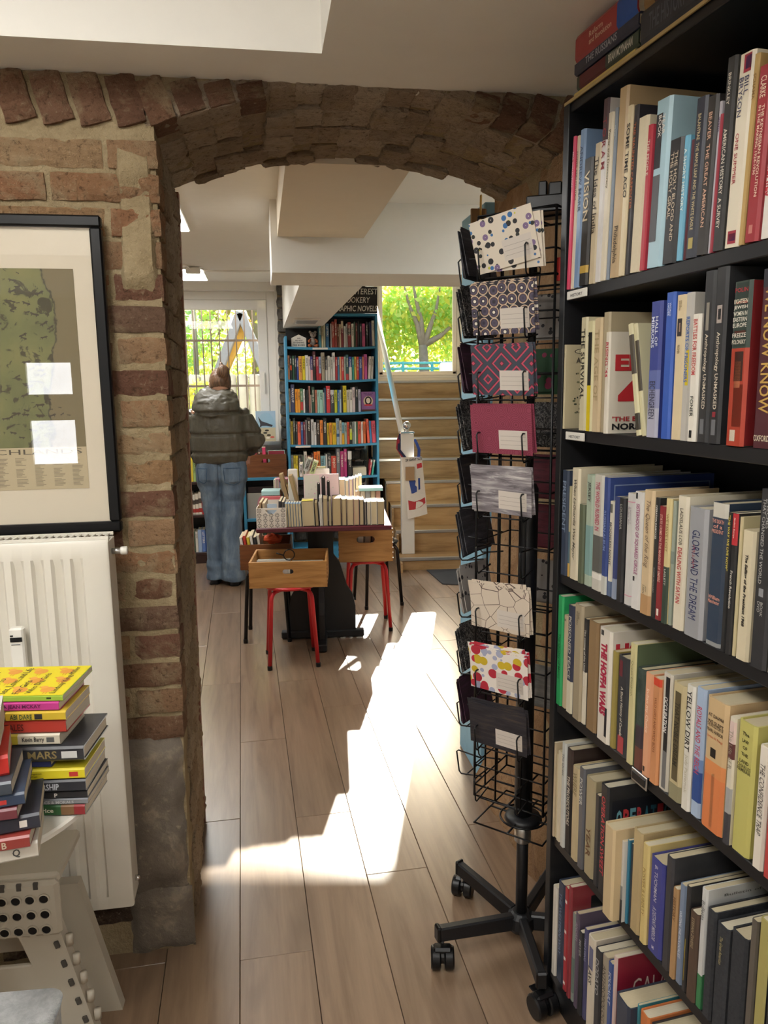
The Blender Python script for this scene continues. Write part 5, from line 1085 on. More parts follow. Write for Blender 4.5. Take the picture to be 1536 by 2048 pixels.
k = MB(); balls(k, HC + HR @ Vector((0, -.008, .012)), .100, (.84, .98, 1.08), 20, HR); balls(k, HC + HR @ Vector((.012, -.098, .060)), .050, (.95, .85, 1.15), 14); balls(k, HC + HR @ Vector((.02, -.085, .035)), .05, (.8, .7, 1.3), 14); balls(k, HC + HR @ Vector((.0, -.075, .11)), .022, (.8, .8, 1.6), 10)
def hairfn(c, n):
    l = HR.transposed() @ (c - HC); cut = 0
    w_ = noise.noise(Vector((c.x * 70, c.y * 70, c.z * 20))); 
    if l.y > .055 and l.z < .06: return -n * .03
    if l.z < -.05: return -n * .022
    return n * .003 * w_
voxel(k, 'hair', .004, MT['hair'], per, 2, hairfn)
# ================================================================== CARD SPINNER
hub = onz(1042, 1843, .062); RPHI = radians(35)
rk = thing('card_spinner', 'black wire card spinner on five castor legs beside the black bookcase', 'display rack', (hub.x, hub.y, 0), -RPHI)
RM = Matrix.Translation((hub.x, hub.y, 0)) @ Matrix.Rotation(-RPHI, 4, 'Z')          # local -y is the face towards the room
MB().tube([(0, 0, .07), (0, 0, .40)], .0155, 16).build('post', MT['blackpaint'], rk, True); MB().lathe([(.0235, .37), (.0235, 1.25), (.018, 1.262), (.0, 1.262)], 20).build('sleeve', MT['blackpaint'], rk, True)
MB().lathe([(.02, .355), (.045, .36), (.05, .368), (.045, .378), (.024, .382)], 22).build('bearing_collar', MT['blackpaint'], rk, True)
MB().tube([(0, 0, 1.25), (0, 0, 1.885)], .010, 12).build('inner_post', MT['blackpaint'], rk, True); MB().lathe([(.017, .30), (.022, .305), (.022, .352), (.0155, .356)], 16).build('clamp', MT['metal'], rk, True)
MB().lathe([(.0, .045), (.034, .045), (.038, .055), (.036, .085), (.022, .095), (.0155, .095)], 12).build('hub', MT['blackpaint'], rk)
e0 = onz(892, 1872, .085) - Vector((hub.x, hub.y, 0)); a0 = atan2(e0.y, e0.x) + RPHI - .03
LR = .245
for i in range(5):
    a = a0 + 2 * pi * i / 5; d = Vector((cos(a), sin(a), 0)); s_ = Vector((-sin(a), cos(a), 0)); R = Matrix((d, s_, UP)).transposed()
    k = MB()
    for t0, h0 in ((.03, .042), (LR, .036)): pass
    V = []
    for t, zc, hh in ((.028, .072, .021), (LR - .004, .094, .018)):
        V.append([d * t + s_ * yy + UP * (zc + zz) for yy, zz in ((-.012, -hh), (.012, -hh), (.012, hh - .004), (.008, hh), (-.008, hh), (-.012, hh - .004))])
    k.loft(V); leg = fixn(k.build('leg', MT['blackpaint'], rk)); MB().cbox(d * LR + UP * .094, (.012, .028, .044), .004, R).build('leg_cap', MT['wire'], leg)
    wa_ = a + (1.2, .4, -.5, .9, -1.0)[i]; wd = Vector((cos(wa_), sin(wa_), 0)); wx = Vector((-sin(wa_), cos(wa_), 0)); cc = d * (LR - .012) + wd * .012; MW = Matrix((wd, UP, wx)).transposed()
    cas = MB(); cas.lathe([(.012, -.030), (.026, -.030), (.0295, -.026), (.0295, -.008), (.026, -.005), (.0, -.005)], 22, cc + UP * .0300, MW); cas.lathe([(.0, .005), (.026, .005), (.0295, .008), (.0295, .026), (.026, .030), (.012, .030)], 22, cc + UP * .0300, MW)
    co = autosmooth(cas.build('caster', MT['wire'], rk)); MB().lathe([(.0, -.004), (.018, -.004), (.018, .004), (0, .004)], 14, cc + UP * .034, MW).build('wheel_core', MT['wire'], co)
    MB().cbox(cc + UP * .056, (.03, .05, .016), .006, Matrix((wd, wx, UP)).transposed()).build('caster_hood', MT['wire'], co)
    if i in (1, 3): MB().cbox(cc - wd * .036 + UP * .045, (.02, .022, .005), .002, Matrix((wd, wx, UP)).transposed()).build('brake_lever', MT['wire'], co)
    MB().tube([d * (LR - .012) + UP * .055, d * (LR - .012) + UP * .08], .005, 8).build('caster_stem', MT['metal'], co)
CG, PD = .095, .152                                    # cage half width, pocket depth from the axis
tierb = [ony(992, y, hub.y - .13).z for y in (548, 672, 797, 918, 1036, 1148, 1272, 1396, 1508, 1612)]
for x in (-CG, CG):
    for y in (-CG, CG): MB().tube([(x, y, tierb[-1] - .03), (x, y, 1.885)], .0032, 6).build('upright_wire', MT['wire'], rk, True)
for ax in range(4):
    Rz = Matrix.Rotation(ax * pi / 2, 3, 'Z')
    for xx in (-.035, .035): MB().tube([Rz @ Vector((xx, -CG, tierb[-1] - .03)), Rz @ Vector((xx, -CG, 1.885))], .0026, 6).build('upright_wire', MT['wire'], rk, True)
for z in [tierb[-1] - .03, .372, 1.885] + [t_ for t_ in tierb[::3]]:
    MB().tube([(-CG, -CG, z), (CG, -CG, z), (CG, CG, z), (-CG, CG, z)], .0028, 6, closed=True).build('ring_wire', MT['wire'], rk, True)
    if z in (1.885, .372, tierb[-1] - .03):
        for a in range(4): MB().tube([Matrix.Rotation(a * pi / 2, 3, 'Z') @ Vector(p) for p in ((CG, 0, z), (.02, 0, z))], .0028, 6).build('spoke_wire', MT['wire'], rk, True)
MB().tube([(.06 * cos(2 * pi * i / 24), .06 * sin(2 * pi * i / 24), .372) for i in range(24)], .0028, 6, closed=True).build('ring_wire', MT['wire'], rk, True)
_pw = MB(); zt = .055
for x in (-.056, .056):
    _pw.tube([(x, -CG, zt), (x, -PD - .012, zt + .004), (x, -PD - .018, zt - .001), (x, -PD - .010, .0), (x, -PD - .004, -.006), (x, -PD + .01, -.004), (x, -CG, .004)], .0021, 6)
_pw.tube([(-.058, -PD + .012, -.004), (.058, -PD + .012, -.004)], .002, 6); _pw.tube([(-CG, -CG, zt), (CG, -CG, zt)], .002, 6)
pw_me = _pw.mesh('pocket_wire', MT['wire'], True)
for f in range(4):
    for tz in tierb:
        o = put(pw_me, 'pocket_wire', rk); o.location = (0, 0, tz); o.rotation_euler = (0, 0, f * pi / 2)
# card designs
def design(name, fn):
    m = NT('card_' + name); v = m.coord('Object'); m.rough(.6); m.col(fn(m, v)); return m.mat
def vor(m, v, sc, feat='F1', rnd=1.0):
    n = m.new('ShaderNodeTexVoronoi', feature=feat); m.l.new(v, n.inputs['Vector']); n.inputs['Scale'].default_value = sc; n.inputs['Randomness'].default_value = rnd; return n
def dots(cols, bg, sc, r, hole=None, rnd=.7):
    def f(m, v):
        n = vor(m, m.coord('Object', (1, .0, 1)), sc, 'F1', rnd); c = m.ramp(n.outputs['Color'], [((i + .5) / len(cols), lin(x)) for i, x in enumerate(cols)])
        c.node.color_ramp.interpolation = 'CONSTANT'
        o = m.mix(m.math('LESS_THAN', n.outputs['Distance'], r), lin(bg), c)
        if hole: o = m.mix(m.math('LESS_THAN', n.outputs['Distance'], r * .18), o, lin(hole))
        return o
    return f
def maze(m, v):
    w_ = vor(m, m.coord('Object', (1, 0, 1)), 14, 'F1', 0.0); w_.distance = 'MANHATTAN'; s1 = m.math('FRACT', m.math('MULTIPLY', w_.outputs['Distance'], 3.6)); n = m.noise(v, 12, 0)
    return m.mix(m.math('LESS_THAN', s1, .22), m.mix(m.math('LESS_THAN', s1, .36), lin('3c4450'), lin('5a2030')), lin('c04860'))
def woodp(c1, c2, c3):
    def f(m, v): return m.ramp(m.noise(m.coord('Object', (6, 1, 60)), 1.6, 5, .65, .8), [(.3, lin(c1)), (.5, lin(c2)), (.68, lin(c3))])
    return f
def lines(m, v):
    a = vor(m, m.coord('Object', (1, 0, 1)), 26, 'DISTANCE_TO_EDGE', 1.0); return m.mix(m.math('LESS_THAN', a.outputs['Distance'], .014), lin('d2c4b2'), lin('5a4a42'))
def spir(m, v):
    a = vor(m, m.coord('Object', (1, 0, 1)), 30, 'F1', 0.15); s1 = m.math('FRACT', m.math('MULTIPLY', a.outputs['Distance'], 9)); return m.mix(m.math('LESS_THAN', s1, .3), lin('8c3a50'), lin('722438'))
def floral(m, v):
    a = vor(m, m.coord('Object', (1, 0, 1)), 42, 'F1', .25); c = m.ramp(a.outputs['Distance'], [(.0, lin('e8e0d0')), (.14, lin('e8e0d0')), (.16, lin('2a2630')), (.32, lin('565064')), (.42, lin('3a3444')), (.47, lin('b08a68')), (.51, lin('e0d0b8')), (.56, lin('24202a'))]); return c
def scrib(bg, fg): 
    def f(m, v): return m.ramp(m.noise(v, 60, 3, .6, 2.0), [(.46, lin(bg)), (.5, lin(fg)), (.54, lin(bg))])
    return f
DS = {'dots': design('dots', dots(['7a6488', '26262a', '3a6aa0', 'c0bc40', '2c302c', '8a6a9a'], 'd8cdbc', 62, .42, 'e8e2d8')), 'floral': design('floral', floral), 'maze': design('maze', maze), 'maroon': design('maroon', spir),
      'planks': design('planks', woodp('4a4248', '8a8488', 'd0ccca')), 'map': design('map', lines), 'confetti': design('confetti', dots(['b02c3c', 'c8ac2c', 'a4a8c0', 'b82c3c', 'c0a83c'], 'e4dcd2', 44, .56)),
      'char': design('char', woodp('1e1c20', '2c2a30', '4a4038')), 'darkplank': design('darkplank', woodp('242428', '3a3a40', '55555c')), 'plum': design('plum', woodp('2c1c28', '3c2434', '50304a')),
      'bw': design('bw', scrib('1c1c20', 'b0aca8')), 'greydots': design('greydots', dots(['2c2a2e', '44484e', '3a3638'], 'a8a29c', 50, .3, 'c8c4be')), 'green': design('green', dots(['a03058', 'b83860'], '2c5a38', 36, .36)),
      'stripes': design('stripes', woodp('4a1828', '7a2c3c', '3a2030')), 'blue': design('blue', dots(['b83a44', '7a2c60', '30408c'], '2c3c84', 55, .3)), 'grey': design('grey', woodp('8a8a88', 'a8a8a6', 'c0c0bc')), 'navy': design('navy', scrib('262c4c', '3c4468')), 'sky': design('sky', scrib('4a5a6c', 'c0a060'))}
DN = {'dots': 'cream with coloured record dots', 'floral': 'dark with beaded floral pattern', 'maze': 'grey with pink maze lines', 'maroon': 'plain maroon', 'planks': 'weathered grey plank print', 'map': 'beige with fine map lines', 'confetti': 'white with red and yellow spots', 'char': 'charred black wood print', 'darkplank': 'dark grey plank print', 'plum': 'dark plum', 'bw': 'black with pale scribbles', 'greydots': 'grey with dark dots', 'green': 'green with pink roses', 'stripes': 'dark red stripes', 'blue': 'blue with red flowers', 'grey': 'pale grey marbled', 'navy': 'plain navy', 'sky': 'slate blue and gold'}
CW, CHH = .152, .112
card_me = {}
def card_pack(f, ti, key, n=4, askew=0.0, label=True, tilt=.17, up=0.0, shift=0.0):
    if key not in card_me:
        card_me[key] = MB().box((0, 0, CHH / 2), (CW, .0014, CHH)).mesh('envelope', DS[key])
    fw = ('room-facing', 'shelf-facing', 'wall-facing', 'stair-facing')[f]
    M = RM @ Matrix.Rotation(f * pi / 2, 4, 'Z') @ Matrix.Translation((shift, -PD + .012, tierb[ti] + .0005 + up)) @ Matrix.Rotation(tilt, 4, 'X')
    t = bpy.data.objects.new('card_pack', None); COL.objects.link(t); t.matrix_world = M; t.empty_display_size = .05
    tag(t, f'{DN[key]} envelopes, {ordn(ti)} pocket down, {fw} side of spinner', 'stationery', 'envelope packs on the spinner')
    for i in range(n):
        o = put(card_me[key], 'envelope', t); a = (askew if i == 0 else -.02 * i * (i % 2)); yy = -.004 + .0042 * i
        o.location = (.003 * ((i * 7) % 3 - 1), yy, .005 + .0025 * i + (abs(sin(a)) * CW / 2)); o.rotation_euler = (.012 * i, a, 0)
        if i == 0 and label:
            q = MB(); lx, lw, lz, lh = -.006, .070, .012, .044; q.quad((lx, -.0012, lz), (lx + lw, -.0012, lz), (lx + lw, -.0012, lz + lh), (lx, -.0012, lz + lh)); q.build('address_label', MT['ink'], o, False, lin('cfc6bc'))
            q = MB()
            for j in range(3): q.quad((lx + .004, -.0014, lz + .010 + .010 * j), (lx + lw - .004, -.0014, lz + .010 + .010 * j), (lx + lw - .004, -.0014, lz + .0107 + .010 * j), (lx + .004, -.0014, lz + .0107 + .010 * j))
            q.build('ruled_line', MT['ink'], o, False, lin('9a9088'))
for ti, key, askew in ((0, 'dots', -.16), (1, 'floral', .0), (2, 'maze', .03), (3, 'maroon', .02), (4, 'planks', .05), (6, 'map', .04), (7, 'confetti', .03), (8, 'char', .03)): card_pack(0, ti, key, 5 if ti in (6, 7, 8) else 3, askew, True, .17 if ti < 6 else .15, .004 if ti == 3 else 0, .012 if ti == 0 else 0)
for ti, key in ((0, 'grey'), (1, 'green'), (2, 'blue'), (3, 'grey'), (4, 'sky'), (5, 'bw'), (6, 'blue'), (7, 'navy'), (8, 'grey'), (9, 'greydots')): card_pack(1, ti, key, 5, .0, False)
for ti, key in ((1, 'greydots'), (2, 'green'), (3, 'bw'), (4, 'stripes'), (5, 'stripes'), (6, 'greydots'), (8, 'grey')): card_pack(2, ti, key, 3, .0, False)
for ti, key in ((0, 'darkplank'), (1, 'bw'), (2, 'plum'), (3, 'bw'), (4, 'char'), (5, 'darkplank'), (6, 'greydots'), (7, 'bw'), (8, 'plum')): card_pack(3, ti, key, 5, .05 if ti % 2 else -.06, False)
tt = thing('card_tray', 'black folded card holders lying on top of the spinner', 'holder', RM @ Vector((.02, .0, 1.8854)), -RPHI + .3)
for i, (x, y, z, a, b, c) in enumerate(((0, 0, .006, .14, .10, .010), (.01, .01, .030, .09, .06, .03), (.03, .0, .045, .03, .03, .055), (.05, .02, .04, .03, .03, .045), (-.0, .02, .05, .02, .04, .06))): MB().cbox((x, y, z + .0), (a, b, c), .003).build('holder', MT['wire'], tt)
pt2 = thing('price_tag', 'small red price tag on a wire of the spinner', 'tag', RM @ Vector((CG, -CG + .02, tierb[0] - .01)), -RPHI)
MB().cbox((0, -.004, .02), (.012, .003, .05), .001).build('paper', plain('red_tag', 'd83830', .6), pt2)
# ================================================================== TALL BLACK BOOKCASE with the history books
SO = Vector((0.388, 1.664, 0)); SAZ = radians(-75.3); SS = Vector((cos(SAZ), sin(SAZ), 0)); SN = Vector((-sin(SAZ), cos(SAZ), 0))
SM = Matrix.Translation(SO) @ Matrix.Rotation(SAZ, 4, 'Z')
def sp(x, y, off=.0):
    P = onp(x, y, SO + SN * off, SN) - SO; return P.dot(SS), P.z
kb = thing('bookcase', 'tall black bookcase full of history books beside the card spinner', 'bookcase', SO, SAZ)
SWD, SDP, TB = .84, .28, .023
boards = [2.074, 1.6985, 1.406, 1.083, .775, .440, .085]
for x in (-.011, SWD + .011): MB().cbox((x, SDP / 2, 1.037), (.022, SDP, 2.074), .0015).build('side_panel', MT['blackwood'], kb)
for i, z in enumerate(boards): MB().cbox((SWD / 2, SDP / 2 + (.002 if i else 0), z - TB / 2), (SWD, SDP - .01, TB if i else .024), .0015).build('shelf', MT['blackwood'], kb)
MB().box((SWD / 2, SDP - .003, 1.037), (SWD + .03, .006, 2.05)).build('back_panel', MT['blackwood'], kb); MB().box((SWD / 2, .02, .03), (SWD, .016, .06)).build('plinth', MT['blackwood'], kb)
MB().box((SWD / 2, .001, boards[0] - .004), (SWD + .04, .003, .006)).build('edge_strip', plain('worn_edge', 'b09a6a', .6), kb)
for (xa, xb, ya, bz, word) in ((1132, 1171, 588, 1, 'HISTORY'), (1129, 1166, 874, 2, 'HISTORY')):
    s0, s1 = sp(xa, ya)[0], sp(xb, ya)[0]; z = boards[bz] - TB + .003
    lb_ = MB().cbox(((s0 + s1) / 2, .0035, z + .007), (s1 - s0, .003, .017), .001).build('label_holder', MT['white'], kb); lettering(word, lb_, (s0 + (s1 - s0) * .2, .0017, z + .003), (1, 0, 0), (0, 0, 1), (s1 - s0) * .6, .006, '444444')
s0, s1 = sp(1262, 1545)[0], sp(1292, 1572)[0]; z = boards[4] - TB
lb_ = MB().cbox(((s0 + s1) / 2, .002, z + .012), (s1 - s0, .003, .026), .001).build('label_holder', MT['metal'], kb); MB().cbox(((s0 + s1) / 2, -.0002, z + .012), (s1 - s0 - .008, .002, .016), .001).build('card_insert', MT['blackwood'], lb_)
def rtext(o, t, s_, y, z, L, H, c_, bold=.03, fit=True): lettering(s_, o, (t + .0009, y, z), (0, 1, 0), (0, 0, 1), L, H, c_, bold, 0, fit)
def c_and(o, t, d, h):
    disc(o, t + .0006, d * .42, h * .92, d * .24, h * .035, '3a3430'); disc(o, t + .0009, d * .42, h * .92, d * .22, h * .028, 'c8bfa0'); rtext(o, t, 'HODDER', d * .28, h * .905, d * .28, h * .03, '3a3430'); rtext(o, t, 'AND TO', d * .22, h * .78, d * .5, h * .07, '4a443c')
    r = random.Random(2)
    for i in range(60): y = d * r.uniform(.18, .75); z = h * (.18 + .5 * r.random()); disc(o, t + .0008 + i * 1e-6, y, z, d * .03 * r.uniform(.4, 1.4), h * .012, r.choice(['2c3026', '4a5038', '3a4030', '6a6c50']), n=6)
def c_rising(o, t, d, h):
    rtext(o, t, 'EN', d * .10, h * .62, d * .55, h * .16, 'b82c34', .05); rtext(o, t, '4', d * .16, h * .20, d * .55, h * .42, 'b82c34', .05); rtext(o, t, "'THE BATTLE", d * .08, h * .12, d * .8, h * .05, 'b02c30'); rtext(o, t, 'NORMAN', d * .08, h * .035, d * .75, h * .065, '1c1c20', .04)
def c_hiuda(o, t, d, h):
    disc(o, t + .0006, d * .5, h * .66, d * .24, h * .10, '2c2a26'); disc(o, t + .0009, d * .5, h * .66, d * .16, h * .065, 'cfc8a4'); rtext(o, t, 'HIUDA', d * .34, h * .69, d * .3, h * .03, '2c2a26')
    for i in range(14): MB().quad((t + .0007, d * (.3 + .05 * i), h * .05), (t + .0007, d * (.315 + .05 * i), h * .05), (t + .0007, d * (.52 + .012 * i), h * .52), (t + .0007, d * (.515 + .012 * i), h * .52)).build('cover_print', MT['ink'], o, False, lin('5a5444' if i % 2 else '8a8468'))
def c_oper(o, t, d, h):
    cover_art(o, t, d * .06, d * .98, h * .05, h * .88, '1c1f26'); 
    for i, ch in enumerate('OPERATION'): rtext(o, t, ch, d * (.12 + .095 * i), h * .62, d * .08, h * .17, ['7ab8c4', 'd8484c', '7ab8c4', 'd8484c', '38788a', '2c6070', 'b83c40', '38788a', 'b83c40'][i], .04)
    for i, ch in enumerate('SWEET'): rtext(o, t, ch, d * (.14 + .12 * i), h * .36, d * .10, h * .17, ['d8484c', '7ab8c4', '7ab8c4', 'd8484c', 'd8484c'][i], .04)
def c_gala(o, t, d, h): rtext(o, t, 'GALAXY', d * .22, h * .62, d * .7, h * .16, 'e8d4c4', .0); rtext(o, t, 'The Atlas', d * .30, h * .48, d * .4, h * .06, 'd89a6a', 0.0); cover_art(o, t, d * .3, d * .9, h * .1, h * .3, '7a3a2c')
def c_and2(o, t, d, h): rtext(o, t, 'ANDREI', d * .3, h * .72, d * .55, h * .10, 'b8a8b0', .0)
def c_hot(o, t, d, h): cover_art(o, t, d * .25, d * .98, h * .3, h * .9, '16181c'); rtext(o, t, 'HO', d * .5, h * .68, d * .3, h * .09, '4a5054'); rtext(o, t, 'A', d * .66, h * .5, d * .14, h * .09, '4a5054')
def c_hoffa(o, t, d, h): rtext(o, t, 'HOFFA', d * .06, h * .78, d * .8, h * .12, 'b01c34', .06)
def c_navyline(o, t, d, h):
    for a, b, c_, e in ((.05, .06, .0, 1), (.95, .96, 0, 1)): cover_art(o, t, d * a, d * b, h * .05, h * .94, '8090b0')
    cover_art(o, t, d * .05, d * .96, h * .93, h * .94, '8090b0')
def c_year(o, t, d, h): cover_art(o, t, d * .3, d * .98, h * .05, h * .9, '1c2028'); rtext(o, t, 'YEAR', d * .42, h * .70, d * .45, h * .10, 'd8d4cc', 0.0)
def c_lit(o, t, d, h): pass
def c_bull(o, t, d, h): rtext(o, t, 'Bulletin of the', d * .2, h * .93, d * .6, h * .02, '4a4a4a', 0); cover_art(o, t, .0, d, 0, h * .30, '3c7a50')
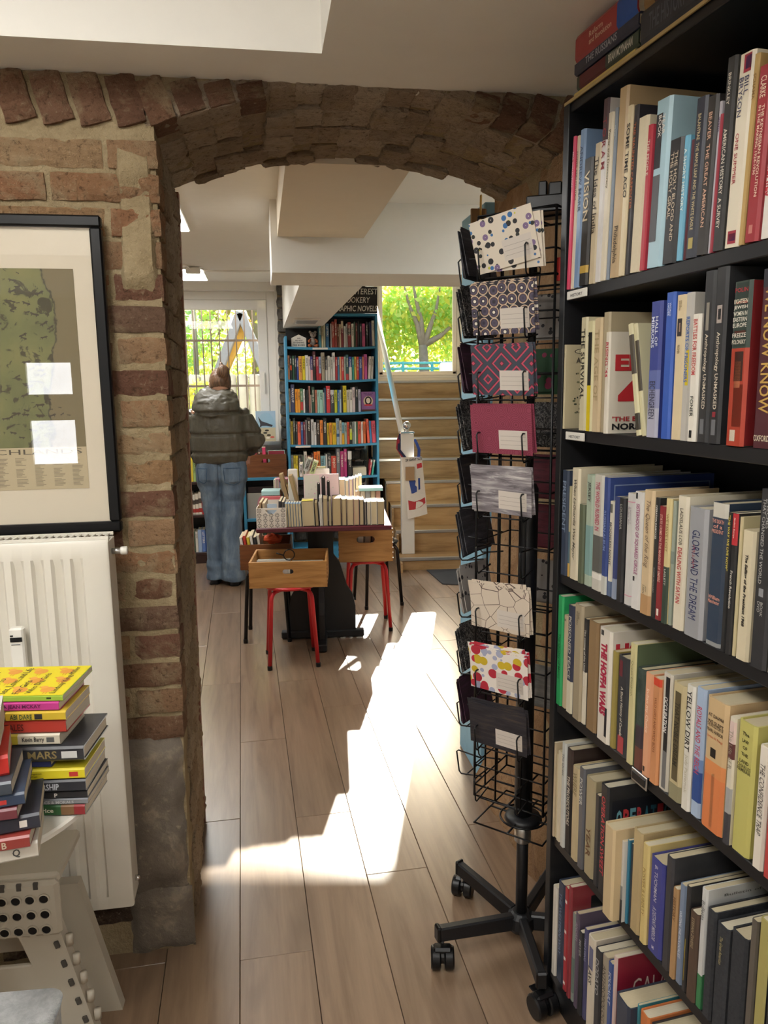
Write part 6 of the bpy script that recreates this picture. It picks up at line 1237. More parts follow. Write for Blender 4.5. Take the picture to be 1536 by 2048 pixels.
# row: scale, origin, base line (xa, ya, xb, yb) in image pixels, board, offset, lean ; book: x0 x1 top colour | title | ink | description | options
Z1 = 3.5229; Z5 = 3.3684
ROWS = [
 ('top', 1, (1100, 0), Z1, (1121, 578, 1477, 477), .004, .045, 'N', [
  (70, 133, 972, 'd23c62', 'MILL COLLECTION', 'f0b8c4', 'pink paperback', {}), (136, 163, 945, 'd8ccb4', 'POWER AND POLITICS', '6a5a48', 'thin cream paperback', {}), (166, 198, 900, '7894b8', 'ANDREW MARR', '40506a', 'pale blue paperback', dict(d=.2)),
  (200, 258, 1110, '22201f', 'VISION', 'd8c8a8', 'glossy black paperback with a gold strip', dict(b=[(.10, .16, 'b89848')])), (262, 313, 1005, 'c8b898', 'The Idea of India', '3a3028', 'beige paperback', {}), (316, 350, 690, 'd8d4d0', 'T O R A M', '8a2430', 'tall white paperback lettered in spaced red capitals', dict(th=.75, b=[(.78, 1, '4a3438')], d=.2)),
  (353, 384, 785, 'd9cfb8', 'Power and Democracy', '6a6048', 'cream paperback with grey lettering', {}), (388, 414, 755, '8a96a4', 'PRIDE', 'c8ccd0', 'slim grey blue paperback', dict(d=.21)), (418, 478, 622, 'b89e76', 'Philadelphia', '4a3c2c', 'tall tan paperback with a mottled side', dict(d=.23, tl=(.72, .92))),
  (482, 514, 740, 'd8c8a4', 'SOME TIME AGO', '2a2420', 'cream paperback with bold black lettering', dict(th=.75)), (517, 556, 742, '232026', 'THE HAUNTED CARPENTER', 'b86a48', 'dark paperback with rusty lettering', dict(d=.2)), (560, 628, 830, 'd8ccb0', '', '', 'worn cream book with chipped top', dict(cl=1)),
  (632, 660, 872, 'b02438', 'THE PEOPLE', 'e0c8b8', 'narrow red book', {}), (664, 782, 728, 'a8c8d4', '', '', 'broad pale blue yearbook with a dark photo', dict(d=.24, cv=c_year, b=[((.60, 0, .55), .92, '2c2c30'), ((.16, 0, .62), .56, '5a5c60')], t2='YEAR|BOOK', i2='e8e4dc', r2=(.09, .22))),
  (786, 880, 990, '1a191c', 'THE HOLY BLOOD AND|THE HOLY GRAIL', 'c8b8a0', 'shiny black paperback with two line lettering', {}), (892, 926, 950, '6fb0cc', 'A SHORT HISTORY', 'e0ece8', 'slim sky blue paperback', {}), (930, 950, 980, '5a2830', '', '', 'very thin dark red paperback', {}),
  (953, 1026, 700, '262a38', 'BALANTRAE  THE MAPLE LEAF AND THE WHITE EAGLE', 'c8b890', 'navy hardback with small gold lettering', dict(th=.3, b=[((.06, .2, .8), .13, 'b0a060')])), (1030, 1100, 690, '2a2624', 'BEAVER  THE GREAT AMERICAN', 'd0a890', 'black brown glossy paperback', dict(th=.35)), (1104, 1124, 720, 'b8b4bc', 'SECRETS', '50305a', 'slim silver paperback', {}), (1127, 1142, 800, 'a03040', '', '', 'very thin red paperback', {}),
  (1146, 1208, 425, '2a2a2a', 'AMERICAN HISTORY  A SURVEY', 'd8d0c0', 'black textbook lettered AMERICAN HISTORY', dict(th=.4, d=.24, t2='BRINKLEY', r2=(.08, .3), tl=(.36, .88))), (1211, 1330, 420, 'dcd2bc', 'BILL|BRYSON', '30345a', 'thick white paperback lettered ONE SUMMER with striped arcs', dict(tl=(.12, .36), t2=' |ONE SUMMER', i2='a83440', r2=(.40, .88), bold=0.0, b=[((.90, .35, 1), .99, '9a2c3c'), ((.915, .5, 1), .98, '2c3468'), ((.02, .2, .95), .09, '9a2c3c'), ((.035, .3, .9), .075, '2c3468')], th=.7)), (1333, 1366, 395, 'b8985c', 'SCHAMA', '8a6a3a', 'tan book', dict(d=.22)),
  (1369, 1462, 488, '96242e', 'THE KEYNESIAN REVOLUTION|IN THE MAKING, 1924-1936', 'e8d0b8', 'red paperback lettered THE KEYNESIAN REVOLUTION', dict(th=.55, t2='CLARKE', r2=(.06, .18), tl=(.22, .74), b=[((.05, .3, .7), .10, 'c07a70')])), (1465, 1590, 300, 'e0dad0', 'A NATION OF ENEMIES', 'b82c3c', 'white hardback lettered A NATION OF ENEMIES', dict(th=.7, t2='LOCKE', i2='3a3a3a', r2=(.02, .16), tl=(.22, .78))), (1593, 1690, 330, '3a3a44', 'EMPIRES', 'd0c8b8', 'dark grey hardback', {})]),
 ('second', 2, (1100, 500), Z1, (1117, 859, 1536, 902), .003, .0, 'N', [
  (58, 80, 672, 'c4b896', 'AND TO|THE HILLS', '5a5040', 'thin buff paperback with a sketched tree on its cover', dict(cv=c_and, d=.115)), (200, 242, 478, 'cfc6a4', 'THE SURVIVAL', '2c2a24', 'worn cream book', dict(d=.14)), (246, 288, 505, 'd8d0a4', 'T', '1c1c1c', 'book with a black and yellow striped spine', dict(b=[((0, .15, .95), .42, 'd8c01c'), ((.42, .15, .95), .9, '1c1c1c')], d=.14)), (291, 342, 485, 'cbb692', 'THE AGE OF', 'a8946c', 'faded tan book', dict(cl=1)), (345, 396, 445, 'a89a7c', '', '', 'taller greyish book in clear wrap', dict(d=.17)),
  (375, 402, 580, 'd9d2c2', "RISING '44", 'b0303c', 'white paperback with huge red lettering, pulled forward', dict(cv=c_rising, off=-.012, d=.135, th=.75)), (610, 640, 500, 'd2cba4', '', '', 'cream paperback leaning in a pair, outer one', dict(lean=-.20, b=[(.55, .9, '4a4236'), (.05, .2, '3a362c')], d=.13)), (652, 676, 498, 'd2cba4', '', '', 'cream paperback leaning in a pair, emblem cover', dict(lean=-.20, b=[(.4, .85, '4a4236')], cv=c_hiuda, d=.15)),
  (674, 752, 372, '34418c', 'HALL OF|MIRRORS', 'dfe4f0', 'blue and grey paperback lettered HALL OF MIRRORS', dict(tl=(.11, .46), t2='EICHENGREEN', i2='3a3a50', r2=(.58, .86), th=.66, b=[(.0, .22, 'a8a8b8'), (.22, .36, '8a8cac'), (.36, .5, '5c68a0')])), (778, 836, 308, '2f58b0', '', '', 'bright blue hardback', dict(t2='WORLD|ORDER', i2='c8d4e8', r2=(.07, .16), d=.16)), (840, 912, 328, 'd8c6a0', 'PAUL|REVERE', '6a5030', 'cream paperback with a small portrait', dict(th=.34, tl=(.04, .15), b=[((.72, .15, .85), .84, '2a2220'), ((.75, .4, .62), .81, 'b89880')], t2='FISCHER', r2=(.34, .40), d=.15)),
  (915, 963, 308, 'b8b4ac', 'REPORTS OF PRISONERS', '3a64a8', 'grey paperback with blue and yellow bands', dict(th=.5, tl=(.16, .6), b=[((.38, .4, 1), .62, 'd8bc20')], d=.17)), (965, 1018, 458, 'e2ddd0', 'BATTLES FOR FREEDOM', 'b83c3c', 'white paperback lettered BATTLES FOR FREEDOM', dict(th=.55, tl=(.04, .47), t2='FONER', i2='1c1c1c', r2=(.64, .8), b=[((.03, .25, .75), .09, '1c1c1c')], d=.13)),
  (1024, 1106, 165, '26272a', 'Anthropology UNMASKED', 'cfc4b0', 'black volume one lettered Anthropology UNMASKED', dict(th=.40, tl=(.36, .80), b=[((.66, .3, .7), .82, '8a8478'), ((.05, .25, .75), .14, '6a6c70')], d=.2)), (1110, 1190, 138, '242528', 'Anthropology UNMASKED', 'cfc4b0', 'black volume two lettered Anthropology UNMASKED with an oval ornament', dict(th=.40, tl=(.36, .80), b=[((.69, .2, .8), .79, 'a89c94'), ((.71, .32, .68), .77, '1c1a1c'), ((.05, .25, .75), .14, '6a6c70'), ((.155, .3, .7), .185, '8a2a34')], d=.2)),
  (1232, 1360, 238, '2c3c34', 'POLIN', '7a2028', 'book with a green panel and a red portrait spine', dict(up=0, th=.0, b=[(.0, .60, 'a43a26'), ((.61, .1, .95), .99, '24332c'), ((.865, .1, .95), .88, 'b83c2c'), ((.69, .1, .95), .705, 'b83c2c'), ((.40, .25, .9), .58, '3a2018'), ((.36, .3, .75), .52, 'b86a48'), ((.12, .3, 1), .38, '4a2c24'), ((.03, .2, .6), .10, 'd8ccb8')], hz=[('POLIN', .935, 'a83038'), ('EIGHTEEN', .868, 'e8d8c0'), ('JEWISH', .83, 'e0dccc'), ('WOMEN IN', .795, 'e0dccc'), ('EASTERN', .76, 'e0dccc'), ('EUROPE', .725, 'e0dccc'), ('FREEZE', .665, 'd8d0c0'), ('POLONSKY', .625, 'd8d0c0')], d=.2, cvc='7a2022')), (1420, 1570, 150, '4a1a24', 'WE NOW KNOW', 'c09a50', 'maroon hardback lettered WE NOW KNOW in gold', dict(th=.5, tl=(.10, .80), hz=[('OXFORD', .04, 'd8ccb0')], b=[(.90, 1, '2c2c34')], hz2=1))]),
 ('third', 3, (1100, 900), Z1, (1114, 1147, 1536, 1377), .003, .0, 'N', [
  (72, 112, 138, '28364c', 'PRESIDENT', '8a9ab0', 'dark navy hardback at the spinner end', dict(d=.2)), (113, 134, 250, 'b8b08a', '', '', 'thin mottled paperback', dict(b=[(0, .15, 'c8a050'), (.15, .5, '506a78')])), (136, 190, 122, 'd8cdb2', 'When LaGuardia Was Mayor', '5a5448', 'cream hardback with slanted lettering', dict(shear=.3, th=.45, d=.2)), (193, 226, 378, '59614a', '', '', 'low olive green book', dict(d=.12)), (230, 284, 168, 'a9b8a4', 'JERSEY', '2c2c28', 'pale sea green paperback', dict(tl=(.06, .24), th=.5, b=[(.1, .55, '7fa09c')], d=.2)), (287, 354, 165, 'c8c4b8', 'THE WORLD RUSHED IN', 'b03a58', 'grey white paperback with a black engraving', dict(th=.45, tl=(.06, .48), b=[(.16, .48, '5c5c58'), (.10, .15, 'e0dcd2')], d=.2)),
  (357, 391, 188, '2c4280', 'RUSSIAN ALBUM', '8a9cc8', 'tall blue hardback with a fine line border', dict(d=.24, tl=(.28, .62), th=.5, cv=c_navyline, b=[(0, .16, 'c0c0b8')])), (394, 430, 352, 'd8d2c0', 'MOONLESS NIGHT', '2c2c2c', 'white paperback lettered MOONLESS NIGHT', dict(tl=(.22, .78), th=.5, b=[(0, .16, '5a6a88'), ((.88, .1, .9), .97, '5a5850')])), (433, 462, 322, '2c3a70', '', '', 'narrow blue book with pale foot', dict(b=[(0, .2, '8a94a8')])), (464, 502, 330, '1f2024', 'LOUISIANA', 'a8a8a0', 'black book lettered LOUISIANA', dict(tl=(.06, .3), th=.45)), (518, 564, 296, 'cac8c4', 'A Dictionary of|Modern War', '7a6a78', 'pale grey reference book with a pink rule', dict(tl=(.12, .36), th=.5, b=[(.92, .93, 'c890a0'), (.08, .09, 'c890a0')])), (566, 624, 284, 'd6d4d0', 'SISTERHOOD OF SQUARED CIRCLE', '9a4a78', 'white paperback lettered SISTERHOOD in purple', dict(th=.5, tl=(.10, .70), b=[((.94, .1, .4), .99, '2c2c2c'), ((.24, .1, .4), .28, '2c2c2c')])),
  (628, 698, 272, 'cdb590', 'The Queen of the Ring', '6a5648', 'sand coloured paperback lettered The Queen of the Ring', dict(shear=.35, th=.55, tl=(.08, .62), t2='JEFF|LEEN', i2='2c2620', r2=(.76, .84), bold=0.0, b=[(0, .16, 'b08a60')])), (700, 736, 325, '202224', 'OPERATION DAMOCLES', 'e0dcd4', 'black book lettered OPERATION DAMOCLES', dict(tl=(.06, .34), th=.45, t2='ROGER HOWARD', i2='9a9a96', r2=(.58, .84))), (738, 777, 385, '8a262c', 'STATE CRIME ON THE MARGINS OF EMPIRE', 'e0b8a8', 'red book with cream lettering', dict(th=.45, tl=(.07, .66), b=[((.04, .25, .75), .10, 'e0d8cc')])), (780, 816, 332, 'd2c08c', 'WE HAVE LOST', '8a7040', 'book half cream and half dark green', dict(tl=(.12, .42), th=.45, t2='LASLETT', i2='d8d4c8', r2=(.56, .74), b=[(0, .46, '35443a')])), (818, 850, 348, '98a294', '', '', 'grey green faded paperback', dict(b=[(.5, .6, '7c8880')])),
  (856, 930, 310, 'd9d0ba', 'DEALING WITH SATAN', 'b02c34', 'white hardback lettered DEALING WITH SATAN', dict(th=.42, tl=(.38, .80), t2='LADISLAUS LOB', i2='5a5448', r2=(.09, .36), d=.17)), (933, 1066, 385, '96979a', 'GLORY AND THE DREAM', '26305a', 'very thick grey book lettered GLORY AND THE DREAM', dict(th=.42, tl=(.17, .86), t2=' |WILLIAM', i2='a03c48', r2=(.28, .74), bold=.0, d=.16)), (1086, 1196, 352, '26374c', 'THE DEATH|OF A|PRESIDENT', 'd89a88', 'dark blue hardback with a pale torn top', dict(th=0, hz=[('THE DEATH', .86, 'd89a88'), ('of a', .825, 'd89a88'), ('PRESIDENT', .79, 'd89a88'), ('William', .33, 'd89a88'), ('Manchester', .30, 'd89a88')], b=[(.90, 1, 'c0bcb0'), (.0, .03, '8a8c8c')], d=.17)), (1199, 1226, 425, '1f2022', '"THE WAY WE LIVE NOW"', 'e0d060', 'thin black book with yellow lettering', dict(th=.62, tl=(.02, .6))),
  (1229, 1266, 432, '1c1d20', 'French Revolution', 'd8d4c8', 'black paperback with a red top band', dict(th=.48, tl=(.40, .72), b=[(.78, 1, 'b02c34')], t2='Modern Europe', i2='e8d0c0', r2=(.03, .18))), (1269, 1296, 455, 'c8bc94', '', '', 'narrow yellowish paperback', {}), (1299, 1388, 545, 'd0c4a6', 'The Selling of the President 1968', '26221e', 'cream hardback lettered The Selling of the President', dict(th=.30, tl=(.18, .88), bold=.045, shear=.15, d=.16)), (1398, 1512, 258, '25262a', 'SPEECHES|THAT CHANGED THE WORLD', 'b8b8b4', 'big black hardback lettered SPEECHES', dict(th=.5, tl=(.05, .52), bold=0.0, t2='BOOK|DVD', r2=(.62, .70), b=[((.41, .3, .7), .455, '8a8c90')])), (1516, 1600, 300, 'c8bc98', 'NOTES', '5a5448', 'cream book past the big black one', {})]),
 ('fourth', 4, (1100, 1180), Z1, (1111, 1398, 1421, 1700), .003, .0, 'N', [
  (42, 76, 32, '1e9a58', 'The Quality of Mercy', '0c5a34', 'emerald green paperback', dict(d=.2, th=.55, tl=(.34, .76))), (79, 110, 166, 'c0b090', '', '', 'narrow beige paperback', dict(t2='II', r2=(.04, .1))), (112, 150, 96, '28304a', 'POISONED PEACE', 'd8d4c8', 'navy and white paperback', dict(th=.5, b=[(0, .30, 'd4ccb4')])), (153, 212, 85, 'a09278', 'THE|INDIAN', '5a5040', 'taupe cloth bound book', dict(cl=1, th=.4, tl=(.06, .2))), (215, 246, 188, '1f2022', 'The coming of the United States', 'e0dcd0', 'book half black and half white', dict(th=.6, b=[(.0, .50, 'd8d0bc')])), (249, 318, 196, '8a6e4a', '', '', 'plain brown hardback', dict(cl=1)),
  (322, 412, 245, 'd9d1c4', 'THE HOFFA WARS', 'a82444', 'thick white hardback lettered THE HOFFA WARS', dict(th=.50, tl=(.12, .76), bold=.06, d=.17, cv=c_hoffa, b=[((.94, .1, .4), .985, '3a3a3a'), ((.06, .75, 1), .32, '2c2a30')])), (417, 452, 412, '9a8a44', '', '', 'olive yellow paperback', {}), (456, 532, 440, '2a2d33', 'A Short History of Canada', 'd8d0c0', 'dark paperback lettered A Short History of Canada', dict(th=.30, tl=(.30, .80), b=[((.80, .1, .5), .96, '6a2c34'), ((.03, .2, .95), .2, 'a84448')])), (535, 577, 352, 'c9c08e', 'Queen Elizabeth', '7a7650', 'pale yellow hardback lettered Queen Elizabeth', dict(bold=0, th=.42, tl=(.14, .52), d=.16, cvc='56644a')), (580, 640, 520, '35443c', 'EARTH|POWER', '24302a', 'dark green and brown cloth book', dict(cl=1, th=.5, b=[(.0, .22, '6a4038'), (.22, .44, '3a3038')])),
  (643, 692, 556, 'dca07a', 'Indian my Choice', 'f0d8c0', 'peach paperback', dict(tl=(.15, .72), th=.5, b=[((.04, .1, .5), .09, '3a2c28')])), (695, 750, 588, 'c98a5c', 'WILD GIRLS AND WILD BOYS', '8a5030', 'orange paperback lettered WILD GIRLS', dict(th=.32, tl=(.18, .70), b=[(.93, 1, 'c8442c')])), (753, 822, 545, 'c8c2b4', 'OCCUPATION', 'e8e6e0', 'grey book lettered OCCUPATION on black', dict(th=.45, tl=(.2, .5), b=[((.34, .35, 1), .97, '1f2022'), ((.02, .35, 1), .34, '6a6a6a')])), (825, 914, 612, 'c2b48c', 'THAT NOBLE DREAM', '2a261c', 'patterned black and cream book lettered THAT NOBLE DREAM', dict(th=.38, tl=(.16, .70), b=[((.17, .2, .85), .93, '5a5038'), (.0, .14, '8a8468')])),
  (917, 972, 632, 'd8d4c8', 'YELLOW DIRT', '26241f', 'white paperback lettered YELLOW DIRT', dict(th=.62, tl=(.04, .52), t2='Judy Pasternak', i2='b8b09c', r2=(.55, .9))), (975, 1048, 642, 'a3b6d0', 'ROYALS AND THE REICH', 'b83c50', 'pale blue hardback lettered ROYALS AND THE REICH', dict(th=.55, tl=(.14, .66), b=[(.12, .36, '2c4a88'), (.36, .46, '6a86b4')], d=.15)), (1052, 1205, 705, 'c8ab80', 'AT DAWN', '2a2420', 'broad tan paperback lettered AT DAWN WE SLEPT', dict(th=0, hz=[('AT DAWN', .86, '241f1c'), ('WE SLEPT', .81, '241f1c'), ('THE UNTOLD STORY OF', .785, '241f1c'), ('PEARL HARBOR', .745, '241f1c'), ('Gordon W. Prange', .695, 'c06a4a')], b=[(.0, .42, 'cf7a4a'), (.42, .53, 'd08652'), ((.02, .42, .62), .44, 'dcb488'), ((.56, .25, .6), .63, '241f1c')], d=.15)), (1209, 1252, 850, 'd0c8b4', 'The Life of R.', '8a8270', 'white book with a dark photo at its foot', dict(bold=0, b=[(.0, .25, '3a3a40'), (.25, .45, '9a9a98'), (.68, .8, '5a3030'), (.8, .97, 'd0b8b0')])),
  (1256, 1395, 855, 'bcb566', 'LAW', '26240f', 'yellow green hardback lettered LAW OF THE LAND', dict(th=0, hz=[('The', .90, '26240f'), ('LAW', .845, '26240f'), ('OF', .795, '26240f'), ('THE', .745, '26240f'), ('LAND', .69, '26240f'), ('CHARLES', .655, '4a4628'), ('REMBAR', .625, '4a4628')], d=.15)), (1412, 1485, 1040, 'ded6c8', 'THE CONFIDENCE TRAP', '2c2a28', 'white book lettered THE CONFIDENCE TRAP', dict(bold=0, shear=.2, th=.5, tl=(.14, .72))), (1489, 1570, 1095, 'b03a38', 'MIDDLE EAST', 'd89a50', 'red paperback past the white one', dict(th=.4, tl=(.1, .7)))]),
 ('fifth', 5, (1080, 1440), Z5, (1102, 1662, 1288, 1912), .003, .0, 'N', [
  (50, 84, 115, 'bfae90', '', '', 'narrow beige paperback at the spinner end', {}), (87, 108, 205, 'cfc19c', '', '', 'thin cream paperback', {}), (110, 132, 200, 'd6cbb0', '', '', 'thin off white paperback', {}), (134, 158, 140, 'c4c6c0', 'The Quest', '6a6a60', 'tall pale grey paperback', dict(d=.19)), (160, 202, 168, '33231e', 'THE PROSECUTORS', 'e0d8c8', 'black and brown book lettered THE PROSECUTORS', dict(th=.55, tl=(.26, .74), b=[(0, .62, '1c1c1e')], d=.17)), (205, 246, 292, 'c2b08a', 'WHERE', '8a7a58', 'glossy cream paperback', dict(tl=(.06, .3))), (249, 282, 300, '5a5c62', 'POWER', 'd0d0cc', 'glossy grey paperback', {}), (286, 352, 352, 'a79a7a', 'YEAR', '6a4a30', 'crinkled clear wrapped book with brown lettering', dict(tl=(.5, .86), th=.5)), (356, 384, 480, '2a2c30', '', '', 'thin dark paperback', {}), (387, 438, 402, '1f2126', 'OPERATION SWEET', 'c84a50', 'black hardback with bold coloured cover letters', dict(cv=c_oper, d=.17, th=.5)),
  (418, 488, 668, 'cbb48c', '', '', 'tan hardback pulled forward with a broad top', dict(off=-.03, d=.16)), (491, 535, 745, 'c8c4bc', '', '', 'paperback with a black and white crowd photo', dict(b=[(.0, .28, '26262a'), (.28, .45, '7a7a78')], off=-.01)), (538, 562, 748, '28728e', '', '', 'thin teal blue paperback', {}), (565, 588, 775, '2a3038', '', '', 'thin dark slate paperback', {}), (592, 662, 685, 'b8a276', '', '', 'old yellowed hardback with rounded spine', dict(cl=1, d=.16)), (666, 706, 790, 'd2bc7c', 'POWER & LIBERTY', '8a6c34', 'straw coloured book lettered POWER and LIBERTY', dict(th=.42, tl=(.24, .82), bold=0)), (709, 812, 862, '3a3f88', 'A DISTANT MIRROR', 'c0bcc8', 'thick violet blue paperback', dict(th=.28, tl=(.50, .86), t2='B. TUCHMAN', r2=(.06, .44), hz=[('M', .05, 'd8d4dc')], d=.15)), (816, 862, 862, '34353a', '', '', 'dark grey hardback behind the violet one', dict(d=.16)),
  (866, 898, 1080, 'a8845a', 'HISTORY', '6a4a2c', 'narrow orange tan paperback', {}), (900, 946, 1042, '77879f', 'WRITING THE HOLOCAUST', 'd8dce4', 'slate blue paperback lettered WRITING THE HOLOCAUST', dict(th=.42, tl=(.26, .74))), (949, 974, 1060, '232427', '', '', 'black paperback beside the slate blue one', dict(b=[((.1, .4, .6), .5, 'b0a040')])), (977, 1034, 1225, '4a382c', 'STEFAN ZWEIG', 'a8987c', 'brown hardback with pale lettering', dict(th=.32, tl=(.06, .4))), (1037, 1080, 1062, 'c9cac8', 'Bulletin', '6a6a68', 'white and green paperback wedged before the black set', dict(cv=c_bull, b=[(0, .28, '3c7a50')], d=.17)),
  (1083, 1140, 1200, '25282e', '', '', 'first of the black hardback set', dict(cl=1)), (1143, 1228, 1292, '23262c', 'The Great American', 'a09468', 'second of the black hardback set', dict(cl=1, th=.25, tl=(.1, .36))), (1231, 1345, 1325, '22252b', '', '', 'third and widest of the black hardback set', dict(cl=1)), (1350, 1398, 1250, '5a544c', '', '', 'grey brown paperback', {}), (1401, 1470, 1235, 'a39a5c', '', '', 'olive book with a black textured cover', dict(cvc='26262a')), (1474, 1540, 1200, '2a2c30', '', '', 'dark book at the far side of the olive one', {})]),
 ('bottom', 6, (1080, 1440), Z5, (1108, 1956, 1154, 2033), .003, .0, 'N', [
  (76, 100, 1105, 'd2ccc0', '', '', 'thin white paperback at the spinner end', {}), (103, 150, 1062, '273248', 'THE WESTERN WAY', '7a8aa4', 'navy hardback', dict(d=.2, th=.4)), (152, 174, 1110, 'a83038', '', '', 'thin red paperback with white squares', dict(b=[((.06, .1, .9), .09, 'e8e0d8'), ((.30, .1, .9), .33, 'e8e0d8'), ((.56, .1, .9), .59, 'e8e0d8'), ((.85, .1, .9), .88, 'e8e0d8')])), (176, 196, 1100, '8a2a34', '', '', 'dark red book with a black cover panel', dict(cv=c_hot, d=.2)), (198, 222, 1272, '8a948c', '', '', 'grey green paperback', dict(b=[(.1, .5, '6a7c74')])), (224, 246, 1275, '5c5062', 'ANDREI', 'a898a8', 'mauve book with lettered cover', dict(cv=c_and2, d=.18)), (248, 272, 1400, '1f2126', 'MEYER', 'a8a8a8', 'thin black paperback', {}), (274, 302, 1370, '4a4a72', 'TIRE LYING', 'a8a8c8', 'purple grey paperback', {}), (305, 352, 1418, 'd6cbb8', 'LAVS', '2c2a30', 'cream paperback lettered LAVS', dict(tl=(.32, .5), th=.5, b=[((.66, .2, 1), .9, '6a6c88')])), (354, 392, 1505, '25272c', 'DODATO', 'b8b8b8', 'dark paperback with small white lettering', {}),
  (394, 436, 1535, 'a89c88', 'ANTHROPOLOGY', '5a5248', 'grey beige paperback', {}), (438, 468, 1590, '34508c', 'FOUCAULT', 'd0d4e0', 'blue and white paperback', {}), (471, 492, 1550, 'd0b8b0', '', '', 'book with a crimson front lettered in pale capitals', dict(cv=c_gala, cvc='8a2034', d=.18)), (490, 586, 1800, '2a3446', '', '', 'navy hardback pulled forward', dict(off=-.02, b=[((.5, .2, .4), .7, '5a6070')])), (589, 640, 1815, '3f8a94', '', '', 'book with teal and olive stripes', dict(b=[(.35, .8, 'b0a440'), (.0, .35, 'a8c4c8')])), (644, 706, 1900, 'c8743c', '', '', 'orange and red hardback', dict(b=[(.5, .8, 'a83030')])), (710, 800, 1985, '2c2c30', '', '', 'black hardback nearest the camera', {})]),
]
import re
def sane(s): return re.sub(r'\b(left|right)\b', '', s)
for nm, bi, org, sc, (xa, ya, xb, yb), off0, lean0, _n, bk in ROWS:
    zb = boards[bi] + .0006; nb_ = len(bk); prev = -1
    for i, (x0, x1, yt, colr, title, ink, desc, op) in enumerate(bk):
        X0, X1 = org[0] + x0 / sc, org[0] + x1 / sc; off = off0 + op.get('off', 0) + .002 * ((i * 5) % 3)
        yr = ya + (X0 - xa) * (yb - ya) / (xb - xa) - 30
        s0, s1 = sp(X0, yr, off)[0], sp(X1, yr, off)[0]; lean = op.get('lean', lean0)
        ty_ = org[1] + yt / sc; xt = X0 + (ya - ty_) * .02 + (18 if lean > 0 else 0); h = sp(xt, ty_, off)[1] - zb
        s0 = max(s0, prev + .0006, .001) if 'lean' not in op else max(s0, .001)
        t = max(.006, s1 - s0 - .0006)
        if lean > 0: h /= cos(lean)
        if bi in (3, 4, 5) or True: pass
        lab = f'{desc}, {ordn(i)} from spinner, {nm} shelf'
        o = book(SM, s0, off, zb, t, op.get('d', .135 + .012 * ((i * 3) % 4)), h, colr, lab, f'history books on the {nm} shelf of the black bookcase', lean, bool(op.get('cl')) or t > .026, title if op.get('th', .6) > 0 else '', ink or '2a2a2a', op.get('b', ()), 'cfc2a2' if i % 3 else 'd9d0b8', op.get('tl', (.10, .82)), op.get('th', .6), op.get('shear', 0.0), op.get('bold', .012), op.get('t2', ''), op.get('i2'), op.get('r2', (.7, .95)), bool(op.get('cl')), True, False, '', 0.0, op.get('cv'))
        for tx, zf, cc in op.get('hz', ()):
            H = h * .026 if len(op['hz']) > 1 else h * .035; L = min(t * .74, len(tx) * H * .85); lettering(tx, o, (t * .5 - L / 2, -.0010, h * zf), (1, 0, 0), (0, 0, 1), L, H, cc, .012)
        if 'cvc' in op: cover_art(o, t, .003, op.get('d', .14) - .001, .001, h - .001, op['cvc'], e=.0003)
        prev = s0 + t
# stack lying on top of the case
TS = boards[0] + .0008
def lying(s0, s1, z, th_, dpt, colr, lab, off=.0, title='', ink='d8d0c0', bands=(), hard=True, tl=(.3, .9)):
    # lies on its side, spine to the room: book frame turned so that its height runs along the shelf
    M = SM @ Matrix.Translation((s0, off, z)) @ Matrix.Rotation(pi / 2, 4, 'Y') @ Matrix.Translation((-th_, 0, 0))
    return book(M, 0, 0, 0, th_, dpt, s1 - s0, colr, lab, 'books lying on top of the black bookcase', 0, hard, title, ink, bands, tl=tl, th=.55, up=True)
sa, _ = sp(1146, 180); sb, _ = sp(1272, 100)
z = TS
lying(sa - .004, sb - .01, z, .007, .15, 'c8b060', 'thin yellow paperback at the bottom of the stack on the black bookcase', .005, hard=False); z += .0076
lying(sa + .008, sb, z, .028, .15, '2c3a2c', 'dark green and red paperback second in the stack on the black bookcase', .004, 'BRIAN MOYNAHAN', 'd8d4c8', [(.05, .5, '5a2428')], tl=(.55, .92)); z += .0286
lying(sa + .004, sb + .004, z, .024, .16, '262b40', 'navy hardback third in the stack on the black bookcase', .0, 'THE RUSSIANS', 'a8a8b0', tl=(.2, .7)); z += .0246
lying(sa + .002, sb - .004, z, .050, .15, '9a2c2c', 'thick red and blue hardback topmost in the stack on the black bookcase', .002, 'Reform|and Revolution', 'd8b8a0', [(.70, 1, '2a5098')], tl=(.25, .62))
z = TS
lying(sb + .012, sb + .26, z, .055, .17, '242630', 'broad black blue volume lying nearer on the black bookcase top', .0, 'THE HISTORY', '5a5c66', tl=(.1, .5)); z += .0556
lying(sb + .014, sb + .25, z, .045, .16, '4a2428', 'dark maroon volume lying on the black blue one', .004, '', '', [(.0, .12, '8a6a40')])
# ================================================================== FRONT PIER: map, radiator, side table, stools
def wl_(x, y, q): P = onp(x, y, B(0, q), BD) - JO; return P.dot(BU), P.z
FQ = -.035
pr, zt_ = wl_(206, 430, FQ); prb, zb_ = wl_(237, 1064, FQ); pr = (pr + prb) / 2
fwid, fh = .80, zt_ - zb_; fl_ = pr - fwid
fr_ = thing('framed_map', 'black framed map with cream mat hanging on the brick pier above the radiator', 'picture', B(fl_, FQ, zb_), TH)
t_ = .026
for c, d in (((fwid / 2, .0125, t_ / 2), (fwid, .025, t_)), ((fwid / 2, .0125, fh - t_ / 2), (fwid, .025, t_)), ((t_ / 2, .0125, fh / 2), (t_, .025, fh - 2 * t_)), ((fwid - t_ / 2, .0125, fh / 2), (t_, .025, fh - 2 * t_))): MB().cbox(c, d, .004).build('frame_bar', plain('black_frame', '0c0c0d', .35, spec=.25), fr_)
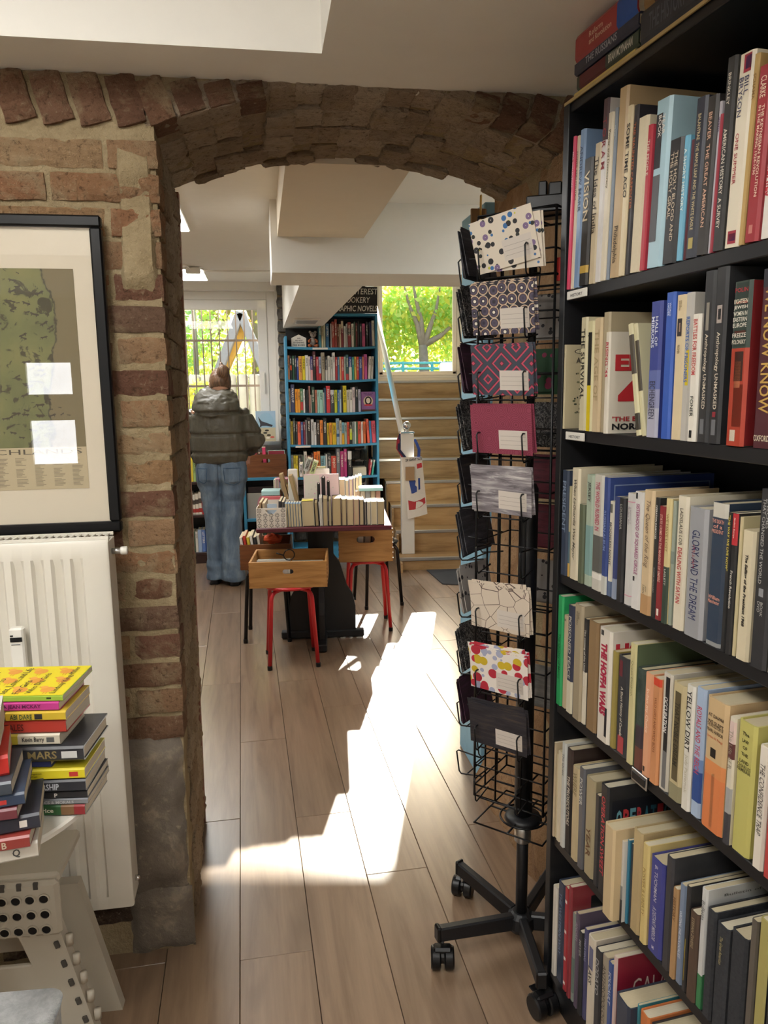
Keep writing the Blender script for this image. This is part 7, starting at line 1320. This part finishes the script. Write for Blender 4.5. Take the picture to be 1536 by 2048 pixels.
MB().box((fwid / 2, .016, fh / 2), (fwid - 2 * t_ + .004, .004, fh - 2 * t_ + .004)).build('mat_board', plain('cream_mat', 'd6cbb6', .9, noisy=.02), fr_)
mr, mt_ = wl_(151, 538, FQ + .014); mrb, mb_ = wl_(174, 976, FQ + .014); mr = (mr + mrb) / 2 - fl_; mt_ -= zb_; mb_ -= zb_; ml_ = fwid - mr; _, mm_ = wl_(165, 893, FQ + .014); mm_ -= zb_
m = NT('map_print'); v = m.coord('Object', (1, 0, 1)); n1 = m.noise(v, 3.2, 8, .62, .3); n2 = m.noise(v, 26, 4, .6, 1.0); n3 = m.noise(v, 4.6, 2)
land = m.ramp(m.noise(v, 9, 5), [(.3, lin('5c5e3c')), (.5, lin('6e7046')), (.7, lin('7e7a4c'))]); land = m.mix(m.ramp(n2, [(.56, G(0)), (.60, G(.9))]), land, lin('3a3424'))
sx = m.new('ShaderNodeSeparateXYZ'); m.l.new(m.coord('Object'), sx.inputs[0]); edge = m.math('ADD', sx.outputs[0], m.math('MULTIPLY', n1, .22))
c = m.mix(m.ramp(edge, [(mr + .035, G(0)), (mr + .042, G(1))]), land, lin('75694c')); c = m.mix(m.ramp(m.math('ABSOLUTE', m.math('SUBTRACT', edge, mr + .039)), [(0.0, G(.9)), (.004, G(0))]), c, lin('2c2820'))
m.col(c); m.rough(.7); MT['map'] = m.mat
mo = MB().box(((ml_ + mr) / 2, .0135, (mm_ + mt_) / 2), (mr - ml_, .001, mt_ - mm_)).build('map_sheet', MT['map'], fr_)
lo = MB().box(((ml_ + mr) / 2, .0135, (mb_ + mm_) / 2), (mr - ml_, .001, mm_ - mb_)).build('legend_sheet', plain('legend_paper', 'b8a98a', .8), fr_)
lettering('TIERE DEUTSCHLANDS', lo, (mr - .455, .0128, mm_ - .016), (1, 0, 0), (0, 0, 1), .445, .012, '4a4234', 0.0)
lk = MB(); rl_ = random.Random(4)
for cx in range(8):
    x = mr - .035 - .042 * cx
    for r in range(26):
        z = mm_ - .026 - .0031 * r
        if z < mb_ + .006 or (r in (6, 7, 15) and cx % 2): continue
        L = rl_.uniform(.012, .026); lk.quad((x, .0128, z), (x + L, .0128, z), (x + L, .0128, z + .0013), (x, .0128, z + .0013))
lk.build('legend_text', MT['ink'], lo, False, lin('7a6e58'))
ak = MB()
for i in range(210):
    x, z = rl_.uniform(ml_, mr - .02 - .06 * rl_.random()), rl_.uniform(mm_ + .01, mt_ - .01); r = rl_.uniform(.004, .011); a = rl_.uniform(-.5, .5)
    P = [(x + r * (u_ * cos(a)) - r * w_ * sin(a), .0127, z + r * u_ * sin(a) + r * w_ * cos(a)) for u_, w_ in ((-1, .05), (-.7, .35), (-.1, .3), (.4, .45), (.75, .5), (1.0, .2), (.7, .1), (.5, -.4), (.4, 0), (-.3, -.05), (-.5, -.45), (-.6, 0))]; ak.add(P, [tuple(range(12))])
ak.build('animal_print', MT['ink'], mo, False, lin('38301f'))
m = NT('picture_glass'); g = m.new('ShaderNodeBsdfGlossy'); g.inputs['Roughness'].default_value = .01; tr = m.new('ShaderNodeBsdfTransparent'); f_ = m.new('ShaderNodeLayerWeight'); mx = m.new('ShaderNodeMixShader')
m.l.new(m.math('ADD', m.math('MULTIPLY', m.math('POWER', f_.outputs['Facing'], 5.0), .96), .04), mx.inputs[0]); m.l.new(tr.outputs[0], mx.inputs[1]); m.l.new(g.outputs[0], mx.inputs[2]); m.l.new(mx.outputs[0], m.out.inputs[0])
MB().box((fwid / 2, .009, fh / 2), (fwid - 2 * t_ + .004, .002, fh - 2 * t_ + .004)).build('glass', m.mat, fr_)
# radiator
RQ_ = -.135; rr1, rzt = wl_(219, 1080, RQ_); rr2, rzb = wl_(263, 1815, RQ_); rr_x = (rr1 + rr2) / 2; RWD = .95; rl0 = rr_x - RWD; rh = rzt - rzb
MT['radwhite'] = plain('radiator_white', 'd9d4c8', .4, noisy=.02)
rd = thing('radiator', 'white fluted panel radiator on the brick pier below the framed map', 'radiator', B(rl0, RQ_, rzb), TH)
k = MB(); n = 20; pitch = .0425; prof = [(0, 0)]; x = .045
xs = [0.0, .012]; 
cols_ = []
x = RWD - .05
while x > .05: cols_.append(x - .02); x -= pitch
cols_ = cols_[::-1]
front = [(0, .004), (.006, 0)]
for cx in cols_: front += [(cx - .014, 0), (cx - .008, .010), (cx + .008, .010), (cx + .014, 0)]
front += [(RWD - .006, 0), (RWD, .004)]
zr = [(0, 0), (.035, 0), (.055, 1), (rh - .06, 1), (rh - .04, 0), (rh - .006, 0), (rh, .0)]
V = [(x_, .0 + y_ * (a if y_ > .005 else 1) + (.004 if j in (0, 6) else 0), z_) for j, (z_, a) in enumerate(zr) for x_, y_ in front]; nf = len(front)
k.add(V, [(j * nf + i, j * nf + i + 1, (j + 1) * nf + i + 1, (j + 1) * nf + i) for j in range(6) for i in range(nf - 1)]); k.box((RWD / 2, .016, rh / 2), (RWD, .008, rh))
autosmooth(k.build('front_panel', MT['radwhite'], rd), 40)
MB().box((RWD / 2, .075, rh / 2), (RWD - .004, .014, rh - .01)).build('rear_panel', MT['radwhite'], rd)
for x in (.002, RWD - .002): MB().cbox((x, .045, rh / 2), (.004, .075, rh - .012), .001).build('side_cover', MT['radwhite'], rd)
gm = MB().box((.007, .05, rh + .001), (.005, .05, .004)).mesh('grille_slat', MT['radwhite'])
MB().cbox((RWD / 2, .018, rh + .002), (RWD, .006, .008), .001).build('grille_rail', MT['radwhite'], rd); MB().cbox((RWD / 2, .078, rh + .002), (RWD, .006, .008), .001).build('grille_rail', MT['radwhite'], rd)
for i in range(60): o = put(gm, 'grille_slat', rd); o.location = (.006 + .0157 * i, 0, 0)
MB().tube([(RWD, .045, rh - .035), (RWD + .022, .045, rh - .035)], .007, 12).build('vent_plug', MT['metal'], rd, True); MB().lathe([(.009, 0), (.010, .003), (.010, .014), (.006, .016)], 12, (RWD + .02, .045, rh - .035), Matrix.Rotation(pi / 2, 3, 'Y')).build('vent_key', MT['white'], rd, True)
MB().lathe([(.007, 0), (.007, .010), (.0, .012)], 12, (RWD, .045, .05), Matrix.Rotation(pi / 2, 3, 'Y')).build('blind_plug', MT['chrome'], rd, True)
for x in (.12, RWD - .15): MB().cbox((x, .107, rh * .8), (.03, .055, .06), .003).build('wall_bracket', MT['radwhite'], rd)
ex0, ez0 = wl_(19, 1255, RQ_ - .012); ex1, ez1 = wl_(54, 1320, RQ_ - .012)
mtr = thing('heat_meter', 'white digital heat meter clipped on the radiator', 'meter', B(ex0, RQ_ - .024, ez1 - .03), TH); mw, mh = ex1 - ex0, ez0 - ez1 + .03
MB().cbox((mw / 2, .0118, mh / 2), (mw, .0225, mh), .004).build('case', MT['white'], mtr); MB().box((mw / 2, -.0002, mh * .76), (mw * .82, .002, .010)).build('display', MT['wire'], mtr)
for x in (.16, .26): MB().box((mw * x, -.0002, mh * .845), (.003, .002, .003)).build('sensor_dot', MT['wire'], mtr)
MB().box((mw * .45, -.0002, mh * .655), (mw * .62, .001, .0022)).build('printed_line', MT['ink'], mtr, False, lin('6a6a6a'))
# round white table with two piles of books
TZ2 = .72; tc_ = onz(138, 1640, TZ2); tR = .26; tcx, tcy = tc_.x - tR * .95 , tc_.y + tR * .32
rt = thing('side_table', 'round white side table carrying two piles of paperbacks by the radiator', 'table', (tcx, tcy, 0))
MB().lathe([(0, TZ2 - .02), (tR - .012, TZ2 - .02), (tR, TZ2 - .012), (tR, TZ2 - .004), (tR - .004, TZ2), (0, TZ2)], 64).build('tabletop', MT['white'], rt, True); autosmooth(rt.children[0], 40)
MB().lathe([(.13, 0), (.13, .008), (.06, .02), (.025, .035), (.025, TZ2 - .03), (.08, TZ2 - .02)], 28).build('pedestal', MT['white'], rt, True)
def pilebook(xs, ys, xe, ye, thk, colr, lab, z, dpt, Yh, title='', ink='1c1c1c', bands=(), tl=(.5, .95), cover=None, hard=False, grp='pile', page='e4dccb', face=0, ang=None):
    pass
def lay(cx, cy, z, ang, L, D, th_, colr, lab, title='', ink='1c1c1c', bands=(), tl=(.4, .92), cover=None, hard=False, grp=None, page='ddd4c2', tf=.55, bold=.02):
    """book lying flat: spine edge at y=0 of a frame at (cx, cy) = near spine corner farthest along +x, turned by ang"""
    M = Matrix.Translation((cx, cy, z)) @ Matrix.Rotation(ang, 4, 'Z') @ Matrix.Translation((-L, 0, 0)) @ Matrix.Rotation(pi / 2, 4, 'Y') @ Matrix.Translation((-th_, 0, 0))
    return book(M, 0, 0, 0, th_, D, L, colr, lab, grp, 0, hard, title, ink, bands, page, tl, tf, 0, bold, up=True, cover=cover)
# rear pile: right-hand spine corners measured in the photograph, from the bottom up
G1 = 'rear pile of books on the side table'
def chick(o, t, d, h):
    pass
rear = [ # x corner, y bottom, y top (pixels), depth, colour, title, ink, bands, label, ang
 (170, 1632, 1610, '26382c', 'Janie Price', 'e8e2d4', [(.78, .90, '7a5a3c'), (.90, 1, '8a2a2c'), (.6, .78, '2f5a34')], 'dark green paperback lowest in the rear pile on the side table', .03, (.42, .76)),
 (175, 1608, 1597, '7a7c80', 'ECONOMICS & MORALS', 'b8b8b8', [], 'grey thin paperback second in the rear pile on the side table', .04, (.4, .9)),
 (173, 1596, 1581, '1d1d20', 'P', 'd8d4cc', [(.46, .6, '8a2c30')], 'black paperback with a red block third in the rear pile on the side table', .05, (.7, .76)),
 (171, 1580, 1556, '23252c', 'CENSORSHIP', 'b8bcc4', [], 'dark navy paperback lettered CENSORSHIP fourth in the rear pile on the side table', .07, (.42, .76)),
 (168, 1554, 1532, 'd8c820', 'Carl T. Bergstrom|Jevin D. West', '6a6018', [((.86, .2, .8), .94, 'b83430')], 'yellow paperback with a red roundel in the rear pile on the side table', .06, (.42, .82)),
 (100, 1540, 1522, '2a3468', '', '', [], 'small blue book tucked under the MARS hardback', .02, (.4, .9)),
 (168, 1508, 1478, '26272c', 'MARS', '8a7a50', [((.80, .2, .85), .94, 'c8c8c4')], 'thick black hardback lettered MARS in the rear pile on the side table', .05, (.50, .76)),
 (118, 1484, 1461, 'ccc4b0', 'Kevin Barry', '2c2a28', [(.35, .62, 'b8a838'), ((.88, .2, .8), .95, '5a5a58')], 'cream paperback with a yellow end in the rear pile on the side table', .03, (.66, .86)),
 (129, 1459, 1432, 'b03426', 'TALES', '5a1c18', [], 'red orange paperback in the rear pile on the side table', .03, (.45, .62)),
 (130, 1428, 1409, 'ccae2c', 'ABI DARE', '2c4a34', [((.72, .1, .9), .79, '2c2a28'), (.34, .46, '3a2a20')], 'mustard yellow paperback in the rear pile on the side table', .03, (.50, .70)),
 (115, 1406, 1388, 'c03a88', 'LAURA JEAN MCKAY', '5a1c48', [], 'magenta paperback second from the top of the rear pile on the side table', .02, (.38, .84)),
 (122, 1384, 1372, '9ab83a', 'Quick Chick', '2c3418', [((.86, .2, .6), .9, '2c3418')], 'yellow paperback with chick drawings topmost in the rear pile on the side table', .02, (.28, .56)),
]
Y0 = onz(150, 1632, TZ2).y; z = TZ2 + .0008; SPX = []
def chickcover(o, t, d, h):
    # upward face is the left board (x = 0 after lying); print laid just above it
    e = -.0006
    MB().quad((e, .001, .001), (e, d - .001, .001), (e, d - .001, h - .001), (e, .001, h - .001)).build('cover_print', MT['ink'], o, False, lin('e6d418'))
    for i in range(4):
        for j in range(3):
            cz, cy = h * (.10 + .24 * i + .05 * (j % 2)), d * (.18 + .31 * j); disc(o, e - .0004, cy, cz, d * .085, h * .062, 'e09a38'); disc(o, e - .0006, cy + d * .075, cz - h * .05, d * .045, h * .034, 'e8a848'); disc(o, e - .0007, cy + d * .08, cz - h * .088, d * .012, h * .016, 'd06a28', n=3)
            for q in (-.01, .014): MB().quad((e - .0005, cy - d * .085, cz + h * q), (e - .0005, cy - d * .145, cz + h * q), (e - .0005, cy - d * .145, cz + h * (q + .006)), (e - .0005, cy - d * .085, cz + h * (q + .006))).build('cover_print', MT['ink'], o, False, lin('d88a38'))
    for tx, z0, L, H in (('Quick Chick', .22, .75, .085), ('Guide to', .34, .5, .06), ('Sex, Love, and Life', .49, .86, .075), ('For Girls', .60, .42, .06), ('Who Dig Girls', .72, .66, .07), ('Lindsay King-Miller', .93, .88, .065)): lettering(tx, o, (e - .0009, d * .06, h * z0), (0, 1, 0), (0, 0, -1), d * L, h * H, '3a2a14', .0)
for i, (xc, yb, yt, colr, title, ink, bands, lab, ang, tl) in enumerate(rear):
    off = ony(xc, (yb + yt) / 2, Y0); thk = max(.008, (ony(xc, yt, Y0).z - ony(xc, yb, Y0).z) * .97); L = .20
    if i == 5: 
        lay(off.x, Y0 + .004, z + .0, .02, .12, .12, .016, colr, lab, hard=True, grp=G1); z += .0166; continue
    big = i in (6,); D = .125 if not big else .145
    lay(off.x, Y0 - (.004 if big else 0) + .002 * (i % 3), z, ang, L if i != 11 else .21, D if i != 11 else .15, thk, colr, lab, title, ink, bands, tl, chickcover if i == 11 else None, big, G1)
    z += thk + .0006
G2 = 'front pile of books on the side table'
frontp = [ # x corner, thickness, colour ...
 (63, .030, 'd6d0c4', 'Q', '4a4a48', [], 'white paperback lowest in the front pile on the side table', .34, (.8, .86), .02),
 (60, .022, '8a3028', 'B B', 'c8b8a0', [], 'rust red paperback second in the front pile on the side table', .28, (.72, .82), .0),
 (72, .028, '1f2432', 'S', 'e0dcd4', [((.84, .2, .8), .90, 'd8d4cc')], 'dark navy paperback with a white roundel third in the front pile on the side table', .36, (.6, .7), .02),
 (40, .020, '6a2c34', '', '', [(.2, .8, '2c3468')], 'maroon and blue paperback fourth in the front pile on the side table', .26, (.4, .9), .0),
 (52, .022, '2c3c54', 'C', 'a8b0bc', [((.80, .3, .8), .86, 'b83430')], 'slate blue paperback fifth in the front pile on the side table', .34, (.6, .7), .01),
 (34, .024, '38404a', 'K', '1c2026', [], 'grey paperback sixth in the front pile on the side table', .30, (.8, .88), .0),
 (20, .036, 'c82820', '', '', [], 'thick bright red paperback in the front pile on the side table', .42, (.4, .9), .02),
 (10, .020, 'a8604c', '', '', [], 'brown pink paperback near the top of the front pile on the side table', .36, (.4, .9), .0),
 (14, .040, 'd8d6d2', '', '', [], 'thick white paperback with a blue panel topmost in the front pile on the side table', .40, (.4, .9), .01)]
z = TZ2 + .0008; Y1 = onz(63, 1730, TZ2).y + .02
for i, (xc, thk, colr, title, ink, bands, lab, ang, tl, dy) in enumerate(frontp):
    x = ony(xc, 1560, Y1).x; lay(x, Y1 + dy - .02, z, ang, .195, .125, thk, colr, lab, title, ink, bands, tl, (lambda o, t, d, h: MB().quad((-.0006, d * .55, h * .4), (-.0006, d * .8, h * .4), (-.0006, d * .8, h * .93), (-.0006, d * .55, h * .93)).build('cover_print', MT['ink'], o, False, lin('34508c'))) if i == 8 else None, False, G2); z += thk + .0006
# folding step stool
MT['beige'] = plain('beige_plastic', 'b8b0a0', .5, noisy=.03)
fs0 = onz(126, 1742, .47)
fs = thing('step_stool', 'folding beige plastic step stool with punched seat below the side table', 'stool', (fs0.x + .0, fs0.y - .02, 0), .12)
SWd, SDd, SH_ = .34, .17, .48
k = MB(); nx, ny = 8, 5; hole = MB()
k.cbox((-SWd / 2, SDd / 2, SH_ - .012), (SWd, SDd, .024), .006); fixn(k.build('seat', MT['beige'], fs))
k = MB(); k.cbox((-SWd / 2, -.004, SH_ - .075), (SWd, .022, .130), .008); fpan = k.build('front_flap', MT['beige'], fs)
hm = MB().lathe([(0, 0), (.0095, 0), (.0095, .004), (.0125, .004), (.0125, 0), (.0125, -.001)], 16, (0, 0, 0), Matrix.Rotation(pi / 2, 3, 'X')).mesh('grip_ring', [MT['beige']]); dm = MB().lathe([(0, 0), (.0098, 0), (.0098, .002), (0, .002)], 16, (0, 0, 0), Matrix.Rotation(pi / 2, 3, 'X')).mesh('hole', [MT['wire']])
for r in range(3):
    for c in range(11):
        o = put(hm, 'grip_ring', fpan); o.location = (-.03 - .0285 * c, -.0145, SH_ - .048 - .036 * r); o = put(dm, 'hole', fpan); o.location = (-.03 - .0285 * c, -.0142, SH_ - .048 - .036 * r)
sm_ = MB().cbox((0, 0, 0), (.010, .006, .016), .001).mesh('hinge_slot', [plain('shadow_slot', '4a4640', .7)])
for c in range(9): o = put(sm_, 'hinge_slot', fpan); o.location = (-.045 - .034 * c, -.0135, SH_ - .018)
def panel_leg(x0, x1, y, name):
    P = [(x0, .0), (x0 + .03, .0), (x1 + .03, SH_ - .14), (x1, SH_ - .14)]
for y, nm in ((.0, 'leg_frame'), (SDd - .02, 'leg_frame')):
    k = MB()
    for sx in (-1, 1):
        xt, xb = (-.01, .07) if sx > 0 else (-SWd + .01, -SWd - .07)
        k.prism([(xb - .06 * (1 if sx > 0 else -1), 0), (xb, 0), (xt, SH_ - .13), (xt - .09 * sx, SH_ - .13)], lambda x, z_, t: Vector((x, y + t, z_)), 0, .03)
    k.cbox((-SWd / 2, y + .012, .22), (SWd - .02, .012, .08), .003); k.cbox((-SWd / 2, y + .012, .05), (SWd + .04, .012, .03), .003)
    fixn(k.build(nm, MT['beige'], fs))
for i in range(7):
    f_ = i / 6.5; o = put(sm_, 'hinge_slot', fs); o.location = (.065 - .075 * f_ - .012, -.003, .025 + (SH_ - .17) * f_); o.rotation_euler = (0, -.28, 0)
    MB().lathe([(.008, -.012), (.008, .012)], 10, (.078 - .075 * f_, .004, .03 + (SH_ - .17) * f_), Matrix.Identity(3)).build('hinge_knuckle', MT['beige'], fs, True)
# upholstered chair corner
m = NT('grey_felt'); v = m.coord('Object'); f = m.noise(v, 40, 5, .7); m.col(m.ramp(f, [(.35, lin('5a5e60')), (.5, lin('7c8082')), (.65, lin('9a9e9e'))])); m.rough(.95); m.bump(m.noise(v, 250, 2), .4, .002); m.b.inputs['Sheen Weight'].default_value = .4
cp = onz(135, 1975, .44)
ch = thing('upholstered_stool', 'grey felt upholstered seat corner in front of the step stool', 'stool', (cp.x, cp.y, 0), .10)
k = MB(); W2, D2 = .42, .42
def rrect(w, d, r, z, n=8): return [Vector((-w / 2 + (w / 2 - r) * sx + r * cos(a), -d / 2 + (d / 2 - r) * sy + r * sin(a), z)) for sx, sy, a0_ in ((1, 1, 0), (-1, 1, pi / 2), (-1, -1, pi), (1, -1, 3 * pi / 2)) for a in [a0_ + pi / 2 * i / n for i in range(n + 1)]]
def ctr(w, d, r, z): return [p + Vector((-W2 / 2 + W2 / 2, 0, 0)) for p in rrect(w, d, r, z)]
R3 = [(W2 - .02, .355, .04), (W2, .365, .05), (W2, .41, .05), (W2 - .012, .428, .048), (W2 - .04, .438, .04), (W2 - .12, .442, .03)]
k.loft([[p for p in rrect(w, w, r, zz)] for w, zz, r in R3]); fixn(k.build('seat_cushion', m.mat, ch, True))
for x in (-.05, -W2 + .05):
    for y in (-.05, -W2 + .05): MB().lathe([(.014, 0), (.02, .355)], 12, (x + .0, y, 0)).build('leg', MT['blackpaint'], ch, True)
